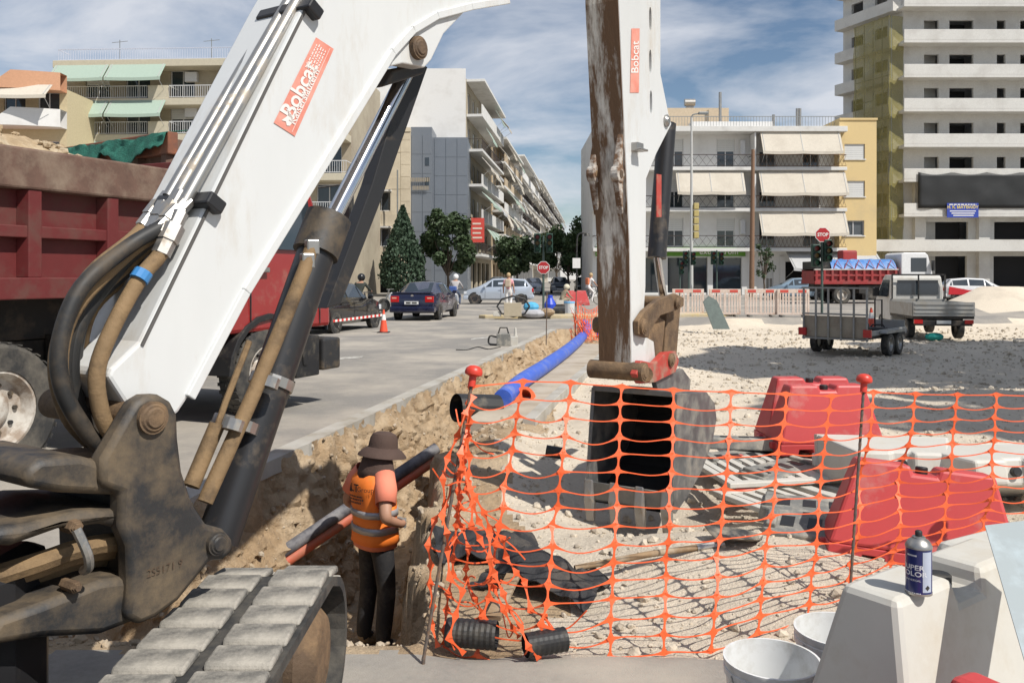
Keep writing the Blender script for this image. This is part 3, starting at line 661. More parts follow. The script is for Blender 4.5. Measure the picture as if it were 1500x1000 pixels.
def big_truck(name, label, loc, rz, cab=True, z0=1.47, z1=2.70, bm=TRED, bb_=RUST, load=None, group=None, y0=-2.2, y1=1.95):
    t = thing(name, label, 'truck', loc, rz, group)
    hw = 1.2
    b = tipper_body(t, y0, y1, hw, z0, z1, .34, bm, bb_)
    if load: load(t)
    mb = MB()
    for s in (-1, 1): mb.bb((s*.36, y0+.1, .78), (s*.46, 4.3, 1.05))
    mb.bb((-.5, y0+.3, 1.06), (.5, y1-.2, z0-.021)); mb.bb((-1.0, -.08, .48), (1.0, .08, .64)); mb.bb((-1.0, 3.17, .48), (1.0, 3.33, .62)); mb.bb((.5, .9, .6), (1.1, 2.0, 1.1))
    mb.build('chassis', CHASSIS, t, bevel=.01)
    for s in (-1, 1):
        wheel(t, (s*1.0, 0, .55), .55, .30, TRIM, side=s, bolts=10); 
        wheel(t, (s*.66, 0, .55), .55, .28, TRIM, side=s, bolts=10)
        wheel(t, (s*1.02, 3.25, .53), .53, .28, TRIM, side=s, bolts=10)
        mb = MB()      # front mudguard arch
        arc = [(3.25+.68*math.cos(a), .55+.66*math.sin(a)) for a in [k*math.pi/10 for k in range(11)]]
        arc2 = [(3.25+.61*math.cos(a), .55+.59*math.sin(a)) for a in [k*math.pi/10 for k in range(10, -1, -1)]]
        mb.prism(arc+arc2, lambda p, q, x: Vector((x, p, q)), s*.75, s*1.2); mb.build('mudguard', BLACKP, t, bevel=.008)
    if cab:
        prof = [(2.2, 1.0), (2.2, 2.66), (2.35, 2.78), (3.95, 2.80), (4.1, 2.7), (4.42, 1.85), (4.45, 1.0)]
        mb = MB(); mb.prism(prof, lambda p, q, x: Vector((x*(1-.05*max(0, q-1.8)), p, q)), -1.17, 1.17); cb = mb.build('cab', REDCAB, t, bevel=.05)
        for s in (-1, 1):
            f = lambda p, q, s=s: Vector((s*(1.176*(1-.05*max(0, q-1.8))), p, q))
            mb = MB(); mb.add([f(3.0, 1.95), f(4.12, 1.95), f(4.0, 2.58), f(3.0, 2.58)], [(0, 1, 2, 3)]); o = mb.build('side_window', GLASS, cb); o.modifiers.new('s', 'SOLIDIFY').thickness = .012
            mb = MB(); mb.bb((s*1.172, 2.93, 1.05), (s*1.179, 2.945, 2.6)); mb.bb((s*1.172, 4.2, 1.05), (s*1.179, 4.215, 1.9)); mb.build('door_seam', BLACKP, cb)
            mb = MB(); mb.bb((s*1.18, 3.02, 1.68), (s*1.215, 3.22, 1.74)); mb.build('door_handle', STEEL, cb, bevel=.01)
            mb = MB(); mb.tube([(s*1.15, 4.2, 2.75), (s*1.42, 4.4, 2.8), (s*1.42, 4.4, 2.5)], .015, 6); arm_ = mb.build('mirror_arm', BLACKP, cb)
            mb = MB(); mb.bb((s*1.32, 4.36, 2.32), (s*1.54, 4.44, 2.72)); mb.build('mirror', BLACKP, cb, bevel=.03)
            mb = MB(); mb.bb((s*.8, 4.462, .95), (s*1.1, 4.48, 1.15)); mb.build('headlight', GLASS, cb)
        mb = MB(); mb.add([(-1.0, 4.385, 2.0), (1.0, 4.385, 2.0), (.98, 4.18, 2.66), (-.98, 4.18, 2.66)], [(0, 1, 2, 3)]); o = mb.build('windscreen', GLASS, cb); o.modifiers.new('s', 'SOLIDIFY').thickness = .03
        mb = MB(); mb.bb((-1.2, 4.25, .45), (1.2, 4.62, .85)); mb.build('bumper', BLK, t, bevel=.03)
        for s in (-1, 1): mb = MB(); mb.bb((s*.85, 3.75, .40), (s*1.18, 4.2, .9)); mb.build('step', BLACKP, t, bevel=.02)
    return t
LOADM = mat('excavated_soil', (.38, .28, .17), .95, dirt=(.5, .42, .3), dscale=4, var=.3, bump=1, bscale=20)
big_truck('dump_truck', 'red dump truck with rusty-topped tipper body heaped with soil, beside the excavator boom', (-5.19, 7.36, 0), R(-23.8),
          load=lambda t: heap(t, -2.1, 1.85, 1.08, 2.58, .40, LOADM))
def load2(t):
    mb = MB(); mb.bb((-1.06, -1.1, 3.45), (1.06, 2.5, 3.5)); mb.build('load_cover', mat('dusty_plate', (.42, .36, .32), .8), t)
    # green debris netting hanging over the side
    for s in (1, -1):
        vs = []; n_ = 70
        for i in range(n_+1):
            y = -1.22+3.84*i/n_; L = .38+.2*nz(y, s, 0, 1.7)+.1*nz(y, 0, s, 5)
            for k in range(6): vs.append(Vector((s*(1.25+.05*nz(y, k, 2, 4)+.02*k*(1 if k < 5 else 1.5))-(s*.35 if k == 0 else 0), y+.04*nz(y, k, 1, 3), 3.82-(L*k/5 if k else -.02)+.02*nz(y, k, 7, 8))))
        mb = MB(); mb.add(vs, [(6*i+k, 6*i+6+k, 6*i+7+k, 6*i+k+1) for i in range(n_) for k in range(5)])
        o = mb.build('debris_net', mat('green_debris_net', (.02, .14, .10), .8, var=.4, vscale=10, bump=1, bscale=40), t, smooth=True)
        o.modifiers.new('s', 'SOLIDIFY').thickness = .012
big_truck('tipper_truck', 'brown tipper truck with torn green netting over its body, behind the heaped red dump truck', (-5.4, 14.3, 0), R(56), y0=-1.2, y1=2.6, z0=2.1, z1=3.78, bm=RUST, bb_=mat('rust_orange', (.24, .09, .045), .8, dirt=(.15, .07, .05), dscale=3, var=.2), load=load2, cab=True)

# ================================================================ PEOPLE
SKIN = mat('skin', (.42, .23, .15), .55, var=.06)
def human(name, label, loc, rz, J, mats, zone, rad=None, cat='person', extra=None, res=2):
    """one skinned body: J joint dict (local, facing +Y); zone(p, joint)->material slot"""
    rd = dict(pelvis=(.135, .11), waist=(.13, .10), chest=(.155, .115), neck=(.055, .055), head=(.078, .09), crown=(.07, .08))
    for s in 'lr': rd.update({'sh'+s: (.07, .065), 'el'+s: (.045, .045), 'wr'+s: (.032, .03), 'ha'+s: (.035, .022), 'hip'+s: (.10, .10), 'kn'+s: (.065, .065), 'an'+s: (.045, .05), 'toe'+s: (.042, .035)})
    if rad: rd.update(rad)
    E = [('pelvis', 'waist'), ('waist', 'chest'), ('chest', 'neck'), ('neck', 'head'), ('head', 'crown')]
    for s in 'lr': E += [('chest', 'sh'+s), ('sh'+s, 'el'+s), ('el'+s, 'wr'+s), ('wr'+s, 'ha'+s), ('pelvis', 'hip'+s), ('hip'+s, 'kn'+s), ('kn'+s, 'an'+s), ('an'+s, 'toe'+s)]
    ks = ['pelvis']+[k for k in J if k != 'pelvis']
    me = bpy.data.meshes.new(name); me.from_pydata([J[k] for k in ks], [(ks.index(a), ks.index(b)) for a, b in E], [])
    o = bpy.data.objects.new(name, me); COL.objects.link(o)
    o.modifiers.new('skin', 'SKIN'); sv = me.skin_vertices[0].data
    for i, k in enumerate(ks): sv[i].radius = rd[k]; sv[i].use_root = (i == 0)
    ss = o.modifiers.new('sub', 'SUBSURF'); ss.levels = res; ss.render_levels = res
    bpy.context.view_layer.update()
    m2 = bpy.data.meshes.new_from_object(o.evaluated_get(bpy.context.evaluated_depsgraph_get()))
    bpy.data.objects.remove(o)
    m2.materials.clear()
    for m in mats: m2.materials.append(m)
    jl = [(k, Vector(J[k])) for k in ks]
    for p in m2.polygons:
        c = p.center; k = min(jl, key=lambda q: (q[1]-c).length)[0]
        p.material_index = zone(c, k); p.use_smooth = True
    t = bpy.data.objects.new(name, m2); COL.objects.link(t); t.location = loc; t.rotation_euler = (0, 0, rz)
    tag(t, label, cat)
    return t
def stand(**k):
    J = dict(pelvis=(0, 0, .95), waist=(0, 0, 1.1), chest=(0, -.01, 1.33), neck=(0, .0, 1.49), head=(0, .025, 1.60), crown=(0, .02, 1.69))
    for s, q in (('l', -1), ('r', 1)):
        J.update({'sh'+s: (q*.18, -.01, 1.41), 'el'+s: (q*.24, -.04, 1.13), 'wr'+s: (q*.25, .04, .89), 'ha'+s: (q*.25, .07, .80), 'hip'+s: (q*.095, 0, .9), 'kn'+s: (q*.10, .02, .5), 'an'+s: (q*.10, -.02, .08), 'toe'+s: (q*.11, .13, .04)})
    J.update(k); return J
# ---- worker in the trench
wl = Vector((-1.11, 6.94, -1.40))
VEST = mat('hi_vis_vest', (1.0, .23, .03), .65, var=.07, dirt=(.75, .22, .09), dscale=4, dmin=.55, dmax=.8)
TSH = mat('coral_tshirt', (.78, .24, .15), .8, var=.08); TRO = mat('black_trousers', (.018, .018, .02), .8, dirt=(.10, .09, .08), dscale=5, dmin=.5, dmax=.8, bump=.4, bscale=14)
GLV = mat('grey_glove', (.20, .19, .18), .8); BOOT = mat('tan_boot', (.33, .25, .16), .8, dirt=(.15, .12, .09), dscale=8)
J = stand(pelvis=(0, .0, .96), chest=(0, -.02, 1.33), neck=(0, .03, 1.50), head=(0, .075, 1.60), crown=(0, .085, 1.68), shr=(.19, -.02, 1.42), elr=(.335, -.13, 1.16), wrr=(.235, .09, 1.06), har=(.17, .15, 1.04),
          shl=(-.19, -.02, 1.42), ell=(-.33, -.08, 1.16), wrl=(-.22, .12, 1.05), hal=(-.15, .17, 1.04), knr=(.12, .03, .5), anr=(.13, -.02, .09), toer=(.15, .13, .045), knl=(-.11, .01, .5), anl=(-.11, -.05, .09), toel=(-.12, .10, .045))
def wz(c, k):
    if k[:2] == 'to' or c.z < .10: return 3
    if c.z < .93 and k[:2] not in ('ha', 'wr', 'el'): return 1
    if k[:2] == 'ha': return 4
    if k[:2] in ('el', 'wr'): return 2
    if k in ('neck', 'head', 'crown'): return 2
    return 0
wk = human('person', 'worker in orange vest and brown sun hat standing in the trench, hand on hip', wl, R(-48), J, [TSH, TRO, SKIN, BOOT, GLV], wz,
           rad=dict(hipr=(.105, .10), hipl=(.105, .10), knr=(.078, .078), knl=(.078, .078), anr=(.07, .07), anl=(.07, .07), toer=(.055, .045), toel=(.055, .045), elr=(.05, .05), har=(.045, .03), hal=(.045, .03)))
# fingers of the gloved right hand, closed on the hip
for q, s in ((1, 'r'), (-1, 'l')):
    b_ = Vector(J['ha'+s])
    for k in range(4):
        mb = MB(); a = b_+Vector((q*.005, .015, .028-.019*k)); mb.tube([a, a+Vector((-q*.035, .03, -.004)), a+Vector((-q*.065, .028, -.012)), a+Vector((-q*.082, .012, -.016))][: 4 if k != 3 else 3], [.0115, .011, .010, .008][: 4 if k != 3 else 3], 8); mb.build('finger', GLV, wk, smooth=True)
    mb = MB(); a = b_+Vector((q*.03, .0, .03)); mb.tube([a, a+Vector((-q*.01, -.035, .025)), a+Vector((-q*.03, -.055, .03))], [.014, .012, .009], 8); mb.build('thumb', GLV, wk, smooth=True)
# vest: shell with arm holes
def ringshell(rows, n=40, skip=None):
    vs = []; 
    for (z, rx, ry, cy) in rows:
        rx *= .93; ry *= .90
        for i in range(n):
            a = 2*math.pi*i/n; w = 1+.04*nz(math.cos(a)*2, z*5, math.sin(a)*2, 1.6)+.03*nz(math.cos(a)*5, z*9, math.sin(a)*5, 1.6)
            vs.append(Vector((rx*math.copysign(abs(math.cos(a))**.8, math.cos(a))*w, cy+ry*math.copysign(abs(math.sin(a))**.8, math.sin(a))*w, z)))
    fs = []
    for j in range(len(rows)-1):
        for i in range(n):
            if skip and skip(rows[j][0], 2*math.pi*(i+.5)/n): continue
            fs.append((j*n+i, j*n+(i+1) % n, (j+1)*n+(i+1) % n, (j+1)*n+i))
    return vs, fs
rows = [(.90, .225, .185, .0), (.97, .222, .18, 0), (1.05, .212, .17, -.005), (1.12, .208, .168, -.01), (1.2, .214, .17, -.015), (1.28, .225, .175, -.02), (1.35, .23, .17, -.02), (1.41, .215, .155, -.02), (1.455, .17, .125, -.01), (1.485, .12, .10, .0), (1.50, .09, .085, .01)]
vs, fs = ringshell(rows, 40, lambda z, a: (1.2 <= z < 1.42 and abs(math.sin(a)) < .42))
mb = MB(); mb.add(vs, fs); vest = mb.build('vest', VEST, wk, smooth=True); vest.modifiers.new('s', 'SOLIDIFY').thickness = .012
vs, fs = ringshell([(.86, .205, .165, 0), (.93, .21, .168, 0), (1.0, .205, .165, 0)], 40)
mb = MB(); mb.add(vs, fs); o = mb.build('shirt_hem', TSH, wk, smooth=True); o.modifiers.new('s', 'SOLIDIFY').thickness = .006
REFL = mat('reflective_tape', (.40, .40, .41), .35, .3, var=.1)
for z in (1.015, 1.145):
    rr_ = [(z-.027, .224 if z < 1.1 else .219, .182 if z < 1.1 else .180, -.004 if z < 1.1 else -.01), (z+.027, .222 if z < 1.1 else .222, .180, -.006 if z < 1.1 else -.012)]
    vs, fs = ringshell(rr_, 40); mb = MB(); mb.add(vs, fs); o = mb.build('reflective_band', REFL, vest, smooth=True); o.modifiers.new('s', 'SOLIDIFY').thickness = .01
mb = MB()
def bk(x, y, dx=-.02): # back of vest, slightly left of the spine ; curve round the back
    a = -(x+dx)/.21; return Vector((-.232*math.sin(a)*-1 if False else .225*math.sin(-a)*-1, -.02-.193*math.cos(a), 1.33+y))
text_mb(mb, 'LT', .085, lambda x, y: bk(-x-.0, y+.03), bold=.002); text_mb(mb, 'Group', .055, lambda x, y: bk(-x-.105, y+.025)); dash(mb, -.10, .05, -.040, -.028, lambda x, y: bk(-x-.03, y)); dash(mb, -.11, .06, -.065, -.050, lambda x, y: bk(-x-.03, y)); dash(mb, -.08, .04, -.09, -.075, lambda x, y: bk(-x-.03, y))
mb.add([bk(.075, -.005), bk(.035, -.005), bk(.055, .06)], [(0, 1, 2)])
mb.build('vest_print', BLACKP, vest)
for q, s in ((1, 'r'), (-1, 'l')):
    a = Vector(J['sh'+s]); b = Vector(J['el'+s]); mb = MB(); mb.tube([a+(a-b)*.12+Vector((-q*.03, 0, 0)), a+(b-a)*.25, a+(b-a)*.62], [.082, .088, .082], 16, cap=False); o = mb.build('sleeve', TSH, wk, smooth=True); o.modifiers.new('s', 'SOLIDIFY').thickness = .006
HAT = mat('brown_sun_hat', (.075, .045, .035), .85, var=.15, bump=.3, bscale=60)
hc = Vector((0, .075, 1.655)); mb = MB(); MT = Matrix.Rotation(R(-8), 3, 'X')
mb.lathe([(.20, -.085), (.195, -.07), (.16, -.035), (.122, -.012), (.118, .02), (.113, .06), (.095, .095), (.055, .112), (.001, .115)], 28, MT, hc, caps=False); hat = mb.build('sun_hat', HAT, wk, smooth=True)
vs = []
for i in range(15):
    a = math.pi+math.pi*i/14
    for k in range(5): rr_ = .125+.02*k+.012*nz(i*.5, k, 3, 1); vs.append(Vector((rr_*math.cos(a)*1.0, .06+rr_*math.sin(a), 1.65-.055*k+.008*nz(i, k, 0, 1))))
mb = MB(); mb.add(vs, [(5*i+k, 5*i+5+k, 5*i+6+k, 5*i+k+1) for i in range(14) for k in range(4)]); o = mb.build('neck_flap', HAT, hat, smooth=True); o.modifiers.new('s', 'SOLIDIFY').thickness = .006
# face
mb = MB(); mb.tube([(0, .155, 1.61), (0, .178, 1.585), (0, .16, 1.578)], [.01, .015, .012], 8); mb.build('nose', SKIN, wk, smooth=True)
for q in (-1, 1):
    mb = MB(); mb.ball((q*.09, .07, 1.60), .024, 8, (.4, 1, 1.3)); mb.build('ear', SKIN, wk, smooth=True)

# ================================================================ NET AND POSTS
def rebar_post(base, top, label):
    t = thing('rebar_post', label, 'post', base); mb = MB(); d_ = Vector(top)-Vector(base); n = 60
    mb.tube([d_*(i/n)-Vector((0, 0, .08 if i == 0 else 0)) for i in range(n+1)], [.0085 if i % 2 else .0068 for i in range(n+1)], 8); mb.build('bar', REBAR, t)
    mb = MB(); u = d_.normalized(); a, b = frame(u); M = Matrix((a, b, u)).transposed()
    mb.lathe([(.017, -.065), (.017, -.02), (.038, -.012), (.041, .0), (.036, .017), (.022, .028), (.001, .032)], 18, M, d_); mb.build('mushroom_cap', CAPR, t, smooth=True)
    return t
p1b = G(619, 972); p1t = P(694, 545, 3.85); p2b = G(1243, 900, -.03); p2t = P(1266, 556, 4.42)
rebar_post(p1b, p1t, 'leaning rebar post with red mushroom cap beside the trench edge')
rebar_post(p2b, p2t, 'upright rebar post with red mushroom cap in front of the red barriers')
rebar_post(G(1610, 880, -.02), P(1600, 560, 4.35), 'rebar post with red cap at the far end of the orange net')
tops = [(690, 566), (766, 558), (836, 560), (911, 566), (987, 571), (1073, 574), (1153, 577), (1217, 580), (1279, 574), (1342, 577), (1403, 578), (1459, 578), (1520, 580), (1585, 578)]
bots = [(650, 945), (700, 960), (790, 972), (893, 962), (972, 955), (1042, 952), (1109, 926), (1182, 906), (1243, 895), (1299, 862), (1372, 850), (1440, 830), (1505, 840), (1590, 860)]
nc = len(tops); NR = 15
def dtop(px): 
    return 3.86+(4.42-3.86)*(px-690)/(1270-690) if px < 1270 else 4.42-.05*(px-1270)/300
nodes = []
for i in range(nc):
    a = P(tops[i][0], tops[i][1], dtop(tops[i][0])); zg = -.02
    b = G(bots[i][0], bots[i][1], zg) if bots[i][0] < 1260 else P(bots[i][0], bots[i][1], dtop(bots[i][0])-.1)
    row = []
    for j in range(NR+1):
        t = j/NR; p = a.lerp(b, t); bel = math.sin(t*math.pi)
        p += Vector((.012*nz(i*3.1, j*.7, 0, 1), .10*bel*nz(i*.7, j*.25, 4, 1)+.03*nz(i, j, 8, 1), .006*nz(i, j*1.3, 2, 1)))
        if i < 3: p += Vector((.03*nz(i*2, j*.8, 5, 1), .06*nz(i, j*.6, 6, 1), 0))*t
        row.append(p)
    nodes.append(row)
net = thing('safety_net', 'orange plastic mesh safety net strung between rebar posts', 'safety net', (p1b.x, p1b.y, 0))
def ribbon(mb, pts, ws, th=.0016):
    """flat strap facing the net's normal"""
    k = len(pts); vs = []
    for i, p in enumerate(pts):
        d_ = (pts[min(i+1, k-1)]-pts[max(0, i-1)]).normalized(); nrm = Vector((.12, -1, .15)); s_ = d_.cross(nrm).normalized(); n2 = s_.cross(d_).normalized()
        vs += [p+s_*ws[i]/2+n2*th, p-s_*ws[i]/2+n2*th, p-s_*ws[i]/2-n2*th, p+s_*ws[i]/2-n2*th]
    mb.add(vs, [(4*i+j, 4*i+(j+1) % 4, 4*i+4+(j+1) % 4, 4*i+4+j) for i in range(k-1) for j in range(4)]+[(0, 1, 2, 3), (4*k-4, 4*k-3, 4*k-2, 4*k-1)])
def vstrand(mb, row, w=.0205):
    pts = []; ws = []
    for j in range(len(row)-1):
        for q, wq in ((0, 1.9), (.14, 1.1), (.32, .5), (.5, .42), (.68, .5), (.86, 1.1)): pts.append(row[j].lerp(row[j+1], q)); ws.append(w*wq)
    pts.append(row[-1]); ws.append(w*1.5); ribbon(mb, pts, ws)
for i in range(nc):
    mb = MB(); vstrand(mb, nodes[i]); o = mb.build('upright_strap', NET, net, world=True)
for j in range(NR+1):
    mb = MB()
    for i in range(nc-1):
        a, b = nodes[i][j], nodes[i+1][j]; L = (b-a).length; pts = []; ws = []
        sg = .012*random.uniform(.2, 1.6)*(1 if j else .1)*(2.2 if i < 3 else 1); ph = random.uniform(-.5, .5)*(1 if j else .1)
        for q in range(11):
            t = q/10; e = math.sin(t*math.pi)
            pts.append(a.lerp(b, t)+Vector((0, .035*e*ph, -sg*e+.008*math.sin(t*6.28)*ph))); ws.append((.024 if q in (0, 10) else .011 if q in (1, 9) else .0052)*(1.15 if j == 0 else 1))
        ribbon(mb, pts, ws)
    mb.build('cross_strap', NET, net, world=True)
# the slack, crumpled end bunched round the leaning post
random.seed(3)
for k in range(6):
    a = p1t.lerp(p1b, .08+.05*k)+Vector((.02, -.02, 0)); ex_ = G(650+34*k+random.uniform(-12, 12), 935+random.uniform(-15, 35), .0)
    row = []
    for j in range(13):
        t = j/12; p = a.lerp(ex_, t); p += Vector((.07*nz(k*3, j*.5, 1, 1)-.10*math.sin(t*3.1)*(1-k/8), .10*nz(k, j*.6, 2, 1)-.02, .05*nz(k, j*.7, 3, 1))); 
        p.z = max(p.z, .01); row.append(p)
    mb = MB(); vstrand(mb, row, .018); mb.build('slack_strap', NET, net, world=True)
    for j in range(1, 13, 2):
        mb = MB()
        b = row[j]; q_ = b+Vector((random.uniform(-.16, .16), random.uniform(-.06, .10), random.uniform(-.12, .10))); q_.z = max(.01, q_.z); mid = b.lerp(q_, .5)+Vector((0, random.uniform(-.03, .03), random.uniform(-.06, .03))); mid.z = max(.01, mid.z)
        c_ = catmull([b, mid, q_], 5); ribbon(mb, c_, [.006]*len(c_)); mb.build('slack_cross_strap', NET, net, world=True)
# ================================================================ SITE PROPS
def barrier(name, label, loc, rz, m, L=.9, h=.6, wb=.40, wt=.17, tl=.64, tilt=(0, 0), capm=BLACKP, cat='barrier', group=None):
    t = thing(name, label, cat, loc, rz, group); t.rotation_euler = (tilt[0], tilt[1], rz)
    def ring(z, l, w): return [Vector((-l/2, -w/2, z)), Vector((l/2, -w/2, z)), Vector((l/2, w/2, z)), Vector((-l/2, w/2, z))]
    hb = h*.92; f = lambda z: (L+(tl-L)*(z-h*.16)/(h*.84), wb+(wt-wb)*(z-h*.16)/(h*.84)); z1 = h*.16
    q_ = L*.26; mb = MB(); mb.prism([(-L/2, 0), (-q_-.07, 0), (-q_-.06, .05), (-q_+.06, .05), (-q_+.07, 0), (q_-.07, 0), (q_-.06, .05), (q_+.06, .05), (q_+.07, 0), (L/2, 0), (L/2, z1), (-L/2, z1)], lambda x, z, y: Vector((x, y, z)), -wb/2, wb/2); mb.build('shell_base', m, t, bevel=.006)
    l1 = f(hb)[0]; l2 = f(h)[0]; cw = min(.065, l2*.2)
    mb = MB(); mb.prism([(-L/2, z1-.0), (L/2, z1-.0), (l2/2, h), (cw+.015, h), (cw, hb), (-cw, hb), (-cw-.015, h), (-l2/2, h)], lambda x, z, q: Vector((x, q*f(z)[1]/2, z)), -1, 1)
    b = mb.build('shell', m, t, bevel=.02)
    mb = MB(); mb.lathe([(.035, hb), (.035, hb+.035), (.03, hb+.04), (.001, hb+.04)], 14); mb.build('filler_cap', capm, t, smooth=True)
    for s in (-1, 1):
        mb = MB(); mb.bb((s*(L/2-.03), -.05, h*.05), (s*(L/2+.03), .05, h*.15)); mb.build('coupling', m, t, bevel=.012)
    return t
random.seed(11)
barrier('red_barrier', 'big red plastic barrier with black cap behind the upright rebar post', (2.36, 5.0, -.05), R(-14), PRED, L=1.02, h=.58, tl=.74, wt=.2, tilt=(R(-6), R(5)))
barrier('red_barrier', 'red plastic barrier resting on the heap of white barrier panels', (2.72, 7.45, .12), R(4), PRED, L=.92, h=.58, tl=.66)
barrier('red_barrier', 'red plastic barrier tucked behind the one on the white panels', (2.78, 7.98, .08), R(2), PRED, L=.92, h=.62, tl=.66)
barrier('white_barrier', 'dusty white plastic barrier carrying the spray can', (1.24, 2.48, 0), R(36), PWHITE, L=1.0, h=.81, wb=.46, wt=.16, tl=.72)
barrier('white_barrier', 'white plastic barrier partly covered by the leaning metal sheet', (1.72, 2.84, 0), R(30), PWHITE, L=1.0, h=.80, wb=.46, wt=.18, tl=.72)
barrier('red_barrier', 'scuffed red barrier with its top in front of the white one with the can', (.99, 1.86, 0), R(28), PRED, L=.5, h=.72, wb=.3, wt=.2, tl=.34)
barrier('red_barrier', 'small red barrier standing beside the crouching figure near the road', (G(843, 447).x, G(843, 447).y, 0), R(3), PRED, L=1.5, h=.8, wb=.45, tl=1.1)
# metal sheet
mb = MB(); q = [P(1443, 769, 2.35), P(1600, 750, 2.35), P(1660, 1000, 1.95), P(1512, 1005, 1.95)]; nn = (q[1]-q[0]).cross(q[3]-q[0]).normalized()*.004
mb.add(q+[p+nn for p in q], [(0, 1, 2, 3), (7, 6, 5, 4)]+[(i, (i+1) % 4, 4+(i+1) % 4, 4+i) for i in range(4)])
tag(mb.build('metal_sheet', mat('galvanised_sheet', (.40, .47, .50), .45, .35, dirt=(.33, .37, .38), dscale=4, dmin=.42, dmax=.6, var=.2, vscale=3), loc=q[3]), 'grey-blue galvanised metal sheet leaning on the white barrier', 'metal sheet')
# spray can
c = Vector((1.078, 2.262, .811)); t = thing('spray_can', 'blue spray paint can standing on the white barrier', 'spray can', c); t.scale = (1, 1, .82)
mb = MB(); mb.lathe([(.0325, 0), (.0325, .008), (.0322, .148)], 28); cb = mb.build('can_body', mat('can_blue', (.012, .022, .13), .3, var=.2, vscale=20, coat=.3), t, smooth=True)
mb = MB(); mb.lathe([(.0335, .146), (.0335, .152), (.031, .158), (.026, .168), (.017, .175), (.016, .18), (.012, .182)], 28); mb.build('can_dome', STEEL, t, smooth=True); mb = MB(); mb.lathe([(.0335, -.001), (.0335, .006), (.032, .006)], 28); mb.build('can_rim', STEEL, t, smooth=True)
mb = MB(); mb.lathe([(.009, .18), (.009, .196), (.007, .199), (.001, .199)], 14); mb.build('nozzle', BLACKP, t, smooth=True)
cyl_ = lambda a0, z0: (lambda x, y: Vector((.0328*math.sin(a0+x/.0325), -.0328*math.cos(a0+x/.0325), z0+y)))
mb = MB()
a0 = -.86
text_mb(mb, 'SUPER', .022, cyl_(a0-.1, .088), bold=.0004); text_mb(mb, 'COLOR', .022, cyl_(a0-.1, .068), bold=.0004); text_mb(mb, 'UNIVERSAL', .009, cyl_(a0-.1, .048)); mb.build('can_lettering', mat('can_print', (.7, .72, .75), .4), cb)
mb = MB(); dash(mb, -.014, .012, .124, .129, cyl_(a0-.1, 0)); dash(mb, -.03, .02, .006, .009, cyl_(a0, 0)); mb.build('can_small_print', MATS['can_print'], cb)['kind'] = 'stuff'
mb = MB(); vs = [cyl_(a0+1.12, 0)(x, y) for y in (.012, .14) for x in [-.013+.0052*k for k in range(6)]]; mb.add(vs, [(k, k+1, 7+k, 6+k) for k in range(5)]); mb.build('can_panel', mat('can_panel', (.45, .5, .6), .4), cb); mb = MB(); q_ = cyl_(a0+1.12, .026); mb.add([q_(0, -.009)*1.012, q_(.007, 0)*1.012, q_(0, .009)*1.012, q_(-.007, 0)*1.012], [(0, 1, 2, 3)]); mb.build('hazard_diamond', MATS['black_plastic'], cb)
# buckets
def bucket_(loc, r, h, label, lab, hang):
    t = thing('bucket', label, 'bucket', loc, 0, 'paint buckets beside the white barrier')
    mb = MB(); mb.lathe([(r*.82, 0), (r*.985, h-.05), (r*1.03, h-.05), (r*1.03, h-.03), (r*1.0, h-.028), (r*1.04, h-.01), (r*1.04, h), (r*.985, h), (r*.97, h-.02), (r*.8, .012), (.001, .012)], 40); mb.build('pail', BUCKETP, t, smooth=True)
    mb = MB(); pts = []
    for k in range(17):
        a = math.pi*k/16; pts.append(Vector((r*1.05*math.cos(a), 0, 0))+Vector((0, -math.sin(a)*r*1.08*math.cos(hang), -math.sin(a)*r*1.08*math.sin(hang))))
    Mz = Matrix.Rotation(R(20), 3, 'Z'); pts = [Mz@p+Vector((0, 0, h-.035)) for p in pts]; mb.tube(pts, .003, 6); hd = mb.build('handle', STEEL, t)
    mb = MB(); mb.tube(pts[6:11], .011, 8); mb.build('grip', BUCKETP, hd, smooth=True)
    mb = MB(); mb.lathe([(r*.83, h*.3), (r*.83, h*.31), (r*.80, h*.31), (.001, h*.312)], 30); mb.build('contents', lab, t)
    return t
bucket_((.85, 2.79, 0), .150, .40, 'white plastic pail with dried grey paint, next to the orange net', mat('dried_plaster', (.55, .56, .56), .6, var=.15), R(65))
bk2 = bucket_((1.16, 3.02, 0), .150, .40, 'white plastic pail with a green label and water inside, behind the other pail', mat('murky_water', (.36, .42, .43), .08, var=.05), R(40))
vs = [Vector((.1445*math.sin(a), -.1445*math.cos(a), z)) for z in (.2, .31) for a in [-.9+.15*k for k in range(13)]]
mb = MB(); mb.add(vs, [(k, k+1, 14+k, 13+k) for k in range(12)]); o = mb.build('label_band', mat('dark_green_label', (.015, .06, .03), .5), bk2); o.modifiers.new('s', 'SOLIDIFY').thickness = .006
mb = MB()
for k in range(3):
    f_ = lambda x, y, k=k: Vector((.149*math.sin(-.5+.3*k+x), -.149*math.cos(-.5+.3*k+x), .25+y)); mb.add([f_(-.1, -.02), f_(.1, -.02), f_(.1, .02), f_(-.1, .02), f_(-.08, -.015), f_(.08, -.015), f_(.08, .015), f_(-.08, .015)], [(0, 1, 5, 4), (1, 2, 6, 5), (2, 3, 7, 6), (3, 0, 4, 7)])
mb.build('label_marks', mat('label_white', (.6, .62, .6), .5), bk2)
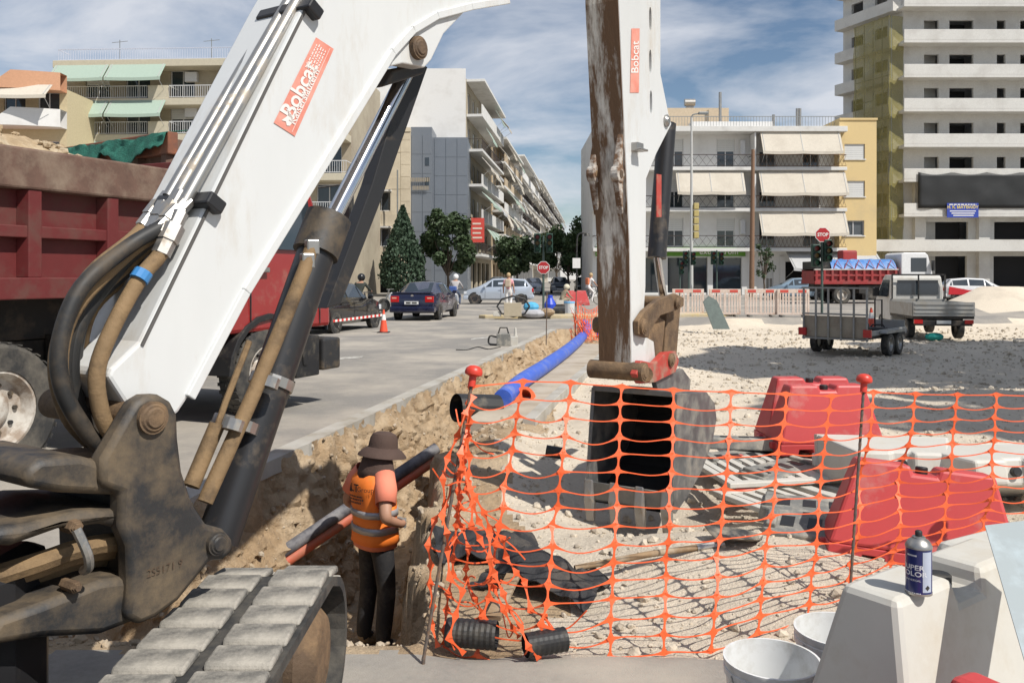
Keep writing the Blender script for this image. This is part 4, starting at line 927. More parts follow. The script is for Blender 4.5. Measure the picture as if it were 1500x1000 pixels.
# grey barrier feet
def foot(loc, rz, label, tilt=0):
    t = thing('plastic_base_block', label, 'base block', loc, rz); t.rotation_euler = (tilt, 0, rz)
    mb = MB(); o_ = [(-.40, -.11), (-.34, -.16), (.34, -.16), (.40, -.11), (.40, .11), (.34, .16), (-.34, .16), (-.40, .11)]
    mb.prism(o_, lambda a, b, z: Vector((a*(1-z*.5), b*(1-z*.8), z)), 0, .10); b = mb.build('base', GREYP, t, bevel=.012)
    for x in (-.24, -.08, .08, .24):
        mb = MB(); mb.bb((x-.04, -.06, .096), (x+.04, .06, .104)); mb.build('socket', BLACKP, t)
    for x in (-.33, .33): mb = MB(); mb.bb((x-.03, -.1, .09), (x+.03, .1, .13)); mb.build('lug', GREYP, t, bevel=.01)
    return t
foot((1.95, 5.25, .02), R(-25), 'grey plastic barrier foot lying left of the big red barrier', .25)
foot((2.02, 5.55, .06), R(-20), 'grey plastic barrier foot stacked behind another near the big red barrier', .1)
foot((2.0, 7.35, .0), R(15), 'dark grey barrier foot lying by the bucket side of the white panels', .15)
foot((1.98, 7.6, .11), R(-10), 'grey barrier foot piled on a second foot near the white panels', -.1)
foot((2.15, 6.9, .0), R(40), 'grey barrier foot fallen in front of the feet pile', .1)
# white pedestrian barrier panels lying in a heap
def ped_barrier(name, label, loc, rot, L=2.0, h=1.0, m=None, group=None, feet=False):
    m = m or PWHITE
    t = thing(name, label, 'barrier panel', loc, 0, group); t.rotation_euler = rot
    mb = MB(); mb.bb((-L/2, -.02, .08), (L/2, .02, .16)); mb.bb((-L/2, -.02, h-.16), (L/2, .02, h)); mb.bb((-L/2, -.02, .16), (-L/2+.07, .02, h-.16)); mb.bb((L/2-.07, -.02, .16), (L/2, .02, h-.16)); mb.bb((-.05, -.018, .16), (.05, .018, h-.16)); mb.build('frame', m, t, bevel=.008)
    n = int((L-.2)/.105)
    sl = None
    for k in range(n):
        x = -L/2+.12+k*(L-.24)/(n-1)
        if abs(x) < .08: continue
        if sl is None:
            mb = MB(); mb.bb((-.03, -.014, .155), (.03, .014, h-.155)); sl = mb.build('slat', m, t); o = sl
        else: o = sl.copy(); COL.objects.link(o); o.parent = t
        o.location = (x, 0, 0)
    for x in (-L*.28, L*.28):
        mb = MB(); mb.bb((x-.16, -.024, h-.14), (x+.16, .024, h-.03)); mb.build('red_reflector', mat('reflector_red', (.55, .08, .06), .4), t)
    if feet:
        for x in (-L*.35, L*.35): mb = MB(); mb.bb((x-.06, -.3, -.0), (x+.06, .3, .08)); mb.build('foot', GREYP, t, bevel=.01)
    return t
ped_barrier('pedestrian_barrier', 'white slatted barrier panel lying flat under the raised red barrier', (2.45, 6.55, .05), (R(-88), 0, R(12)), 1.6, 1.0)
barrier('white_barrier', 'white plastic barrier lying on its side on the panel heap', (2.95, 6.85, .16), R(-8), PWHITE, L=1.0, h=.62, tilt=(R(80), 0))
ped_barrier('pedestrian_barrier', 'white barrier panel lying lowest, sticking out toward the big red barrier', (2.55, 6.0, .0), (R(-90), 0, R(24)), 1.5, .9)
barrier('white_barrier', 'white plastic barrier toppled right of the heap behind the big red barrier', (3.5, 6.6, .14), R(6), PWHITE, L=1.0, h=.62, tilt=(R(78), 0))
# far line of standing barriers on the pavement edge
PINK = mat('pinkish_barrier', (.66, .55, .48), .6, dirt=(.5, .36, .28), dscale=3, var=.06)
k = 0
for px in (1010, 1058, 1103, 1142):
    p = G(px, 464-(px-1000)*.02, 0); ped_barrier('pedestrian_barrier', ['white standing barrier panel nearest the excavator stick in the fence along the bank', 'white standing barrier panel with the dark leaning slab in front', 'white standing barrier panel third along the bank fence', 'white standing barrier panel at the trailer end of the bank fence'][k], (p.x, 34.2-.15*k, 0), (0, 0, R(-4)), 1.25, 1.1, PINK, None, True); k += 1
for k in range(3): ped_barrier('pedestrian_barrier', ['white standing barrier panel beside the gravel pile', 'white standing barrier panel behind the gravel pile toward the tower', 'white standing barrier panel at the end of the row by the tower'][k], (23.3+1.9*k, 40.5+.2*k, 0), (0, 0, R(-3)), 1.8, 1.1, PINK, None, True)
# dark slab leaning at the bank
mb = MB(); q = G(1058, 482, -.15); mb.prism([(-.3, 0), (.25, 0), (.12, .95), (-.1, 1.1), (-.36, .9)], lambda a, z, t: Vector((q.x+a-.25*z, q.y+t+.3*z, q.z+z)), -.04, .04)
tag(mb.build('broken_slab', mat('dark_green_slab', (.10, .13, .12), .6, var=.3), loc=q), 'dark greenish broken slab leaning against the bank below the fence', 'slab')
# shovel
a = G(842, 832, .05); b = G(1052, 797, .10); t = thing('shovel', 'long wooden-handled shovel lying on the white gravel behind the net', 'shovel', a)
mb = MB(); mb.tube([Vector((0, 0, 0)), (b-a)*.5+Vector((0, 0, .01)), (b-a)], [.017, .018, .017], 10); mb.build('handle', WOOD, t, smooth=True)
dd = (b-a).normalized(); sx = Vector((dd.y, -dd.x, 0)); mb = MB()
vs = []
for i in range(7):
    u = i/6; w = .125*(1 if u < .6 else math.cos((u-.6)/.4*1.35))
    for k in range(5): v = k/2-1; vs.append((b-a)+dd*(-.02+.30*u)+sx*w*v+Vector((0, 0, .04+.035*v*v-.06*u)))
mb.add(vs, [(5*i+k, 5*i+k+1, 5*i+6+k, 5*i+5+k) for i in range(6) for k in range(4)]); o = mb.build('blade', mat('shovel_steel', (.10, .10, .10), .5, .6, dirt=(.3, .26, .2), dscale=8), t, smooth=True); o.modifiers.new('s', 'SOLIDIFY').thickness = .004
mb = MB(); mb.tube([(b-a)-dd*.14, (b-a)+dd*.03], [.021, .026], 10); mb.build('socket', STEEL, t)
# crumpled black membrane
random.seed(5)
def cloth(c, sx_, sy_, rz, label, h=.12, seed=0):
    mb = MB(); n = 34; vs = []
    for j in range(n+1):
        for i in range(n+1):
            u, v = i/n-.5, j/n-.5; e = 1+.22*nz(u*3+seed, v*3, 0, 1); x, y = u*sx_*e, v*sy_*e
            xx = c[0]+x*math.cos(rz)-y*math.sin(rz); yy = c[1]+x*math.sin(rz)+y*math.cos(rz)
            vs.append(Vector((xx, yy, max(hgt(xx, yy), -.12)+.02+h*abs(fbm(x+seed, y, 3.2, 3))+.5*h*(1-4*u*u)*(1-4*v*v))))
    mb.add(vs, [(j*(n+1)+i, j*(n+1)+i+1, (j+1)*(n+1)+i+1, (j+1)*(n+1)+i) for j in range(n) for i in range(n)])
    o = mb.build('membrane_sheet', mat('black_membrane', (.022, .022, .025), .75, dirt=(.12, .10, .08), dscale=4, dmin=.5, dmax=.75, bump=.5, bscale=25), None, loc=(c[0], c[1], 0)); o.modifiers.new('s', 'SOLIDIFY').thickness = .008
    return tag(o, label, 'membrane')
cloth((.17, 4.62), .62, .42, R(-25), 'crumpled black membrane sheet lying behind the net', .16, 1)
cloth((-.16, 5.15), .6, .5, R(10), 'second scrap of black membrane heaped nearer the trench edge', .14, 4)
mb = MB(); a = G(722, 905, .06); b = G(752, 842, .12); mb.bar(a, b, .07, .02); tag(mb.build('wooden_board', WOOD, loc=a), 'short wooden board poking from the black membrane', 'board')
def pipe_piece(a, b, r, label, ribs=True, m=BLACKP, cat='pipe'):
    mb = MB(); n = int((b-a).length/.012)
    out = [a.lerp(b, i/n) for i in range(n+1)]
    mb.tube(out, [r*(1+(.05 if ribs and i % 2 else 0)) for i in range(n+1)], 22, cap=False); mb.tube([b, a], r*.9, 22, cap=False)
    return tag(mb.build('pipe_offcut', m, smooth=False, loc=a), label, cat)
pipe_piece(G(655, 925, .07), G(728, 930, .07), .06, 'short black corrugated pipe offcut by the leaning rebar post')
pipe_piece(G(770, 945, .06), G(812, 950, .06)+Vector((.05, .1, 0)), .05, 'black ribbed pipe offcut at the asphalt edge under the net')
pipe_piece(P(668, 597, 10.3), P(728, 598, 10.6), .17, 'fat black pipe coupling lying at the head of the blue pipe', False)
pipe_piece(P(800, 660, 7.2), P(825, 664, 7.2), .05, 'small black pipe stub half buried in the soil', False)
mb = MB(); c = P(768, 582, 11.4); mb.lathe([(.15, -.10), (.16, -.08), (.13, -.06), (.15, -.04), (.12, .0), (.14, .03), (.11, .06), (.13, .1), (.09, .1), (.09, -.1)], 20, Matrix.Rotation(R(70), 3, 'X'), c); tag(mb.build('orange_coupling', mat('orange_plastic', (.75, .12, .03), .5), smooth=False, loc=c), 'orange ribbed pipe coupling lying below the blue pipe end', 'coupling')
# blue pipe
bp = catmull([G(736, 584, .10), G(765, 558, .12), G(800, 535, .12), G(832, 512, .12), G(852, 494, .12), G(861, 481, .12), G(856, 473, .12)], 10)
mb = MB(); mb.tube(bp, [.118*(1+.012*(i % 2)) for i in range(len(bp))], 20); tag(mb.build('blue_pipe', BPIPE, smooth=True, loc=bp[0]), 'long blue plastic pipe curving along the concrete strip', 'pipe')
# conduits across the trench
for (dz, m, lb, r_) in ((.0, mat('dark_conduit', (.06, .06, .075), .5, dirt=(.25, .24, .24), dscale=3), 'dark grey conduit crossing the trench behind the worker', .055), (-.10, mat('orange_conduit', (.52, .10, .05), .5, dirt=(.3, .16, .1), dscale=3), 'orange-red conduit crossing the trench under the dark one', .05)):
    a = P(640, 655, 8.2)+Vector((0, -.03, dz)); b = P(372, 836, 7.2)+Vector((0, -.03, dz)); mb = MB(); mb.tube([a, b, b+(b-a)*.25], r_, 14); tag(mb.build('conduit', m, smooth=True, loc=a), lb, 'conduit')
# second, far orange net (bunched) with thin posts
for k, (px, y0, y1) in enumerate(((801, 560, 410), (843, 500, 428), (880, 498, 432))):
    a = G(px, y0 if k else 520, 0) if k else G(800, 505); mb = MB(); h_ = 1.25; mb.tube([a, a+Vector((.02, 0, h_))], .012, 6); tag(mb.build('thin_post', REBAR, loc=a), ['thin steel post beside the blue pipe bend', 'thin steel post carrying the bunched far net', 'thin steel post at the end of the far net'][k], 'post')
fa, fb = G(843, 500), G(884, 498)
mb = MB()
nn_ = 16
for i in range(nn_+1):
    pts = [fa.lerp(fb, i/nn_)+Vector((.03*nz(i, j, 0, .7), .05*nz(i, j, 3, .7), 1.0*(1-j/9)-.25*math.sin(math.pi*i/nn_)*(1-j/9)+.02)) for j in range(10)]
    for a, b in zip(pts, pts[1:]): mb.bar(a, b, .016, .004)
    if i: 
        for a, b in zip(pts, prevp): mb.bar(a, b, .004, .010)
    prevp = pts
for k in range(40):
    a = fa+Vector((random.uniform(-.15, .25), random.uniform(-.2, .2), random.uniform(.0, .9))); b = a+Vector((random.uniform(.0, .35), random.uniform(-.2, .1), random.uniform(-.5, -.2))); b.z = max(b.z, 0); mb.bar(a, b, .02, .006)
tag(mb.build('safety_net', NET, loc=fa), 'slack orange safety net bunched on thin posts past the blue pipe', 'safety net')
# small gear on the road
def gear(name, label, cat, px, py, parts, s=1.):
    p = G(px, py); t = thing(name, label, cat, p)
    for nm, m, fn in parts:
        mb = MB(); fn(mb); mb.build(nm, m, t, bevel=.01)
    return t
gear('water_pump', 'small grey and black pump standing on the dusty road', 'pump', 740, 506, [('body', GREYP, lambda b: b.bb((-.2, -.13, 0), (.12, .13, .28))), ('tank', PWHITE, lambda b: b.bb((.125, -.12, 0), (.3, .12, .22))), ('handle', BLACKP, lambda b: b.tube([(-.16, 0, .28), (-.12, 0, .42), (.04, 0, .42), (.08, 0, .28)], .02, 6)), ('hose', BLACKP, lambda b: b.tube(catmull([(-.2, 0, .2), (-.36, 0, .22), (-.38, 0, .05), (-.2, -.1, .03)], 4), .025, 6)), ('spout', PWHITE, lambda b: b.lathe([(.04, .22), (.03, .35), (.02, .42), (.001, .42)], 10, None, (.24, 0, 0)))])
mb = MB(); mb.tube(catmull([G(733, 508, .01), G(715, 511, .01), G(700, 508, .01), G(685, 512, .01), G(668, 512, .01)], 5), .012, 6); tag(mb.build('cable', BLACKP, loc=G(733, 508)), 'black cable trailing from the small pump across the road', 'cable')
gear('compactor', 'beige machine with coiled black hose on the traffic island', 'machine', 752, 468, [('body', mat('beige_plastic', (.42, .36, .26), .7), lambda b: b.bb((-.35, -.25, .13), (.3, .25, .62))), ('hose_coil', BLACKP, lambda b: b.tube([Vector((.75*math.cos(a/8*6.28)*.8, -.2, .5+.38*math.sin(a/8*6.28))) for a in range(9)], .04, 6)), ('nozzle', PWHITE, lambda b: b.box((-.6, -.1, .22), (.3, .18, .18)))])
gear('cloth_pile', 'crumpled grey sacks beside the coiled hose', 'sacks', 782, 467, [('sack', mat('grey_sack', (.40, .40, .42), .9, var=.2), lambda b: (b.ball((0, 0, .2), .35, 10, (1.4, .8, .5)),)), ('blue_bag', mat('cyan_bag', (.08, .38, .62), .5), lambda b: b.ball((-.1, .1, .45), .28, 10, (1.1, .8, .7))), ('brown_bag', WOOD, lambda b: b.ball((.5, .05, .25), .28, 10, (1.1, .8, .6)))])
gear('blue_jug', 'dark blue plastic jug standing near the STOP sign', 'jug', 806, 464, [('jug', mat('jug_blue', (.02, .06, .5), .4), lambda b: b.lathe([(.2, 0), (.24, .1), (.24, .5), (.18, .62), (.1, .75), (.1, .85), (.001, .86)], 16))])
gear('black_canister', 'black round canister lying beside the blue jug', 'canister', 818, 464, [('drum', BLACKP, lambda b: b.tube([(-.25, 0, .25), (.25, 0, .25)], .24, 16)), ('cap', PWHITE, lambda b: b.bb((-.1, -.1, .5), (.2, .1, .66)))])
gear('paint_pail', 'white pail with pale blue lid on the pavement by the canister', 'pail', 834, 462, [('pail', BUCKETP, lambda b: b.lathe([(.18, 0), (.22, .5), (.001, .5)], 16)), ('lid', mat('lid_blue', (.2, .45, .7), .5), lambda b: b.lathe([(.23, .5), (.23, .58), (.001, .58)], 16))])
gear('crate', 'blue ribbed plastic crate beside the excavator stick', 'crate', 886, 493, [('wall', mat('crate_blue', (.03, .07, .42), .5), lambda b: b.bb((-.2, -.2, 0), (.2, .2, .45)))]+[('rib', mat('crate_rib', (.05, .12, .55), .5), lambda b, k=k: b.bb((-.23, -.23, .05+.1*k), (.23, .23, .09+.1*k))) for k in range(4)])
# cones
def cone(p, label, h=.55):
    t = thing('traffic_cone', label, 'traffic cone', p)
    mb = MB(); mb.bb((-.17, -.17, 0), (.17, .17, .03)); mb.build('base', BLACKP, t, bevel=.008)
    mb = MB(); f = lambda z: .125*(1-z/h)+.022*(z/h)
    mb.lathe([(f(.03), .03), (f(h*.55), h*.55)], 18); mb.lathe([(f(h*.8), h*.8), (f(h), h), (.001, h)], 18); mb.build('cone_body', mat('cone_red', (.75, .09, .04), .5), t, smooth=True)
    mb = MB(); mb.lathe([(f(h*.55)+.001, h*.55), (f(h*.8)+.001, h*.8)], 18); mb.build('white_collar', mat('cone_white', (.75, .73, .7), .4), t, smooth=True)
cone(G(562, 487), 'red and white traffic cone on the road behind the black hatchback', .66)
# barrier tape from the truck to the cone
mb = MB(); a = P(488, 472, 24.0); b = G(560, 463, .45)
n = 24
for i in range(n):
    p = a.lerp(b, i/n); q = a.lerp(b, (i+1)/n); mb.add([p, q, q+Vector((0, 0, .07)), p+Vector((0, 0, .07))], [(0, 1, 2, 3)], i % 2)
tag(mb.build('barrier_tape', [mat('tape_red', (.6, .05, .04), .5), mat('tape_white', (.75, .73, .7), .5)], loc=a), 'red and white striped tape stretched to the traffic cone', 'tape')
# ================================================================ VEHICLES
def car(name, label, loc, rz, paint, st, W=1.72, wr=.31, wy=(-1.3, 1.35), kind='sedan', rimm=None, plate_=True, group=None, cat='car'):
    t = thing(name, label, cat, loc, rz, group); hw = W/2
    rings = []
    for (y, zl, zb, zt, kb, kt) in st:
        w = hw*kb; wt = hw*kt; zm = zl+(zb-zl)*.55
        half = [(0, zl), (w*.82, zl), (w*.96, zl+.10), (w, zm), (w*.97, zb), (wt, max(zb+.004, zt-.07)), (wt*.82, zt-.012 if zt > zb+.1 else zt+.006), (0, zt+.012)]
        rings.append([Vector((x, y, z)) for x, z in half]+[Vector((-x, y, z)) for x, z in half[-2:0:-1]])
    n = len(rings[0]); mb = MB(); mb.add(sum(rings, []), [(j*n+i, j*n+(i+1) % n, (j+1)*n+(i+1) % n, (j+1)*n+i) for j in range(len(rings)-1) for i in range(n)]+[tuple(range(n)), tuple(range((len(rings)-1)*n, len(rings)*n))])
    body = mb.build('body', paint, t, smooth=True)
    def patch(q, nm, inset=.10, off=.008, m=GLASS):
        c = sum(q, Vector())/len(q); nn_ = (q[1]-q[0]).cross(q[-1]-q[0]).normalized()
        if nn_.dot(c-Vector((0, c.y*.8, .8))) < 0: nn_ = -nn_
        mb = MB(); k = len(q); fr = [c+(p-c)*(1-inset)+nn_*off for p in q]; mb.add(fr+[p-nn_*.02 for p in fr], [tuple(range(k)), tuple(range(k, 2*k))[::-1]]+[(i, (i+1) % k, k+(i+1) % k, k+i) for i in range(k)]); return mb.build(nm, m, body)
    for j in range(len(st)-1):
        A_, B_ = st[j], st[j+1]; ra, rb = rings[j], rings[j+1]
        ga, gb = A_[3]-A_[2], B_[3]-B_[2]
        if ga > .25 and gb > .25:
            for i, s in ((4, 1), (n-5, -1)):
                k1, k2 = (4, 5) if s == 1 else (n-4, n-5)
                patch([ra[k1], rb[k1], rb[k2], ra[k2]], 'side_window')
        elif max(ga, gb) > .25:
            nm = 'rear_window' if ga < gb else 'windscreen'
            patch([ra[6], rb[6], rb[n-6], ra[n-6]], nm, .07)
            for s in (1, -1):
                k1, k2 = (4, 5) if s == 1 else (n-4, n-5); q = [ra[k1], rb[k1], rb[k2], ra[k2]]
                patch([q[0].lerp(q[1], .45), q[1], q[2]] if ga < gb else [q[0], q[0].lerp(q[1], .55), q[3]], 'quarter_window', .2)
    for s in (-1, 1):
        for y in wy:
            wheel(t, (s*(hw-.105), y, wr), wr, .2, rimm or STEEL, side=s, bolts=5)
            mb = MB(); mb.lathe([(wr*1.18, -.02), (wr*1.18, .012), (.001, .012)], 24, XW@Matrix.Diagonal((1, 1, s)), (s*(hw-.025), y, wr+.01)); mb.build('wheel_arch', BLACKP, t)
        yr = st[0][0]; zb = st[1][2]
        mb = MB(); mb.bb((s*hw*.93, yr-.015, zb-.30), (s*hw*.56, yr+.10, zb-.08)); tl = mb.build('tail_light', mat('tail_red', (.45, .012, .012), .2), t, bevel=.015)
        mb = MB(); mb.bb((s*hw*.86, yr-.02, zb-.17), (s*hw*.66, yr+.05, zb-.12)); mb.build('indicator', mat('indicator', (.65, .35, .25), .3), tl)
        yf = st[-1][0]; mb = MB(); mb.bb((s*hw*.9, yf-.16, .56), (s*hw*.5, yf+.01, .72)); mb.build('headlight', mat('lamp_glass', (.6, .62, .65), .15), t, bevel=.02)
        mb = MB(); mb.bb((s*hw*1.0, .72, .93), (s*(hw+.17), .84, 1.06)); mb.build('mirror', paint, t, bevel=.03)
        mb = MB(); 
        for y in (-.15, .75): mb.bb((s*(hw-.002), y, .35), (s*(hw+.002), y+.01, .9))
        mb.build('door_gap', BLACKP, t)
        for y in (-.1, -.95): mb = MB(); mb.bb((s*(hw-.004), y-.09, .80), (s*(hw+.02), y+.09, .825)); mb.build('door_handle', paint, t)
    mb = MB(); mb.bb((-hw*.97, st[0][0]-.06, .30), (hw*.97, st[0][0]+.25, .52)); mb.build('rear_bumper', paint, t, bevel=.05)
    mb = MB(); mb.bb((-hw*.95, st[-1][0]-.25, .24), (hw*.95, st[-1][0]+.05, .48)); mb.build('front_bumper', paint, t, bevel=.05)
    mb = MB(); mb.bb((-.35, st[-1][0]-.02, .5), (.35, st[-1][0]+.025, .64)); mb.build('grille', BLACKP, t)
    if plate_:
        for yy, s in ((st[0][0]-.066, -1), (st[-1][0]+.056, 1)):
            mb = MB(); mb.bb((-.26, yy-.006, .60 if s < 0 else .34), (.26, yy+.006, .71 if s < 0 else .45)); pl = mb.build('number_plate', mat('plate_white', (.7, .7, .68), .5), t)
    return t
SED = [(-2.24, .36, .80, .82, .90, .7), (-2.16, .28, .97, .985, .96, .72), (-1.38, .24, 1.0, 1.02, 1.0, .76), (-.72, .22, .98, 1.38, 1.0, .70), (.1, .22, .96, 1.41, 1.0, .70), (.55, .22, .95, 1.36, 1.0, .70), (1.28, .22, .93, .96, 1.0, .78), (2.0, .24, .80, .82, .95, .7), (2.24, .34, .64, .66, .84, .6)]
HATCH = [(-1.98, .36, .85, .87, .88, .7), (-1.88, .28, .98, 1.02, .97, .74), (-1.55, .24, 1.0, 1.40, 1.0, .70), (-.6, .22, .98, 1.48, 1.0, .72), (.35, .22, .96, 1.44, 1.0, .70), (1.15, .22, .93, .99, 1.0, .76), (1.75, .24, .80, .82, .94, .7), (1.98, .34, .62, .64, .84, .6)]
BLUEP = mat('dark_blue_car_paint', (.008, .010, .034), .25, coat=.8, var=.03, dirt=(.05, .05, .06), dscale=1.2, dmin=.6, dmax=.95)
BLACKC = mat('black_car_paint', (.008, .008, .009), .22, coat=.8, var=.03)
SILV = mat('silver_blue_car_paint', (.48, .53, .60), .3, .35, coat=.5, var=.02); GREYC = mat('grey_car_paint', (.16, .18, .21), .3, .3, coat=.5)
m_ = car('sedan', 'dark blue sedan with red tail lights seen from behind on the road', (-3.30, 33.0, 0), R(-8), BLUEP, SED)
mb = MB(); mb.bb((-.05, -.3, 1.43), (.05, .3, 1.45)); mb.build('roof_rail', BLACKP, m_)
mb = MB(); dash(mb, -.2, -.03, .625, .685, lambda x, y: Vector((x, -2.318, y)), 0, .22, .26); dash(mb, .02, .2, .625, .685, lambda x, y: Vector((x, -2.318, y)), 0, .17, .2); mb.build('plate_lettering', BLACKP, m_)
mb = MB(); mb.lathe([(.05, 0), (.05, .015), (.035, .015)], 16, Matrix.Rotation(R(90), 3, 'X'), (0, -2.2, .9)); mb.build('badge', STEEL, m_)
mb = MB(); mb.bb((-.75, -2.2, .985), (.75, -2.02, 1.03)); mb.build('boot_spoiler', BLUEP, m_, bevel=.01)
car('hatchback', 'black hatchback beside the red dump truck with tape across it', (-5.45, 25.7, 0), R(-15), BLACKC, HATCH, W=1.7)
car('hatchback', 'silver-blue hatchback crossing the street beyond the pink pedestrian', (-.75, 49.5, 0), R(88), SILV, HATCH, W=1.72, rimm=mat('brown_rim', (.2, .12, .09), .6))
car('sedan', 'grey sedan facing forward in the side street behind the stop sign', (1.85, 75, 0), R(176), mat('silver_grey', (.30, .34, .40), .3, .3, coat=.5), SED)
car('hatchback', 'dark grey car parked in the side street under the trees', (4.4, 79, 0), R(178), GREYC, HATCH)
car('hatchback', 'dark car parked on the right of the side street', (6.9, 82, 0), R(178), BLACKC, HATCH)
car('hatchback', 'dark parked car in the far side street by the left shops', (-1.6, 92, 0), R(176), GREYC, HATCH)
c_ = car('van', 'white and red car with dark side windows parked past the gravel pile', (29.0, 53.5, 0), R(-100), mat('white_car', (.7, .7, .7), .3, coat=.4), HATCH, W=1.75, cat='car')
mb = MB(); mb.prism([(-1.8, .45), (1.4, .45), (.9, .8), (-.6, .72), (-1.75, .95)], lambda a, b, x: Vector((x, a, b)), .88, .895); mb.build('red_flash', mat('red_graphic', (.55, .02, .03), .4), c_)
car('hatchback', 'light blue car parked in front of the shop behind the wooden pole', (19.2, 57.5, 0), R(82), mat('pale_blue_car', (.22, .30, .38), .3, .2, coat=.4), HATCH)
# pickup with drop-side bed
ALU = mat('aluminium_side', (.33, .33, .32), .5, .35, dirt=(.30, .27, .22), dscale=3, dmin=.45, dmax=.7, var=.12)
PW = mat('van_white', (.55, .54, .51), .4, dirt=(.4, .36, .3), dscale=2, dmin=.5, dmax=.8)
pk = thing('pickup_truck', 'old pale pickup with aluminium drop-side bed parked on the gravel', 'pickup', (G(1356, 497, -.25).x+.75, 27.0, -.26), R(-9))
mb = MB(); mb.bb((-.85, -1.9, .62), (.85, .5, .70)); bd = mb.build('bed_floor', CHASSIS, pk)
for nm, a, b in (('tailgate', (-.85, -1.94, .70), (.85, -1.90, 1.12)), ('side_board', (-.87, -1.9, .70), (-.83, .5, 1.1)), ('side_board', (.83, -1.9, .70), (.87, .5, 1.1)), ('front_board', (-.85, .46, .70), (.85, .5, 1.15))):
    mb = MB(); mb.bb(a, b); o = mb.build(nm, ALU, pk, bevel=.006)
    if nm == 'tailgate':
        for z in (.78, .9, 1.03): mb = MB(); mb.bb((-.82, -1.955, z), (.82, -1.941, z+.05)); mb.build('rib', ALU, o, bevel=.005)
mb = MB(); prof = [(.55, .45), (.55, 1.55), (.62, 1.85), (.75, 1.92), (1.55, 1.92), (1.75, 1.8), (2.35, 1.15), (2.45, .95), (2.45, .45)]
mb.prism(prof, lambda p, q, x: Vector((x*(1-.12*max(0, q-1.1)), p, q)), -.82, .82); cb = mb.build('cab', PW, pk, bevel=.04)
mb = MB(); mb.bb((-.62, .53, 1.28), (.62, .545, 1.75)); mb.build('rear_window', GLASS, cb)
for s in (-1, 1):
    mb = MB(); f = lambda p, q, s=s: Vector((s*(.825*(1-.12*max(0, q-1.1))), p, q)); mb.add([f(.9, 1.2), f(2.1, 1.2), f(1.65, 1.75), f(.9, 1.75)], [(0, 1, 2, 3)]); o = mb.build('side_window', GLASS, cb); o.modifiers.new('s', 'SOLIDIFY').thickness = .01
    mb = MB(); mb.bb((s*.85, 1.75, 1.2), (s*1.07, 1.85, 1.5)); mb.build('mirror', BLACKP, cb, bevel=.03)
    wheel(pk, (s*.70, -1.0, .31), .31, .2, STEEL, side=s); wheel(pk, (s*.72, 1.75, .31), .31, .2, STEEL, side=s)
    mb = MB(); mb.bb((s*.82, -1.935, .48), (s*.58, -1.88, .60)); mb.build('tail_light', mat('tail_red', (.45, .012, .012), .2), pk)
mb = MB()
for x in (-.8, .0, .8): mb.bb((x-.02, .42, 1.15), (x+.02, .46, 1.95))
mb.bb((-.8, .42, 1.9), (.8, .46, 1.95)); mb.build('ladder_rack', BLACKP, pk)
mb = MB(); mb.bb((-.8, -1.92, .42), (.8, -1.86, .58)); mb.build('rear_bumper', CHASSIS, pk, bevel=.01)
mb = MB(); mb.bb((-.4, -1.7, .45), (.4, 2.3, .6)); mb.build('chassis', CHASSIS, pk)
mb = MB(); mb.bb((-.2, -1.945, .48), (.2, -1.935, .58)); mb.build('number_plate', mat('plate_white', (.7, .7, .68), .5), pk)
# tandem trailer with mesh tailgate
tr = thing('trailer', 'small grey tandem-axle trailer with upright mesh ramp and tools', 'trailer', (8.55, 21.2, -.27), R(-42))
GALV = mat('galvanised_frame', (.30, .30, .29), .5, .5, dirt=(.28, .25, .2), dscale=5)
mb = MB(); mb.bb((-.75, -1.3, .42), (.75, 1.3, .50)); mb.build('deck', CHASSIS, tr)
for a, b in (((-.78, -1.3, .50), (-.74, 1.3, .78)), ((.74, -1.3, .50), (.78, 1.3, .62)), ((-.75, 1.27, .50), (.75, 1.31, .78))):
    mb = MB(); mb.bb(a, b); mb.build('side_panel', ALU, tr, bevel=.005)
mb = MB(); mb.bb((-.74, -1.36, .45), (.74, -1.33, .95)); mb.build('tail_panel', mat('tan_panel', (.33, .28, .21), .7, dirt=(.25, .2, .15), dscale=4), tr)
for k in range(6): mb = MB(); x = -.75+.3*k; mb.bb((x-.02, -1.40, .38), (x+.02, -1.361, 1.62)); mb.build('ramp_bar', GALV, tr)
for z in (.40, .98, 1.60): mb = MB(); mb.bb((-.78, -1.412, z), (.78, -1.372, z+.04)); mb.build('ramp_rail', GALV, tr)
for s in (-1, 1):
    for y in (-.32, .32): wheel(tr, (s*.86, y, .27), .27, .16, STEEL, side=s, bolts=5)
    mb = MB(); mb.prism([(-.68, .56), (-.6, .6), (.6, .6), (.68, .56), (.68, .54), (-.68, .54)], lambda p, q, x: Vector((x, p, q)), s*.79, s*.96); mb.build('mudguard', GALV, tr)
    mb = MB(); mb.bb((s*.68, -1.44, .48), (s*.86, -1.37, .66)); mb.build('tail_light', mat('tail_red', (.45, .012, .012), .2), tr)
mb = MB(); mb.bar((-.3, 1.3, .46), (0, 2.3, .46), .06, .08); mb.bar((.3, 1.3, .46), (0, 2.3, .46), .06, .08); mb.build('drawbar', GALV, tr)
mb = MB(); mb.tube([(.35, .3, .5), (.35, .3, 1.3), (.35, .8, 1.3), (.35, .8, .5)], .02, 6); mb.build('hoop', BLACKP, tr)
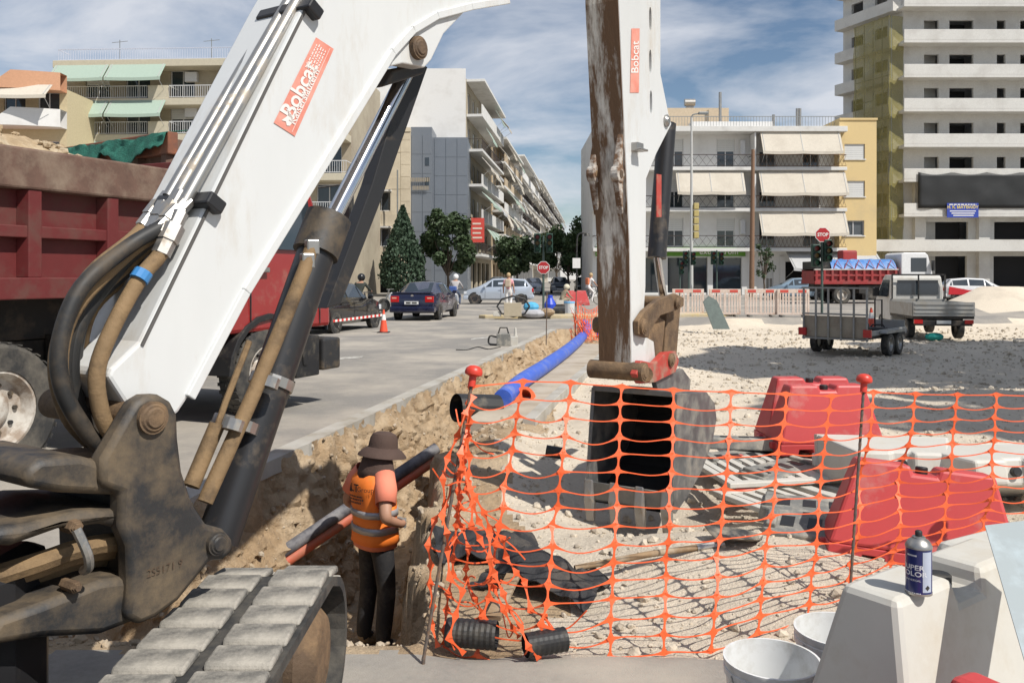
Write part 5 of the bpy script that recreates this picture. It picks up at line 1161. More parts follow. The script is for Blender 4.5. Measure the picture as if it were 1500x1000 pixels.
for nm, lb, loc_, sz in (('generator', 'black engine tool on the small trailer bed', (.1, -.4, .50), (.6, .5, .38)), ('tool_box', 'dark tool box at the front of the trailer bed', (-.2, .7, .50), (.5, .5, .3)), ('tool_box', 'grey sack of tools near the trailer mudguard', (.45, .2, .50), (.4, .5, .2))):
    Mz = Matrix.Rotation(R(-42), 3, 'Z'); p = Vector(tr.location)+Mz@Vector(loc_); g = thing(nm, lb, 'tool', p, R(-10)); mb = MB(); mb.bb((-sz[0]/2, -sz[1]/2, 0), (sz[0]/2, sz[1]/2, sz[2]*.7)); mb.build('case', BLACKP, g, bevel=.04); mb = MB(); mb.tube([(-sz[0]*.4, 0, sz[2]*.7), (-sz[0]*.3, 0, sz[2]), (sz[0]*.3, 0, sz[2]), (sz[0]*.4, 0, sz[2]*.7)], .02, 6); mb.build('handle', BLACKP, g)
cone(Vector((9.05, 21.5, .23)), 'traffic cone standing on the trailer bed', .6)
mb = MB(); mb.ball((0, 0, .1), .2, 10, (1.4, 1, .6)); o = mb.build('rag', mat('teal_rag', (.01, .28, .24), .7)); o.location = (G(1376, 498, -.25).x, 25.3, -.27); tag(o, 'crumpled teal rag on the gravel behind the pickup', 'rag')
# red tipper lorry side-on
rt = thing('tipper_lorry', 'red tipper lorry with blue tarpaulin and white cab, side-on behind the trailer', 'truck', (20.6, 50.2, 0), R(-90))
LR = mat('lorry_red', (.32, .035, .035), .5, dirt=(.2, .08, .07), dscale=2, dmin=.5, dmax=.8)
b = tipper_body(rt, -3.2, 1.6, 1.15, 1.15, 2.0, .06, LR, mat('pale_rail', (.6, .55, .5), .6), 11)
mb = MB(); 
vs = []; n1, n2 = 40, 10
for i in range(n1+1):
    for k in range(n2+1):
        y = -2.2+3.75*i/n1; v = k/n2*2-1; vs.append(Vector((v*1.1, y, 2.02+.55*(1-abs(v)**4)+.06*fbm(v, y, 2.5, 3))))
mb.add(vs, [(i*(n2+1)+k, i*(n2+1)+k+1, (i+1)*(n2+1)+k+1, (i+1)*(n2+1)+k) for i in range(n1) for k in range(n2)]); mb.build('tarpaulin', mat('blue_tarp', (.07, .20, .48), .5, dirt=(.30, .40, .55), dscale=2, dmin=.5, dmax=.75), rt, smooth=True)
for k in range(6):
    for s in (-1, 1):
        mb = MB(); mb.bar((1.125*s, -2.1+.62*k, 2.03), (1.0*s, -1.85+.62*k, 2.52), .05, .02); mb.bar((1.0*s, -1.85+.62*k, 2.52), (1.125*s, -1.6+.62*k, 2.03), .05, .02); mb.build('tarp_strap', mat('strap_red', (.45, .08, .07), .6), rt)
mb = MB(); mb.bb((-1.1, -3.15, 2.0), (1.1, -2.3, 2.45)); mb.build('rear_box', BLACKP, rt, bevel=.03)
mb = MB(); prof = [(1.8, .75), (1.8, 2.85), (1.95, 2.95), (3.2, 2.95), (3.35, 2.8), (3.6, 1.75), (3.62, .75)]; mb.prism(prof, lambda p, q, x: Vector((x, p, q)), -1.1, 1.1); cb = mb.build('cab', mat('lorry_white', (.72, .72, .72), .4), rt, bevel=.05)
for s in (-1, 1):
    mb = MB(); mb.bb((s*1.1, 2.35, 1.85), (s*1.112, 3.25, 2.65)); mb.build('side_window', GLASS, cb); mb = MB(); mb.bb((s*1.15, 3.5, 1.9), (s*1.4, 3.58, 2.5)); mb.build('mirror', BLACKP, cb)
    wheel(rt, (s*.95, -1.6, .5), .5, .3, TRIM, side=s); wheel(rt, (s*.95, 2.7, .5), .5, .28, TRIM, side=s)
mb = MB(); mb.bb((-.45, -3, .7), (.45, 3.5, 1.14)); mb.bb((.5, -.6, .6), (1.05, .7, 1.05)); mb.build('chassis', CHASSIS, rt)
# red excavating machine behind lorry (partly seen)
dg = thing('digger', 'red machine cab half hidden behind the tipper lorry', 'digger', (24.2, 57.5, 0), R(20))
mb = MB(); mb.bb((-1.4, -1, .9), (1.4, 1, 2.4)); mb.build('body', LR, dg, bevel=.1); mb = MB(); mb.bb((-2.6, -.3, 1.9), (-1.4, .3, 3.3)); mb.build('arm', LR, dg, bevel=.1)
for s in (-1, 1): mb = MB(); mb.bb((-1.3, s*.7-.2, 0), (1.3, s*.7+.2, .8)); mb.build('track', RUBBER, dg, bevel=.15)
# motorbikes and riders behind the black car, cyclist, walkers
def moto(loc, rz, label, col):
    t = thing('motorcycle', label, 'motorcycle', loc, rz)
    for y in (-.62, .68): wheel(t, (0, y, .3), .3, .11, STEEL, side=1)
    mb = MB(); mb.tube(catmull([(0, .68, .3), (0, .5, .75), (0, .42, 1.0)], 3), .035, 8); mb.tube([(-.32, .36, 1.02), (.32, .36, 1.02)], .018, 6); mb.build('fork', STEEL, t)
    mb = MB(); mb.prism([(-.75, .62), (-.65, .82), (-.1, .74), (.25, .9), (.42, .72), (.2, .35), (-.35, .3)], lambda p, q, x: Vector((x, p, q)), -.14, .14); mb.build('fairing', mat('moto_'+col, (.55, .56, .58) if col == 'w' else (.03, .03, .035), .35), t, bevel=.04)
    mb = MB(); mb.bb((-.17, -.95, .85), (.17, -.62, 1.12)); mb.build('top_box', mat('moto_box', (.05, .1, .3), .5), t, bevel=.04)
RID = dict(pelvis=(0, -.15, .85), waist=(0, -.1, 1.0), chest=(0, .02, 1.25), neck=(0, .08, 1.40), head=(0, .12, 1.52), crown=(0, .12, 1.60))
for s, q in (('l', -1), ('r', 1)): RID.update({'sh'+s: (q*.18, .03, 1.33), 'el'+s: (q*.3, .16, 1.12), 'wr'+s: (q*.30, .34, 1.06), 'ha'+s: (q*.30, .40, 1.04), 'hip'+s: (q*.1, -.12, .84), 'kn'+s: (q*.2, .22, .62), 'an'+s: (q*.2, .05, .3), 'toe'+s: (q*.2, .18, .26)})
def clothed(name, label, loc, rz, J, top, bot, skin=SKIN, shoe=None, hair=None, helmet=None, bag=None):
    sm_ = mat('shoe_dark', (.05, .045, .04), .7)
    def z(c, k):
        if k[:2] == 'to': return 3
        if k[:3] in ('hip', 'pel') or k[:2] in ('kn', 'an'): return 1
        if k[:2] in ('ha', 'wr', 'ne') or k in ('head', 'crown'): return 2
        if k[:2] == 'el': return 2 if top[1] else 0
        return 0
    t = human(name, label, loc, rz, J, [top[0], bot, skin, shoe or sm_], z, res=1)
    h = Vector(J['head'])+Vector((0, -.01, .03))
    mb = MB()
    if helmet: mb.ball(h+Vector((0, 0, .02)), .15, 14, (.95, 1.08, 1)); mb.build('helmet', helmet, t, smooth=True)
    elif hair: mb.ball(h+Vector((0, -.02, .03)), .115, 12, (.9, 1.0, 1.02)); mb.build('hair', hair, t, smooth=True)
    mb = MB(); mb.ball(h+Vector((0, .1, -.045)), .018, 6, (.8, 1, 1.3)); mb.build('nose', skin, t)
    if bag: mb = MB(); mb.box(Vector(J['chest'])+Vector((0, -.19, -.05)), (.28, .14, .38)); mb.build('backpack', bag, t, bevel=.05)
    return t
PINKM = mat('pink_shirt', (.66, .33, .36), .8); WHT = mat('white_cloth', (.72, .70, .68), .8); BLD = mat('blond_hair', (.45, .32, .17), .7); DKH = mat('dark_hair', (.03, .02, .015), .7)
wp = G(745, 455); clothed('person', 'woman in pink shirt and white trousers with beige backpack walking away', (wp.x, wp.y, 0), R(-10), stand(knr=(.1, .08, .5), anr=(.1, -.12, .1), toer=(.1, .02, .04), knl=(-.1, .0, .5), anl=(-.1, .1, .08)), (PINKM, 1), WHT, hair=BLD, bag=mat('beige_bag', (.5, .40, .3), .8))
mp = Vector((-6.6, 29.5, 0)); moto(mp, R(-14), 'pale scooter ridden behind the black hatchback', 'w')
clothed('person', 'rider in white helmet beyond the black hatchback', (mp.x, mp.y, 0), R(-14), RID, (mat('grey_jersey', (.4, .38, .38), .8), 0), mat('jeans', (.06, .08, .13), .8), helmet=mat('white_helmet', (.7, .7, .7), .25))
mp = Vector((-5.55, 31.2, 0)); moto(mp, R(-12), 'dark motorcycle with blue box ahead of the black hatchback', 'd')
clothed('person', 'rider in black helmet and dark olive jacket on the motorcycle', (mp.x, mp.y, 0), R(-12), RID, (mat('olive_jacket', (.03, .035, .028), .8), 0), mat('jeans', (.06, .08, .13), .8), helmet=mat('black_helmet', (.015, .015, .016), .25))
moto(Vector((-5.1, 38, 0)), R(70), 'white scooter parked near the cypress', 'w')
mp = Vector((-2.75, 41.5, 0)); moto(mp, R(-5), 'scooter ahead of the blue sedan', 'w')
clothed('person', 'rider in white helmet ahead of the blue sedan', (mp.x, mp.y, 0), R(-5), RID, (mat('grey_jersey', (.4, .38, .38), .8), 0), mat('jeans', (.06, .08, .13), .8), helmet=mat('white_helmet', (.7, .7, .7), .25))
cy = G(865, 446); bi = thing('bicycle', 'black bicycle ridden beside the stick of the excavator', 'bicycle', (cy.x, cy.y, 0), R(-60))
for y in (-.52, .52):
    mb = MB(); mb.tube([Vector((0, y+.33*math.cos(a*math.pi/12), .34+.33*math.sin(a*math.pi/12))) for a in range(25)], .018, 6, cap=False); w_ = mb.build('wheel', RUBBER, bi)
    mb = MB()
    for k in range(8): a = k*math.pi/8; mb.bar((0, y+.32*math.cos(a), .34+.32*math.sin(a)), (0, y-.32*math.cos(a), .34-.32*math.sin(a)), .004, .004)
    mb.build('spokes', STEEL, w_)
mb = MB()
for a, b in (((0, -.52, .34), (0, -.05, .32)), ((0, -.05, .32), (0, -.2, .85)), ((0, -.2, .82), (0, .36, .85)), ((0, -.05, .32), (0, .36, .8)), ((0, .52, .34), (0, .34, .95)), ((0, -.52, .34), (0, -.18, .8))): mb.tube([a, b], .018, 6)
mb.tube([(-.28, .3, 1.0), (.28, .3, 1.0)], .014, 6); mb.build('frame', BLACKP, bi); mb = MB(); mb.bb((-.08, -.32, .88), (.08, -.08, .93)); mb.build('saddle', BLACKP, bi, bevel=.02)
RC = dict(RID); RC.update(pelvis=(0, -.2, .98), waist=(0, -.15, 1.12), chest=(0, -.02, 1.36), neck=(0, .03, 1.5), head=(0, .06, 1.61), crown=(0, .06, 1.69))
for s, q in (('l', -1), ('r', 1)): RC.update({'sh'+s: (q*.18, -.02, 1.43), 'el'+s: (q*.26, .12, 1.2), 'wr'+s: (q*.26, .27, 1.05), 'ha'+s: (q*.26, .31, 1.02), 'hip'+s: (q*.1, -.18, .95), 'kn'+s: (q*.12, .15, .68 if q > 0 else .8), 'an'+s: (q*.12, -.02, .22 if q > 0 else .42), 'toe'+s: (q*.12, .12, .18 if q > 0 else .38)})
clothed('person', 'cyclist in white top and trousers riding near the stick', (cy.x, cy.y, 0), R(-60), RC, (WHT, 1), WHT, hair=BLD, bag=mat('orange_strap_bag', (.6, .18, .08), .7))
ps = Vector((20.6, 56.2, .13)); clothed('person', 'person in black standing in front of the shop by the wooden pole', (ps.x, ps.y, .0), R(20), stand(), (mat('black_top', (.02, .02, .022), .8), 1), mat('black_top', (.02, .02, .022), .8), hair=DKH)
CR = stand(pelvis=(0, -.15, .42), waist=(0, -.1, .56), chest=(0, .05, .78), neck=(0, .13, .92), head=(0, .18, 1.02), crown=(0, .18, 1.1))
for s, q in (('l', -1), ('r', 1)): CR.update({'sh'+s: (q*.18, .07, .86), 'el'+s: (q*.24, .2, .62), 'wr'+s: (q*.16, .4, .52), 'ha'+s: (q*.14, .47, .5), 'hip'+s: (q*.1, -.13, .40), 'kn'+s: (q*.15, .28, .5), 'an'+s: (q*.13, .05, .09), 'toe'+s: (q*.13, .2, .04)})
cp_ = G(826, 452); clothed('person', 'crouching worker in khaki with pale cap beside the red barrier', (cp_.x, cp_.y, 0), R(-60), CR, (mat('khaki', (.28, .24, .17), .8), 0), mat('khaki', (.28, .24, .17), .8), helmet=mat('cream_cap', (.6, .55, .42), .7))

# ================================================================ STREET FURNITURE
GREENM = mat('signal_green', (.015, .05, .035), .5); POLE = mat('pole_grey', (.24, .25, .25), .5, .3)
def lights(t, x, z, s=1, face=-1):
    mb = MB(); mb.bb((x-.16, -.14, z), (x+.16, .12, z+.95)); h = mb.build('signal_head', GREENM, t, bevel=.03)
    for k, c in enumerate(((.02, .12, .06), (.16, .10, .02), (.2, .015, .015))):
        mb = MB(); zc = z+.17+.3*k; mb.lathe([(.1, 0), (.1, .02), (.001, .03)], 14, Matrix.Rotation(R(90), 3, 'X'), (x, -.14, zc)); mb.build('lens', mat('lens%d' % k, c, .3), h)
        mb = MB(); mb.tube([Vector((x, -.14, zc+.0)), Vector((x, -.32, zc))], .125, 12, cap=False); mb.build('visor', BLACKP, h)
def signal(loc, label, H=3.4, heads=((-.22, 2.3),), stop=None, rz=0, lean=0):
    t = thing('traffic_light', label, 'traffic light', loc, rz); t.rotation_euler = (0, lean, rz)
    mb = MB(); mb.tube([(0, 0, 0), (0, 0, H)], .055, 10); mb.build('pole', mat('pole_green', (.06, .09, .08), .5), t)
    for x, z in heads: lights(t, x, z)
    if stop:
        r = .33; mb = MB(); oc = [(r*math.cos(math.pi/8+k*math.pi/4), r*math.sin(math.pi/8+k*math.pi/4)) for k in range(8)]
        mb.prism(oc, lambda a, b, y: Vector((a, y, stop+b)), -.10, -.075); sg = mb.build('stop_sign', mat('sign_white', (.7, .68, .66), .5), t)
        mb = MB(); mb.prism([(a*.92, b*.92) for a, b in oc], lambda a, b, y: Vector((a, y, stop+b)), -.105, -.10); mb.build('sign_face', mat('sign_red', (.38, .02, .025), .45), sg)
        mb = MB(); text_mb(mb, 'STOP', .2, lambda x, y: Vector((x*.95, -.109, stop+y)), bold=.006); mb.build('sign_lettering', mat('sign_white', (.7, .68, .66), .5), sg)
    return t
sp_ = P(796, 392, 42); signal((sp_.x, 42, 0), 'traffic light with STOP sign on the corner beyond the blue pipe', 3.6, ((-.30, 2.75), (.30, 2.75)), sp_.z-.0)
sq = P(1204, 344, 36); signal((sq.x, 36, 0), 'traffic light under a STOP sign rising behind the trailer', sq.z+.3, ((-.28, 2.0), (.22, 2.2)), sq.z)
for px, lb in ((1009, 'traffic light with three signal heads beside the striped lamp mast'), (1050, 'traffic light in front of the green shop fascia'), (996, 'low traffic light at the left side of the shop window')):
    p = P(px, 436, 60); signal((p.x, 60, 0), lb, 3.4 if px > 1000 else 2.8, ((-.25, 2.4), (.3, 2.35)) if px > 1000 else ((.1, 1.7),))
p = P(1013, 436, 61.5); t = thing('lamp_post', 'tall pale lamp mast with yellow signal boxes in front of the shop', 'lamp post', (p.x, 61.5, 0))
mb = MB(); mb.tube([(0, 0, 0), (0, 0, 7), (0, 0, 13.0)], [.13, .1, .07], 10); mb.build('mast', mat('mast_pale', (.5, .5, .48), .5), t); mb = MB(); mb.tube(catmull([(0, 0, 12.9), (.1, 0, 13.2), (.7, 0, 13.3)], 3), .05, 6); mb.build('arm', POLE, t); mb = MB(); mb.bb((.5, -.15, 13.22), (1.2, .15, 13.4)); mb.build('lantern', POLE, t, bevel=.04)
for k in range(5): mb = MB(); mb.bb((.14, -.2, 4.3+.52*k), (.5, .2, 4.76+.52*k)); mb.build('signal_box', mat('signal_yellow', (.45, .36, .14), .5), t, bevel=.04)
p = P(1101, 436, 59.5); mb = MB(); mb.tube([Vector((0, 0, 0)), Vector((.05, 0, 5)), Vector((.1, 0, 10.4))], [.19, .16, .12], 10); o = mb.build('utility_pole', mat('pole_wood', (.22, .13, .08), .85, var=.2), smooth=True); o.location = (p.x, 59.5, 0); tag(o, 'brown wooden utility pole in front of the white apartment block', 'pole')
p = P(845, 436, 55); t = thing('lamp_post', 'curved street lamp with small white board near the side street trees', 'lamp post', (p.x, 55, 0)); mb = MB(); mb.tube(catmull([(0, 0, 0), (0, 0, 3.6), (.15, 0, 4.3), (.6, 0, 4.35)], 5), .05, 8); mb.build('mast', BLACKP, t); mb = MB(); mb.lathe([(.2, -.12), (.12, .05), (.001, .08)], 12, None, (.65, 0, 4.3)); mb.build('lantern', BLACKP, t); mb = MB(); mb.bb((-.28, -.1, 2.1), (.22, -.06, 2.75)); mb.build('board', mat('sign_white', (.7, .68, .66), .5), t)
t = thing('shop_sign', 'red hanging shop sign above the left pavement', 'sign', (-3.1, 77, 4.6)); mb = MB(); mb.bb((-.6, -.1, 0), (.6, .1, 2.2)); mb.build('panel', mat('sign_red_bright', (.6, .07, .05), .5), t); 
for k in range(4): mb = MB(); mb.bb((-.45, -.115, .35+.42*k), (.4-.1*(k % 2), -.101, .5+.42*k)); mb.build('print', mat('sign_cream', (.7, .6, .5), .5), t)
# ================================================================ BUILDINGS
AWN = mat('beige_awning', (.55, .50, .42), .85, dirt=(.45, .40, .33), dscale=.8, dmin=.5, dmax=.8); AWG = mat('green_awning', (.34, .43, .36), .85, var=.06); AWW = mat('grey_awning', (.42, .42, .42), .85)
WALLW = mat('white_render', (.70, .69, .67), .9, dirt=(.55, .53, .50), dscale=.5, dmin=.5, dmax=.8, var=.04); WALLC = mat('cream_cladding', (.60, .52, .39), .8, dirt=(.48, .41, .30), dscale=.4, var=.05)
WALLY = mat('yellow_render', (.66, .50, .25), .9, dirt=(.5, .40, .24), dscale=.4, dmin=.5, dmax=.8, var=.04); SLABW = mat('slab_white', (.66, .65, .62), .9, dirt=(.45, .43, .40), dscale=1, dmin=.5, dmax=.8)
RAIL = mat('rail_dark', (.05, .035, .03), .6); RAILW = mat('rail_white', (.62, .62, .62), .5); SHUT = mat('roller_shutter', (.62, .62, .60), .6, var=.03); GREYCL = mat('grey_panel', (.20, .22, .25), .4, .3, var=.08, vscale=.5)
DARKIN = mat('dark_interior', (.02, .02, .022), .9); OCHRE = mat('ochre_render', (.41, .36, .27), .9, dirt=(.33, .28, .21), dscale=.4); ORNG = mat('apricot_render', (.55, .30, .18), .9); CONCW = mat('raw_white_concrete', (.60, .59, .56), .9, dirt=(.45, .43, .40), dscale=.35, dmin=.48, dmax=.75, bump=.1)
RW = random.Random(5); PANES = [GLASS, GLASS, GLASS, mat('curtained_glass', (.26, .25, .23), .15, var=.25, vscale=2), mat('dim_glass', (.09, .10, .11), .1, var=.4, vscale=1)]
class Fac:
    """a facade frame: origin at its foot, u along it, outward normal n"""
    def __init__(s, o, ang): s.o = Vector(o); s.u = Vector((math.cos(ang), math.sin(ang), 0)); s.n = Vector((math.sin(ang), -math.cos(ang), 0)); s.ang = ang
    def p(s, u, z, w=0.): return s.o+s.u*u+s.n*w+Vector((0, 0, z))
    def box(s, mb, u0, u1, z0, z1, w0, w1, m=0):
        vs = [s.p(u, z, w) for z in (z0, z1) for w in (w0, w1) for u in (u0, u1)]
        mb.add(vs, [(0, 2, 3, 1), (4, 5, 7, 6), (0, 1, 5, 4), (2, 6, 7, 3), (0, 4, 6, 2), (1, 3, 7, 5)], m)
def wall(b, fc, L, H, ops, m, depth=9., rev=.22, z0=0, name='wall'):
    """front wall with real openings (u0,u1,z0,z1); behind it sides, back and roof"""
    us = sorted(set([0, L]+[x for o in ops for x in o[:2]])); zs = sorted(set([z0, H]+[x for o in ops for x in o[2:4]]))
    mb = MB()
    for i in range(len(us)-1):
        for j in range(len(zs)-1):
            cu, cz = (us[i]+us[i+1])/2, (zs[j]+zs[j+1])/2
            if any(o[0] < cu < o[1] and o[2] < cz < o[3] for o in ops): continue
            mb.add([fc.p(us[i], zs[j]), fc.p(us[i+1], zs[j]), fc.p(us[i+1], zs[j+1]), fc.p(us[i], zs[j+1])], [(0, 1, 2, 3)])
    for (a, c, d, e) in [o[:4] for o in ops]:
        q = [(a, d), (c, d), (c, e), (a, e)]
        for k in range(4): x, y = q[k], q[(k+1) % 4]; mb.add([fc.p(*x), fc.p(*y), fc.p(*y, -rev), fc.p(*x, -rev)], [(0, 1, 2, 3)])
    mb.add([fc.p(0, z0), fc.p(0, H), fc.p(0, H, -depth), fc.p(0, z0, -depth)], [(0, 1, 2, 3)]); mb.add([fc.p(L, z0), fc.p(L, H), fc.p(L, H, -depth), fc.p(L, z0, -depth)], [(0, 1, 2, 3)])
    mb.add([fc.p(0, H), fc.p(L, H), fc.p(L, H, -depth), fc.p(0, H, -depth)], [(0, 1, 2, 3)]); mb.add([fc.p(0, z0, -depth), fc.p(L, z0, -depth), fc.p(L, H, -depth), fc.p(0, H, -depth)], [(0, 1, 2, 3)])
    w = mb.build(name, m, b, world=True)
    return w
def window(b, fc, o, kind='win', rev=.2):
    u0, u1, z0, z1 = o[:4]
    if kind == 'dark':
        mb = MB(); fc.box(mb, u0, u1, z0, z1, -1.6, -1.55); return mb.build('dark_opening', DARKIN, b, world=True)
    mb = MB(); f = .06
    for a in ((u0, u0+f, z0, z1), (u1-f, u1, z0, z1), (u0+f, u1-f, z0, z0+f), (u0+f, u1-f, z1-f, z1), ((u0+u1)/2-.03, (u0+u1)/2+.03, z0+f, z1-f)): fc.box(mb, *a, -rev+.02, -rev+.08)
    w = mb.build('window', RAILW, b, world=True)
    mb = MB(); fc.box(mb, u0, u1, z0, z1, -rev-.02, -rev+.02); g = mb.build('pane', RW.choice(PANES), w); fix(g, b)
    if kind == 'win' and RW.random() < .3: kind = 'half'
    if kind == 'shut' or kind == 'half':
        zz = z0 if kind == 'shut' else z0+(z1-z0)*.55
        mb = MB(); n = int((z1-zz)/.16)
        for k in range(n): fc.box(mb, u0+.03, u1-.03, zz+k*(z1-zz)/n+.01, zz+(k+1)*(z1-zz)/n, -rev+.085, -rev+.115)
        g = mb.build('shutter', SHUT, w); fix(g, b)
    return w
def fix(o, root):     # mesh given in world coordinates under a part whose own frame equals the thing's frame
    Mi = root.matrix_basis.inverted()
    for v in o.data.vertices: v.co = Mi@v.co
def slab(b, fc, u0, u1, z, th, out, m, name='balcony_slab', back=0.):
    mb = MB(); fc.box(mb, u0, u1, z-th, z, back, out); return mb.build(name, m, b, world=True, bevel=.02)
def railing(b, fc, u0, u1, z, out, m, h=.95, sp=.16, lattice=False, sides=True):
    mb = MB(); t = .02
    fc.box(mb, u0, u1, z+h-.05, z+h, out-.05, out); fc.box(mb, u0, u1, z+.06, z+.10, out-.04, out-.01)
    n = max(2, int((u1-u0)/sp))
    for k in range(n+1):
        u = u0+(u1-u0)*k/n
        if lattice:
            if k < n:
                a, c = fc.p(u, z+.1, out-.025), fc.p(u0+(u1-u0)*(k+1)/n, z+h-.05, out-.025); mb.bar(a, c, .018, .018); a, c = fc.p(u, z+h-.05, out-.025), fc.p(u0+(u1-u0)*(k+1)/n, z+.1, out-.025); mb.bar(a, c, .018, .018)
        else: fc.box(mb, u-.012, u+.012, z+.1, z+h-.05, out-.04, out-.016)
    if sides:
        for u in (u0, u1): fc.box(mb, u-.02, u+.02, z+h-.05, z+h, 0.02, out-.05)
    return mb.build('railing', m, b, world=True)
def awning(b, fc, u0, u1, z1, z0, w0, w1, m, n=3):
    mb = MB(); k = 10; vs = []
    for i in range(k+1):
        for (z, w) in ((z1, w0), (z0, w1), (z0-.22, w1+.01)): 
            sag = .05*math.sin(math.pi*((i*n/k) % 1)); vs.append(fc.p(u0+(u1-u0)*i/k, z-sag*(z != z1), w))
    mb.add(vs, [(3*i+j, 3*i+3+j, 3*i+4+j, 3*i+j+1) for i in range(k) for j in range(2)])
    a = mb.build('awning', m, b, world=True); a.modifiers.new('s', 'SOLIDIFY').thickness = .03
    for i in range(n+1):
        u = u0+.15+(u1-u0-.3)*i/n; mb = MB(); mb.bar(fc.p(u, z0-.05, w1), fc.p(u, z0-.75, max(.05, w0)), .025, .025); g = mb.build('awning_arm', mat('arm_grey', (.4, .4, .39), .6), a); fix(g, b)
        mb = MB(); mb.bar(fc.p(u, z1+.012, w0+.01), fc.p(u, z0+.02, w1), .05, .02); g = mb.build('awning_rib', mat('arm_grey', (.4, .4, .39), .6), a); fix(g, b)
    return a
def PX(px, d): return (px-CX)/F*d
def PZ(py, d): return CH+(HY-py)/F*d
# ---- white apartment block with the green shop
D = 66.0; b1 = thing('apartment_block', 'white apartment block with beige awnings over a green-fronted shop', 'building', (PX(868, D), D, 0))
x0 = PX(868, D); L = PX(1229, D)-x0; f1 = Fac((x0, D, 0), 0); ux = lambda px: PX(px, D)-x0
FZ = [PZ(364, D), PZ(307, D), PZ(248, D), PZ(190, D)]        # slabs: 1st floor .. roof
ops = []
for i in range(3):
    for px in (975, 1050): ops.append((ux(px), ux(px+26), FZ[i]+.15 if i != 1 else FZ[i]+.15, FZ[i]+2.35, 'half'))
    ops.append((ux(1112), ux(1136), FZ[i]+.15, FZ[i]+2.3, 'win')); ops.append((ux(1176), ux(1200), FZ[i]+.15, FZ[i]+2.3, 'win'))
    ops.append((ux(900), ux(922), FZ[i]+.15, FZ[i]+2.35, 'half'))
shop = [(ux(874), ux(970), .3, 3.0, 'shop'), (ux(977), ux(1036), .3, 3.0, 'shop'), (ux(1044), ux(1086), .3, 3.0, 'shop'), (ux(1122), ux(1133), .15, 2.4, 'win'), (ux(1150), ux(1226), .15, 2.7, 'dark')]
wall(b1, f1, L, FZ[3], [o[:4] for o in ops+shop], WALLW, 11)
for o in ops: window(b1, f1, o, o[4])
for o in shop:
    if o[4] == 'shop':
        mb = MB(); f1.box(mb, o[0], o[1], o[2], o[3], -.18, -.14); mb.build('shop_glass', GLASS, b1, world=True)
        mb = MB(); f1.box(mb, o[0], o[1], o[2], o[3], -3.0, -2.95); mb.build('shop_interior', mat('shop_dim', (.10, .11, .10), .8, var=.4, vscale=1), b1, world=True)
    else: window(b1, f1, o, o[4])
for i in range(4):
    slab(b1, f1, -.1, L+.05, FZ[i], .26 if i < 3 else .4, 1.5 if i < 3 else 1.6, SLABW, 'balcony_slab' if i < 3 else 'roof_slab')
for i in range(3):
    railing(b1, f1, ux(972), ux(1097), FZ[i], 1.45, RAIL if i != 1 else BLACKP, .95, .55, True)
    railing(b1, f1, ux(1100), L, FZ[i], 1.45, mat('rail_brown', (.16, .09, .05), .7), .95, .30, True)
    railing(b1, f1, 0, ux(960), FZ[i], 1.45, RAIL, .95, .55, True)
    if i: mb = MB(); f1.box(mb, ux(1098), ux(1100), FZ[i], FZ[i]+2.6, .0, 1.4); mb.build('party_screen', WALLW, b1, world=True)
for (a, c, i) in ((1106, 1222, 2), (1104, 1230, 1), (1104, 1230, 0)): awning(b1, f1, ux(a), ux(c)-.1, FZ[i]+2.75, FZ[i]+1.12, 1.35, 2.15, AWN, 2)
awning(b1, f1, ux(985), ux(1082), FZ[1]+2.72, FZ[1]+1.2, 1.35, 2.1, AWN, 2)
mb = MB(); f1.box(mb, ux(977), ux(1091), 3.12, 3.78, .02, .2); fa_ = mb.build('fascia', mat('shop_green', (.12, .30, .035), .5), b1, world=True)
mb = MB(); f1.box(mb, ux(872), ux(905), 3.12, 3.78, .02, .2); fa2 = mb.build('fascia', MATS['shop_green'], b1, world=True)
mb = MB(); text_mb(mb, 'extra strom', .62, lambda x, y: f1.p(ux(1052)+x, 3.45+y, .215), bold=.01); g = mb.build('fascia_lettering', mat('letter_white', (.75, .75, .72), .5), fa_); fix(g, b1)
mb = MB(); text_mb(mb, 'XO', .6, lambda x, y: f1.p(ux(882)+x, 3.45+y, .215), bold=.01); g = mb.build('fascia_lettering', MATS['letter_white'], fa2); fix(g, b1)
awning(b1, f1, ux(1148), L+2.6, 3.75, 2.2, .1, 2.4, AWW, 4)
for px in (974, 1040, 1090, 1104, 1146): mb = MB(); f1.box(mb, ux(px)-.2, ux(px)+.2, 0, 3.1, .003, .10); mb.build('pilaster', WALLW, b1, world=True)
railing(b1, f1, 0, L, FZ[3], .2, POLE, 1.0, .22); 
mb = MB(); f1.box(mb, ux(985), ux(1083), FZ[3], FZ[3]+2.3, -7, -3.2); mb.build('roof_room', mat('cream_room', (.52, .42, .30), .9), b1, world=True)
mb = MB(); f1.box(mb, ux(1020), ux(1142), FZ[3], FZ[3]+.95, -3, -1.8); mb.build('roof_shed', WALLW, b1, world=True)
for px, hh in ((1066, 3.4), (1147, 1.6), (1183, 2.1), (1187, 2.1)): mb = MB(); mb.tube([f1.p(ux(px), FZ[3], -2.4), f1.p(ux(px), FZ[3]+hh, -2.4)], .12, 10); mb.build('chimney_pipe', STEEL, b1, world=True)
mb = MB(); mb.tube([f1.p(ux(1020), FZ[3]+3.0, -4.5), f1.p(ux(1036), FZ[3]+3.0, -4.5)], .3, 12); f1.box(mb, ux(1022), ux(1034), FZ[3]+2.3, FZ[3]+2.8, -4.6, -4.4); mb.build('water_heater', STEEL, b1, world=True)
for i in range(3): mb = MB(); f1.box(mb, ux(1083), ux(1090), FZ[i]+1.1, FZ[i]+2.2, .02, .4); mb.build('air_conditioner', RAILW, b1, world=True, bevel=.03)
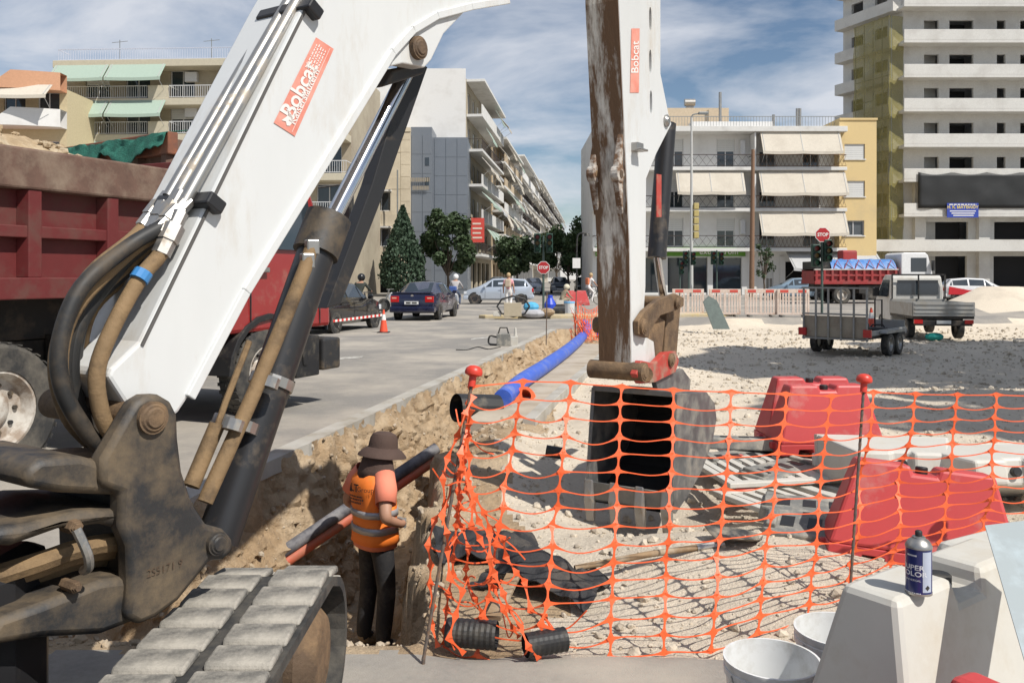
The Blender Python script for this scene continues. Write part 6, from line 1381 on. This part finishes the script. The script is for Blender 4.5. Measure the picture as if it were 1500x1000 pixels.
# ---- yellow block
D2 = 65.0; xy = PX(1229.5, D2); b2 = thing('yellow_building', 'narrow plain yellow rendered building beside the white apartment block', 'building', (xy, D2, 0)); f2 = Fac((xy, D2, 0), 0); Ly = PX(1284, D2)-xy
ops = [(PX(a, D2)-xy, PX(c, D2)-xy, PZ(e, D2), PZ(d_, D2), k) for a, c, d_, e, k in ((1237, 1267, 211, 233, 'shut'), (1236, 1267, 265, 288, 'shut'), (1235, 1266, 323, 345, 'win'))]
wall(b2, f2, Ly, PZ(176, D2), [o[:4] for o in ops]+[(.2, Ly-.2, .2, 2.9)], WALLY, 12)
for o in ops:
    window(b2, f2, o, o[4]); mb = MB(); f2.box(mb, o[0]-.06, o[1]+.06, o[2]-.08, o[2], -.1, .08); mb.build('sill', SLABW, b2, world=True)
window(b2, f2, (.2, Ly-.2, .2, 2.9), 'dark')
mb = MB(); f2.box(mb, -.002, Ly+.06, PZ(176, D2), PZ(176, D2)+.15, -12, .08); mb.build('parapet', WALLY, b2, world=True)
# ---- concrete tower under construction
DT = 77.0; xt = PX(1335, DT); b3 = thing('tower_under_construction', 'unfinished white concrete tower with long balconies and yellow scaffold netting', 'building', (xt, DT, 0))
LT = 34.0; ft = Fac((xt, DT+1.6, 0), 0); TZ_ = [PZ(y, DT) for y in (364, 313, 262, 211, 159, 109, 58, 5, -46, -97)]
ops = []
for i in range(1, 10):
    for (a, c) in ((1366, 1388), (1404, 1440), (1475, 1488), (1510, 1545), (1590, 1630)): ops.append((PX(a, DT)-xt, PX(c, DT)-xt, TZ_[i]+.9 if i > 1 else TZ_[i]+.1, TZ_[i]+2.2))
ops += [(PX(1358, DT)-xt, PX(1432, DT)-xt, TZ_[0]+.3, TZ_[0]+2.5), (PX(1471, DT)-xt, PX(1560, DT)-xt, TZ_[0]+.3, TZ_[0]+2.5), (PX(1358, DT)-xt, PX(1430, DT)-xt, .1, 3.4), (PX(1470, DT)-xt, PX(1600, DT)-xt, .1, 3.4), (.3, 1.1, .1, 3.4)]
wall(b3, ft, LT, TZ_[9]+3, ops, CONCW, 14, .3)
for o in ops: window(b3, ft, o, 'dark')
fs2 = Fac((PX(1238, 85), 85.5, 0), math.atan2(78.6-85.5, xt-PX(1238, 85))); Ls = (Vector((xt, 78.6, 0))-Vector((PX(1238, 85), 85.5, 0))).length
ops2 = [(Ls*.15, Ls*.35, TZ_[i]+.4, TZ_[i]+2.2) for i in range(0, 10)]+[(Ls*.55, Ls*.75, TZ_[i]+.4, TZ_[i]+2.2) for i in range(0, 10)]
wall(b3, fs2, Ls, TZ_[9]+3, ops2, CONCW, 4, .3, name='side_wall')
for o in ops2: window(b3, fs2, o, 'dark')
for i in range(10):
    out = 1.5
    mb = MB(); ft.box(mb, -.6, LT, TZ_[i]-.25, TZ_[i], 0.003, out); mb.build('balcony_slab', CONCW, b3, world=True)
    if i != 0:
        mb = MB(); ft.box(mb, -.6, LT, TZ_[i]+.002, TZ_[i]+.95, out-.12, out); mb.build('parapet', CONCW, b3, world=True, bevel=.02); mb = MB(); fs2.box(mb, 0, Ls*.98, TZ_[i]-.25, TZ_[i]+.8, .003, 1.1); mb.build('side_balcony', CONCW, b3, world=True)
    else: mb = MB(); ft.box(mb, -6, LT, TZ_[0]-.25, TZ_[0]+.8, out-.05, out+.35); mb.build('canopy_band', CONCW, b3, world=True)
for px in (1357, 1452, 1560, 1660): mb = MB(); ft.box(mb, PX(px, DT)-xt-.5, PX(px, DT)-xt+.5, 0, TZ_[2], .004, .5); mb.build('column', CONCW, b3, world=True)
mb = MB()
n = 90; vs = []
for i in range(n+1):
    for k in range(10): vs.append(ft.p(PX(1345, DT)-xt+(LT-1)*i/n, TZ_[1]+.5+k*.36-(.22*abs(math.sin(i*.37)) if k == 9 else 0), out+.06+.10*nz(i*.33, k*.2, 0, 1)+.05*nz(i, k*.5, 3, 1)))
mb.add(vs, [(10*i+k, 10*i+10+k, 10*i+11+k, 10*i+k+1) for i in range(n) for k in range(9)]); o = mb.build('black_tarpaulin', mat('black_tarp', (.014, .015, .016), .6, var=.2), b3, world=True, smooth=True); o.modifiers.new('s', 'SOLIDIFY').thickness = .03
zb = PZ(314, DT); u0 = PX(1386, DT)-xt; u1 = PX(1432, DT)-xt; mb = MB(); ft.box(mb, u0, u1, zb-.3, zb+1.0, out+.2, out+.26); bn = mb.build('banner', mat('banner_blue', (.03, .06, .36), .5), b3, world=True)
mb = MB(); text_mb(mb, 'Η. Κ. ΜΑΤΘΑΙΟΥ', .36, lambda x, y: ft.p((u0+u1)/2+x, zb+.62+y, out+.268), bold=.008); g = mb.build('banner_lettering', mat('banner_yellow', (.75, .6, .12), .5), bn); fix(g, b3)
mb = MB()
for k in range(3): ft.box(mb, u0+.25+.15*k, u1-.25-.1*k, zb+.24-.2*k, zb+.33-.2*k, out+.262, out+.266)
dash(mb, u0+.2, u1-.2, zb+.82, zb+.92, lambda x, y: ft.p(x, y, out+.268)); g = mb.build('banner_small_print', MATS['letter_white'], bn); fix(g, b3)
# scaffold netting hung on poles along the side
sc = thing('scaffold', 'scaffold wrapped in yellow-olive netting on the side of the concrete tower', 'scaffold', (fs2.p(Ls*.6, 0, 1.5).x, fs2.p(Ls*.6, 0, 1.5).y, 0))
nm_ = mat('yellow_scaffold_net', (.27, .235, .07), .8, var=.3, vscale=.7, alpha=.6)
for (a, c, w) in ((Ls*.42, Ls*1.0, 1.7),):
    vs = []; nu, nv = 24, 40; top_ = PZ(18, DT)
    for j in range(nv+1):
        for i in range(nu+1): u = a+(c-a)*i/nu; z = 2.5+(top_-2.5)*j/nv; vs.append(fs2.p(u, z, w+.22*nz(i*.35, j*.25, 1, 1)+.1*nz(i, j*.7, 2, 1)))
    mb = MB(); mb.add(vs, [(j*(nu+1)+i, j*(nu+1)+i+1, (j+1)*(nu+1)+i+1, (j+1)*(nu+1)+i) for j in range(nv) for i in range(nu)]); mb.build('netting', nm_, sc, world=True, smooth=True)
    vs = []
    for j in range(nv+1):
        for i in range(9): vs.append(fs2.p(Ls*1.0+.02*i, 4+(top_-4)*j/nv, 1.7-1.5*i/8+.25*nz(i*.4, j*.3, 5, 1)))
    mb = MB(); mb.add(vs, [(j*9+i, j*9+i+1, (j+1)*9+i+1, (j+1)*9+i) for j in range(nv) for i in range(8)]); mb.build('netting', nm_, sc, world=True, smooth=True)
for k in range(5):
    u = Ls*.42+Ls*.145*k; mb = MB(); mb.tube([fs2.p(u, 0, 1.45), fs2.p(u, top_, 1.45)], .04, 6); mb.build('standard', POLE, sc, world=True)
for k in range(10): mb = MB(); mb.tube([fs2.p(Ls*.42, 2+2*k, 1.45), fs2.p(Ls, 2+2*k, 1.45)], .035, 6); mb.build('ledger', POLE, sc, world=True)
# ---- left apartment block with green awnings
D4 = 62.0; xl = PX(96, D4); b4 = thing('apartment_block', 'apartment block with pale green awnings rising behind the trucks', 'building', (xl, D4, 0)); f4 = Fac((xl, D4, 0), R(-3)); L4 = 21.0
Z4 = [PZ(y, D4) for y in (318, 260, 203, 152, 97)]
ops = [(u, u+1.8, Z4[i]+.1, Z4[i]+2.3, 'win') for i in range(4) for u in (1.5, 4.5, 7.8, 12.5, 15.5, 18.5)]
wall(b4, f4, L4, Z4[4], [o[:4] for o in ops], OCHRE, 10)
for o in ops: window(b4, f4, o, o[4])
for i in range(5): slab(b4, f4, 0, L4, Z4[i], .5, 1.6, mat('slab_ochre', (.52, .47, .36), .9), 'balcony_slab' if i < 4 else 'roof_slab')
for i in range(4):
    railing(b4, f4, .6, 6.8, Z4[i], 1.55, RAILW, .9, .16); railing(b4, f4, 8.4, L4, Z4[i], 1.55, RAILW, .9, .16)
    mb = MB(); f4.box(mb, 6.9, 8.3, Z4[i], Z4[i]+.9, 1.3, 1.56); mb.build('planter', MATS['slab_ochre'], b4, world=True)
    awning(b4, f4, .2, 4.1, Z4[i]+2.5, Z4[i]+1.3, 1.5, 2.5, AWG, 1); awning(b4, f4, 4.2, 8.2, Z4[i]+2.5, Z4[i]+1.3, 1.5, 2.5, AWG, 1)
    if i in (3, 1): awning(b4, f4, 12.5, 18, Z4[i]+2.5, Z4[i]+1.5, 1.5, 2.3, mat('lime_awning', (.42, .45, .20), .85), 2)
    mb = MB(); f4.box(mb, 9.0, 9.9, Z4[i]+1.4, Z4[i]+2.1, .02, .4); mb.build('air_conditioner', RAILW, b4, world=True, bevel=.03)
railing(b4, f4, .3, L4, Z4[4], 1.4, mat('rail_blue_white', (.55, .58, .68), .5), .85, .18)
for u in (3, 10, 14): mb = MB(); mb.tube([f4.p(u, Z4[4], -2), f4.p(u, Z4[4]+2.4, -2)], .03, 6); mb.bar(f4.p(u-.6, Z4[4]+2.2, -2), f4.p(u+.6, Z4[4]+2.3, -2), .03, .03); mb.build('antenna', POLE, b4, world=True)
# ---- apricot building at the far left
D5 = 56.0; xo = PX(-90, D5); b5 = thing('apricot_building', 'apricot and white curved-balcony building at the left of the green-awning block', 'building', (xo, D5, 0)); f5 = Fac((xo, D5, 0), R(2)); L5 = PX(95, D5)-xo
Z5 = [PZ(y, D5) for y in (310, 255, 183, 130)]
ops = [(u, u+1.4, Z5[i]+.1, Z5[i]+2.2, 'win') for i in range(3) for u in (1.0, 4.2, 6.4)]
wall(b5, f5, L5, Z5[3], [o[:4] for o in ops], mat('cream_render', (.52, .44, .28), .9), 9)
for o in ops: window(b5, f5, o, o[4])
for i in range(4):
    mb = MB(); vs = []
    for k in range(13):
        u = L5*k/12; w = .9+.9*math.sin(math.pi*k/12)
        vs += [f5.p(u, Z5[i]-.25, w), f5.p(u, Z5[i]+(.9 if k > 7 else .35), w), f5.p(u, Z5[i]+(.9 if k > 7 else .35), 0.01), f5.p(u, Z5[i]-.25, .01)]
    mb.add(vs, [(4*k+j, 4*k+4+j, 4*k+4+(j+1) % 4, 4*k+(j+1) % 4) for k in range(12) for j in range(4)]); mb.build('curved_balcony', ORNG if i % 2 else WALLW, b5, world=True)
    mb = MB(); f5.box(mb, -.5, 2.8, Z5[i], Z5[i]+2.6, .3, 1.9); mb.build('bay', ORNG, b5, world=True)
awning(b5, f5, L5-4.2, L5-.3, Z5[2]+2.4, Z5[2]+1.6, 1.3, 2.2, AWN, 1)
# ---- cream office with grey clad tower, white party wall behind
D6 = 73.0; xc = PX(395, D6); b6 = thing('office_building', 'cream clad office with dark square windows and grey panelled corner', 'building', (xc, D6, 0)); f6 = Fac((xc, D6, 0), 0); L6 = PX(601, D6)-xc
ux6 = lambda px: PX(px, D6)-xc
rows6 = [(281, 309), (334, 361), (228, 255)]
ops = [(ux6(a), ux6(a+27), PZ(e, D6), PZ(d_, D6), 'win') for d_, e in rows6 for a in (412, 444, 487, 545)]+[(ux6(545), ux6(585), .1, PZ(392, D6), 'dark'), (ux6(420), ux6(470), .1, PZ(385, D6), 'dark')]
H6 = PZ(193, D6); wall(b6, f6, L6, H6, [o[:4] for o in ops], WALLC, 14)
for o in ops:
    window(b6, f6, o, o[4])
    if o[4] == 'win': mb = MB(); f6.box(mb, o[0]-.1, o[1]+.1, o[3], o[3]+.14, .003, .5); mb.build('hood', SLABW, b6, world=True)
k = 0
while .6+k*1.05 < H6:       # cladding joints are real grooves: raised panels courses
    z = .6+k*1.05; k += 1
    for u in range(int(L6/1.6)+1):
        a, c = u*1.6+.015, min(L6, u*1.6+1.585)
        if c-a < .2 or any(o[0] < c and o[1] > a and o[2] < z+1.03 and o[3] > z for o in ops): continue
        mb = MB(); f6.box(mb, a, c, z+.012, min(H6, z+1.03), .002, .03); mb.build('cladding_panel', WALLC, b6, world=True)
gz = PZ(185, D6)
mb = MB(); f6.box(mb, L6, ux6(632), 0, gz, -12, -.4); f6.box(mb, ux6(632), ux6(683), 0, gz-.6, -12, -2.2); gt = mb.build('grey_tower', GREYCL, b6, world=True)
for i in range(8):
    for (a, c, w) in ((602, 617, -.4), (618, 631, -.4), (633, 649, -2.2), (650, 666, -2.2), (667, 682, -2.2)):
        mb = MB(); f6.box(mb, ux6(a)+.02, ux6(c)-.0, .4+i*(gz-1.1)/8+.03, .4+(i+1)*(gz-1.1)/8, w+.003, w+.04); g = mb.build('metal_panel', GREYCL, gt); fix(g, b6)
for y in (233, 262, 318): mb = MB(); f6.box(mb, ux6(622), ux6(628), PZ(y+9, D6), PZ(y-3, D6), -.36, -.33); mb.build('slit_window', GLASS, b6, world=True)
mb = MB(); dash(mb, ux6(601), ux6(629), PZ(266, D6), PZ(260, D6), lambda x, y: f6.p(x, y, -.15), 0, .05, .09); dash(mb, ux6(604), ux6(628), PZ(278, D6), PZ(272, D6), lambda x, y: f6.p(x, y, -.15), 0, .05, .09); mb.build('wall_lettering', mat('bronze_letter', (.3, .26, .2), .5), b6, world=True)
mb = MB(); f6.box(mb, -.05, L6+.02, H6, H6+.35, -14, .1); mb.build('parapet', WALLC, b6, world=True)
mb = MB(); mb.tube([f6.p(ux6(585), 0, 1.2), f6.p(ux6(585), 10.5, 1.2)], .06, 6); mb.build('flag_mast', POLE, b6, world=True)
# ---- street canyon, left side: balconied blocks facing the side street
SD = Vector((.0956, .995, 0)); ang_s = math.atan2(SD.y, SD.x)
def street_block(label, t0, t1, H, wallm, awn, seed, base=(-4.2, 78), storeys=6, party=None):
    rnd = random.Random(seed); o = Vector((base[0], base[1], 0))+SD*t0
    b = thing('apartment_block', label, 'building', o); fc = Fac(o, ang_s); L = t1-t0
    zs = [3.6+(H-3.6)*i/(storeys-1) for i in range(storeys)]
    ops = [(u, u+1.6, z+.1, z+2.2, 'win') for z in zs[:-1] for u in [1.2+3.1*k for k in range(int((L-2)/3.1))]]+[(u, u+2.4, .1, 2.9, 'dark') for u in [1+3.4*k for k in range(int((L-2)/3.4))]]
    wall(b, fc, L, H, [q[:4] for q in ops], wallm, 12)
    for q in ops: window(b, fc, q, q[4])
    for i, z in enumerate(zs):
        slab(b, fc, .2, L-.2, z, .25, 1.5 if i < storeys-1 else 1.7, SLABW, 'balcony_slab' if i < storeys-1 else 'roof_slab')
        if i == storeys-1: continue
        if rnd.random() < .5: railing(b, fc, .3, L-.3, z, 1.45, RAIL, .95, .3)
        else:
            mb = MB(); fc.box(mb, .3, L-.3, z, z+.9, 1.38, 1.48); mb.build('parapet', wallm if rnd.random() < .6 else SLABW, b, world=True)
        u = .5
        while u < L-3:
            w_ = rnd.uniform(2.6, 4.2)
            if rnd.random() < .72: awning(b, fc, u, min(L-.3, u+w_-.15), z+2.5, z+rnd.uniform(1.0, 1.5), 1.4, rnd.uniform(2.0, 2.5), awn[rnd.randrange(len(awn))], 1)
            u += w_
    if party:
        mb = MB(); f = Fac(o+Vector((-9.0, -.06, 0)), 0); f.box(mb, -3.5, 8.98, 0, H+.9, 0, .05); mb.build('party_wall', party, b, world=True)
    for k in range(3):
        u = rnd.uniform(1, L-1); mb = MB(); mb.tube([fc.p(u, H, -3), fc.p(u, H+2.5, -3)], .04, 5); mb.bar(fc.p(u-.5, H+2.3, -3), fc.p(u+.5, H+2.4, -3), .03, .03); mb.build('antenna', POLE, b, world=True)
    return b
street_block('tall apartment block with blank white gable and green awnings behind the grey office corner', 0, 19, 19.6, OCHRE, [AWG, AWG, AWW, AWN], 1, party=WALLW)
street_block('ochre apartment block second along the left of the side street', 20, 44, 17.5, mat('tan_render', (.48, .38, .26), .9), [AWN, AWG], 2)
street_block('white-balconied apartment block further down the side street', 45, 85, 19, WALLW, [AWN, AWN, AWW], 3)
street_block('distant pale apartment block along the side street', 86, 140, 20, mat('pale_render', (.55, .5, .42), .9), [AWN, AWW], 4)
street_block('hazy last apartment block at the far end of the side street', 141, 220, 20, WALLW, [AWN, AWW], 5)
be = thing('apartment_block', 'far block closing the end of the side street', 'building', (14, 330, 0)); fe = Fac((2, 330, 0), 0); wall(be, fe, 60, 17, [(3+4*k, 5+4*k, z, z+1.8) for k in range(13) for z in (4, 7, 10, 13)], WALLW, 10)

# ================================================================ TREES
LEAFD = mat('dark_leaf', (.042, .07, .026), .6, var=.35, vscale=3); LEAFM = mat('mid_leaf', (.05, .085, .028), .6, var=.35, vscale=3); CYP = mat('cypress_leaf', (.035, .065, .035), .7, var=.3, vscale=4); BARK = mat('bark', (.10, .075, .055), .9, var=.3, bump=.6)
def tree(loc, H, crown, label, m, n=5000, th=None, leaf=.16, kind='round', seed=0, cat='tree'):
    rnd = random.Random(seed); t = thing('tree' if kind == 'round' else 'cypress_tree', label, cat, loc)
    rx, z0 = crown; th = th or z0+.3
    mb = MB(); mb.tube(catmull([(0, 0, 0), (.05, .03, th*.5), (0, .05, th), (.05, 0, H*.75)], 4), [.15*H/6*(1-.8*i/12) for i in range(13)], 8); tr_ = mb.build('trunk', BARK, t, smooth=True)
    cl = []
    for k in range(20 if kind == 'round' else 0):
        a = rnd.uniform(0, 6.28); zz = z0+(H-z0)*rnd.uniform(.12, .92); rr_ = rx*math.sqrt(max(.05, 1-((zz-(z0+H)/2)/((H-z0)/2))**2))*rnd.uniform(.4, 1.0)
        cl.append((Vector((rr_*math.cos(a), rr_*math.sin(a), zz)), rx*rnd.uniform(.2, .42)))
        if k < 9: mb = MB(); mb.tube(catmull([(0, 0, th*.8), tuple(cl[-1][0]*.5+Vector((0, 0, th*.45))), tuple(cl[-1][0])], 3), [.05, .045, .04, .035, .03, .02, .012], 6); mb.build('limb', BARK, tr_)
    vs = []; fs = []
    for k in range(n):
        if kind == 'round':
            c, r = cl[rnd.randrange(len(cl))]; v = Vector((rnd.gauss(0, 1), rnd.gauss(0, 1), rnd.gauss(0, 1))).normalized()*r*rnd.random()**.4; p = c+v
        else:
            u = rnd.random()**.8; zz = z0+(H-z0)*u; R_ = rx*min(1, (1-u)*1.5+.04)*min(1, .6+u*4)*(1+.16*nz(u*9, math.floor(rnd.random()*6), seed, 1)); a = rnd.uniform(0, 6.28); q = math.sqrt(rnd.uniform(.3, 1)); p = Vector((R_*q*math.cos(a), R_*q*math.sin(a), zz+rnd.uniform(-.1, .1)))
        d = Vector((rnd.gauss(0, 1), rnd.gauss(0, 1), rnd.gauss(.3 if kind == 'round' else 1.6, 1))).normalized(); s_ = d.cross(Vector((rnd.gauss(0, 1), rnd.gauss(0, 1), rnd.gauss(0, 1)))).normalized(); l = leaf*rnd.uniform(.6, 1.3)
        o = len(vs); vs += [p-s_*l*.35, p+d*l*.5, p+s_*l*.35, p-d*l*.5]; fs.append((o, o+1, o+2, o+3))
    mb = MB(); mb.add(vs, fs); mb.build('crown', m, t)
    return t
def at(px, d): return (PX(px, d), d, 0)
tree(at(590, 66), PZ(303, 66), (1.75, .4), 'pointed cypress standing before the cream office', CYP, 9000, kind='cyp', leaf=.28, seed=1)
tree(at(656, 67), PZ(307, 67), (2.0, 1.6), 'dark broad-leaved tree beside the grey office corner', LEAFD, 7000, leaf=.34, seed=2)
tree(at(757, 72), PZ(352, 72), (2.1, 1.9), 'round dark street tree right of the red hanging sign', LEAFD, 5000, leaf=.32, seed=3)
tree(at(832, 78), PZ(325, 78), (2.6, 1.6), 'mid green street tree behind the stop sign', LEAFM, 5500, leaf=.36, seed=4)
tree(at(858, 84), PZ(335, 84), (2.6, 1.5), 'dark street tree at the right of the side street', LEAFD, 5000, leaf=.36, seed=5)
tree(at(815, 110), 8, (2.6, 2), 'distant street tree in the middle of the side street', LEAFD, 3000, leaf=.4, seed=8)
tree(at(1119, 63.5), 4.2, (.7, 1.2), 'small bare-looking sapling by the white shop wall', LEAFD, 500, leaf=.2, seed=6)
tree(at(487, 68), 3.2, (1.0, .5), 'low yellow-green shrub beside the office entrance', LEAFM, 1200, leaf=.25, seed=7)
# street trees standing beside the site, out of view, that shade the gravel
for k, (x, y, h_, r_) in enumerate(((13.1, 12.5, 14, 3.6), (17.1, 11.3, 14, 4.2), (13.8, 4.3, 13.5, 3.2), (21.3, 15.5, 14, 4.2))):
    tree((x, y, 0), h_, (r_, 6.2), ['tall street tree right of the site shading the gravel', 'tall street tree behind the first one right of the site', 'tall street tree level with the camera on the right', 'tall street tree furthest along the right of the site'][k], LEAFM, 9000, leaf=.42, seed=21+k)
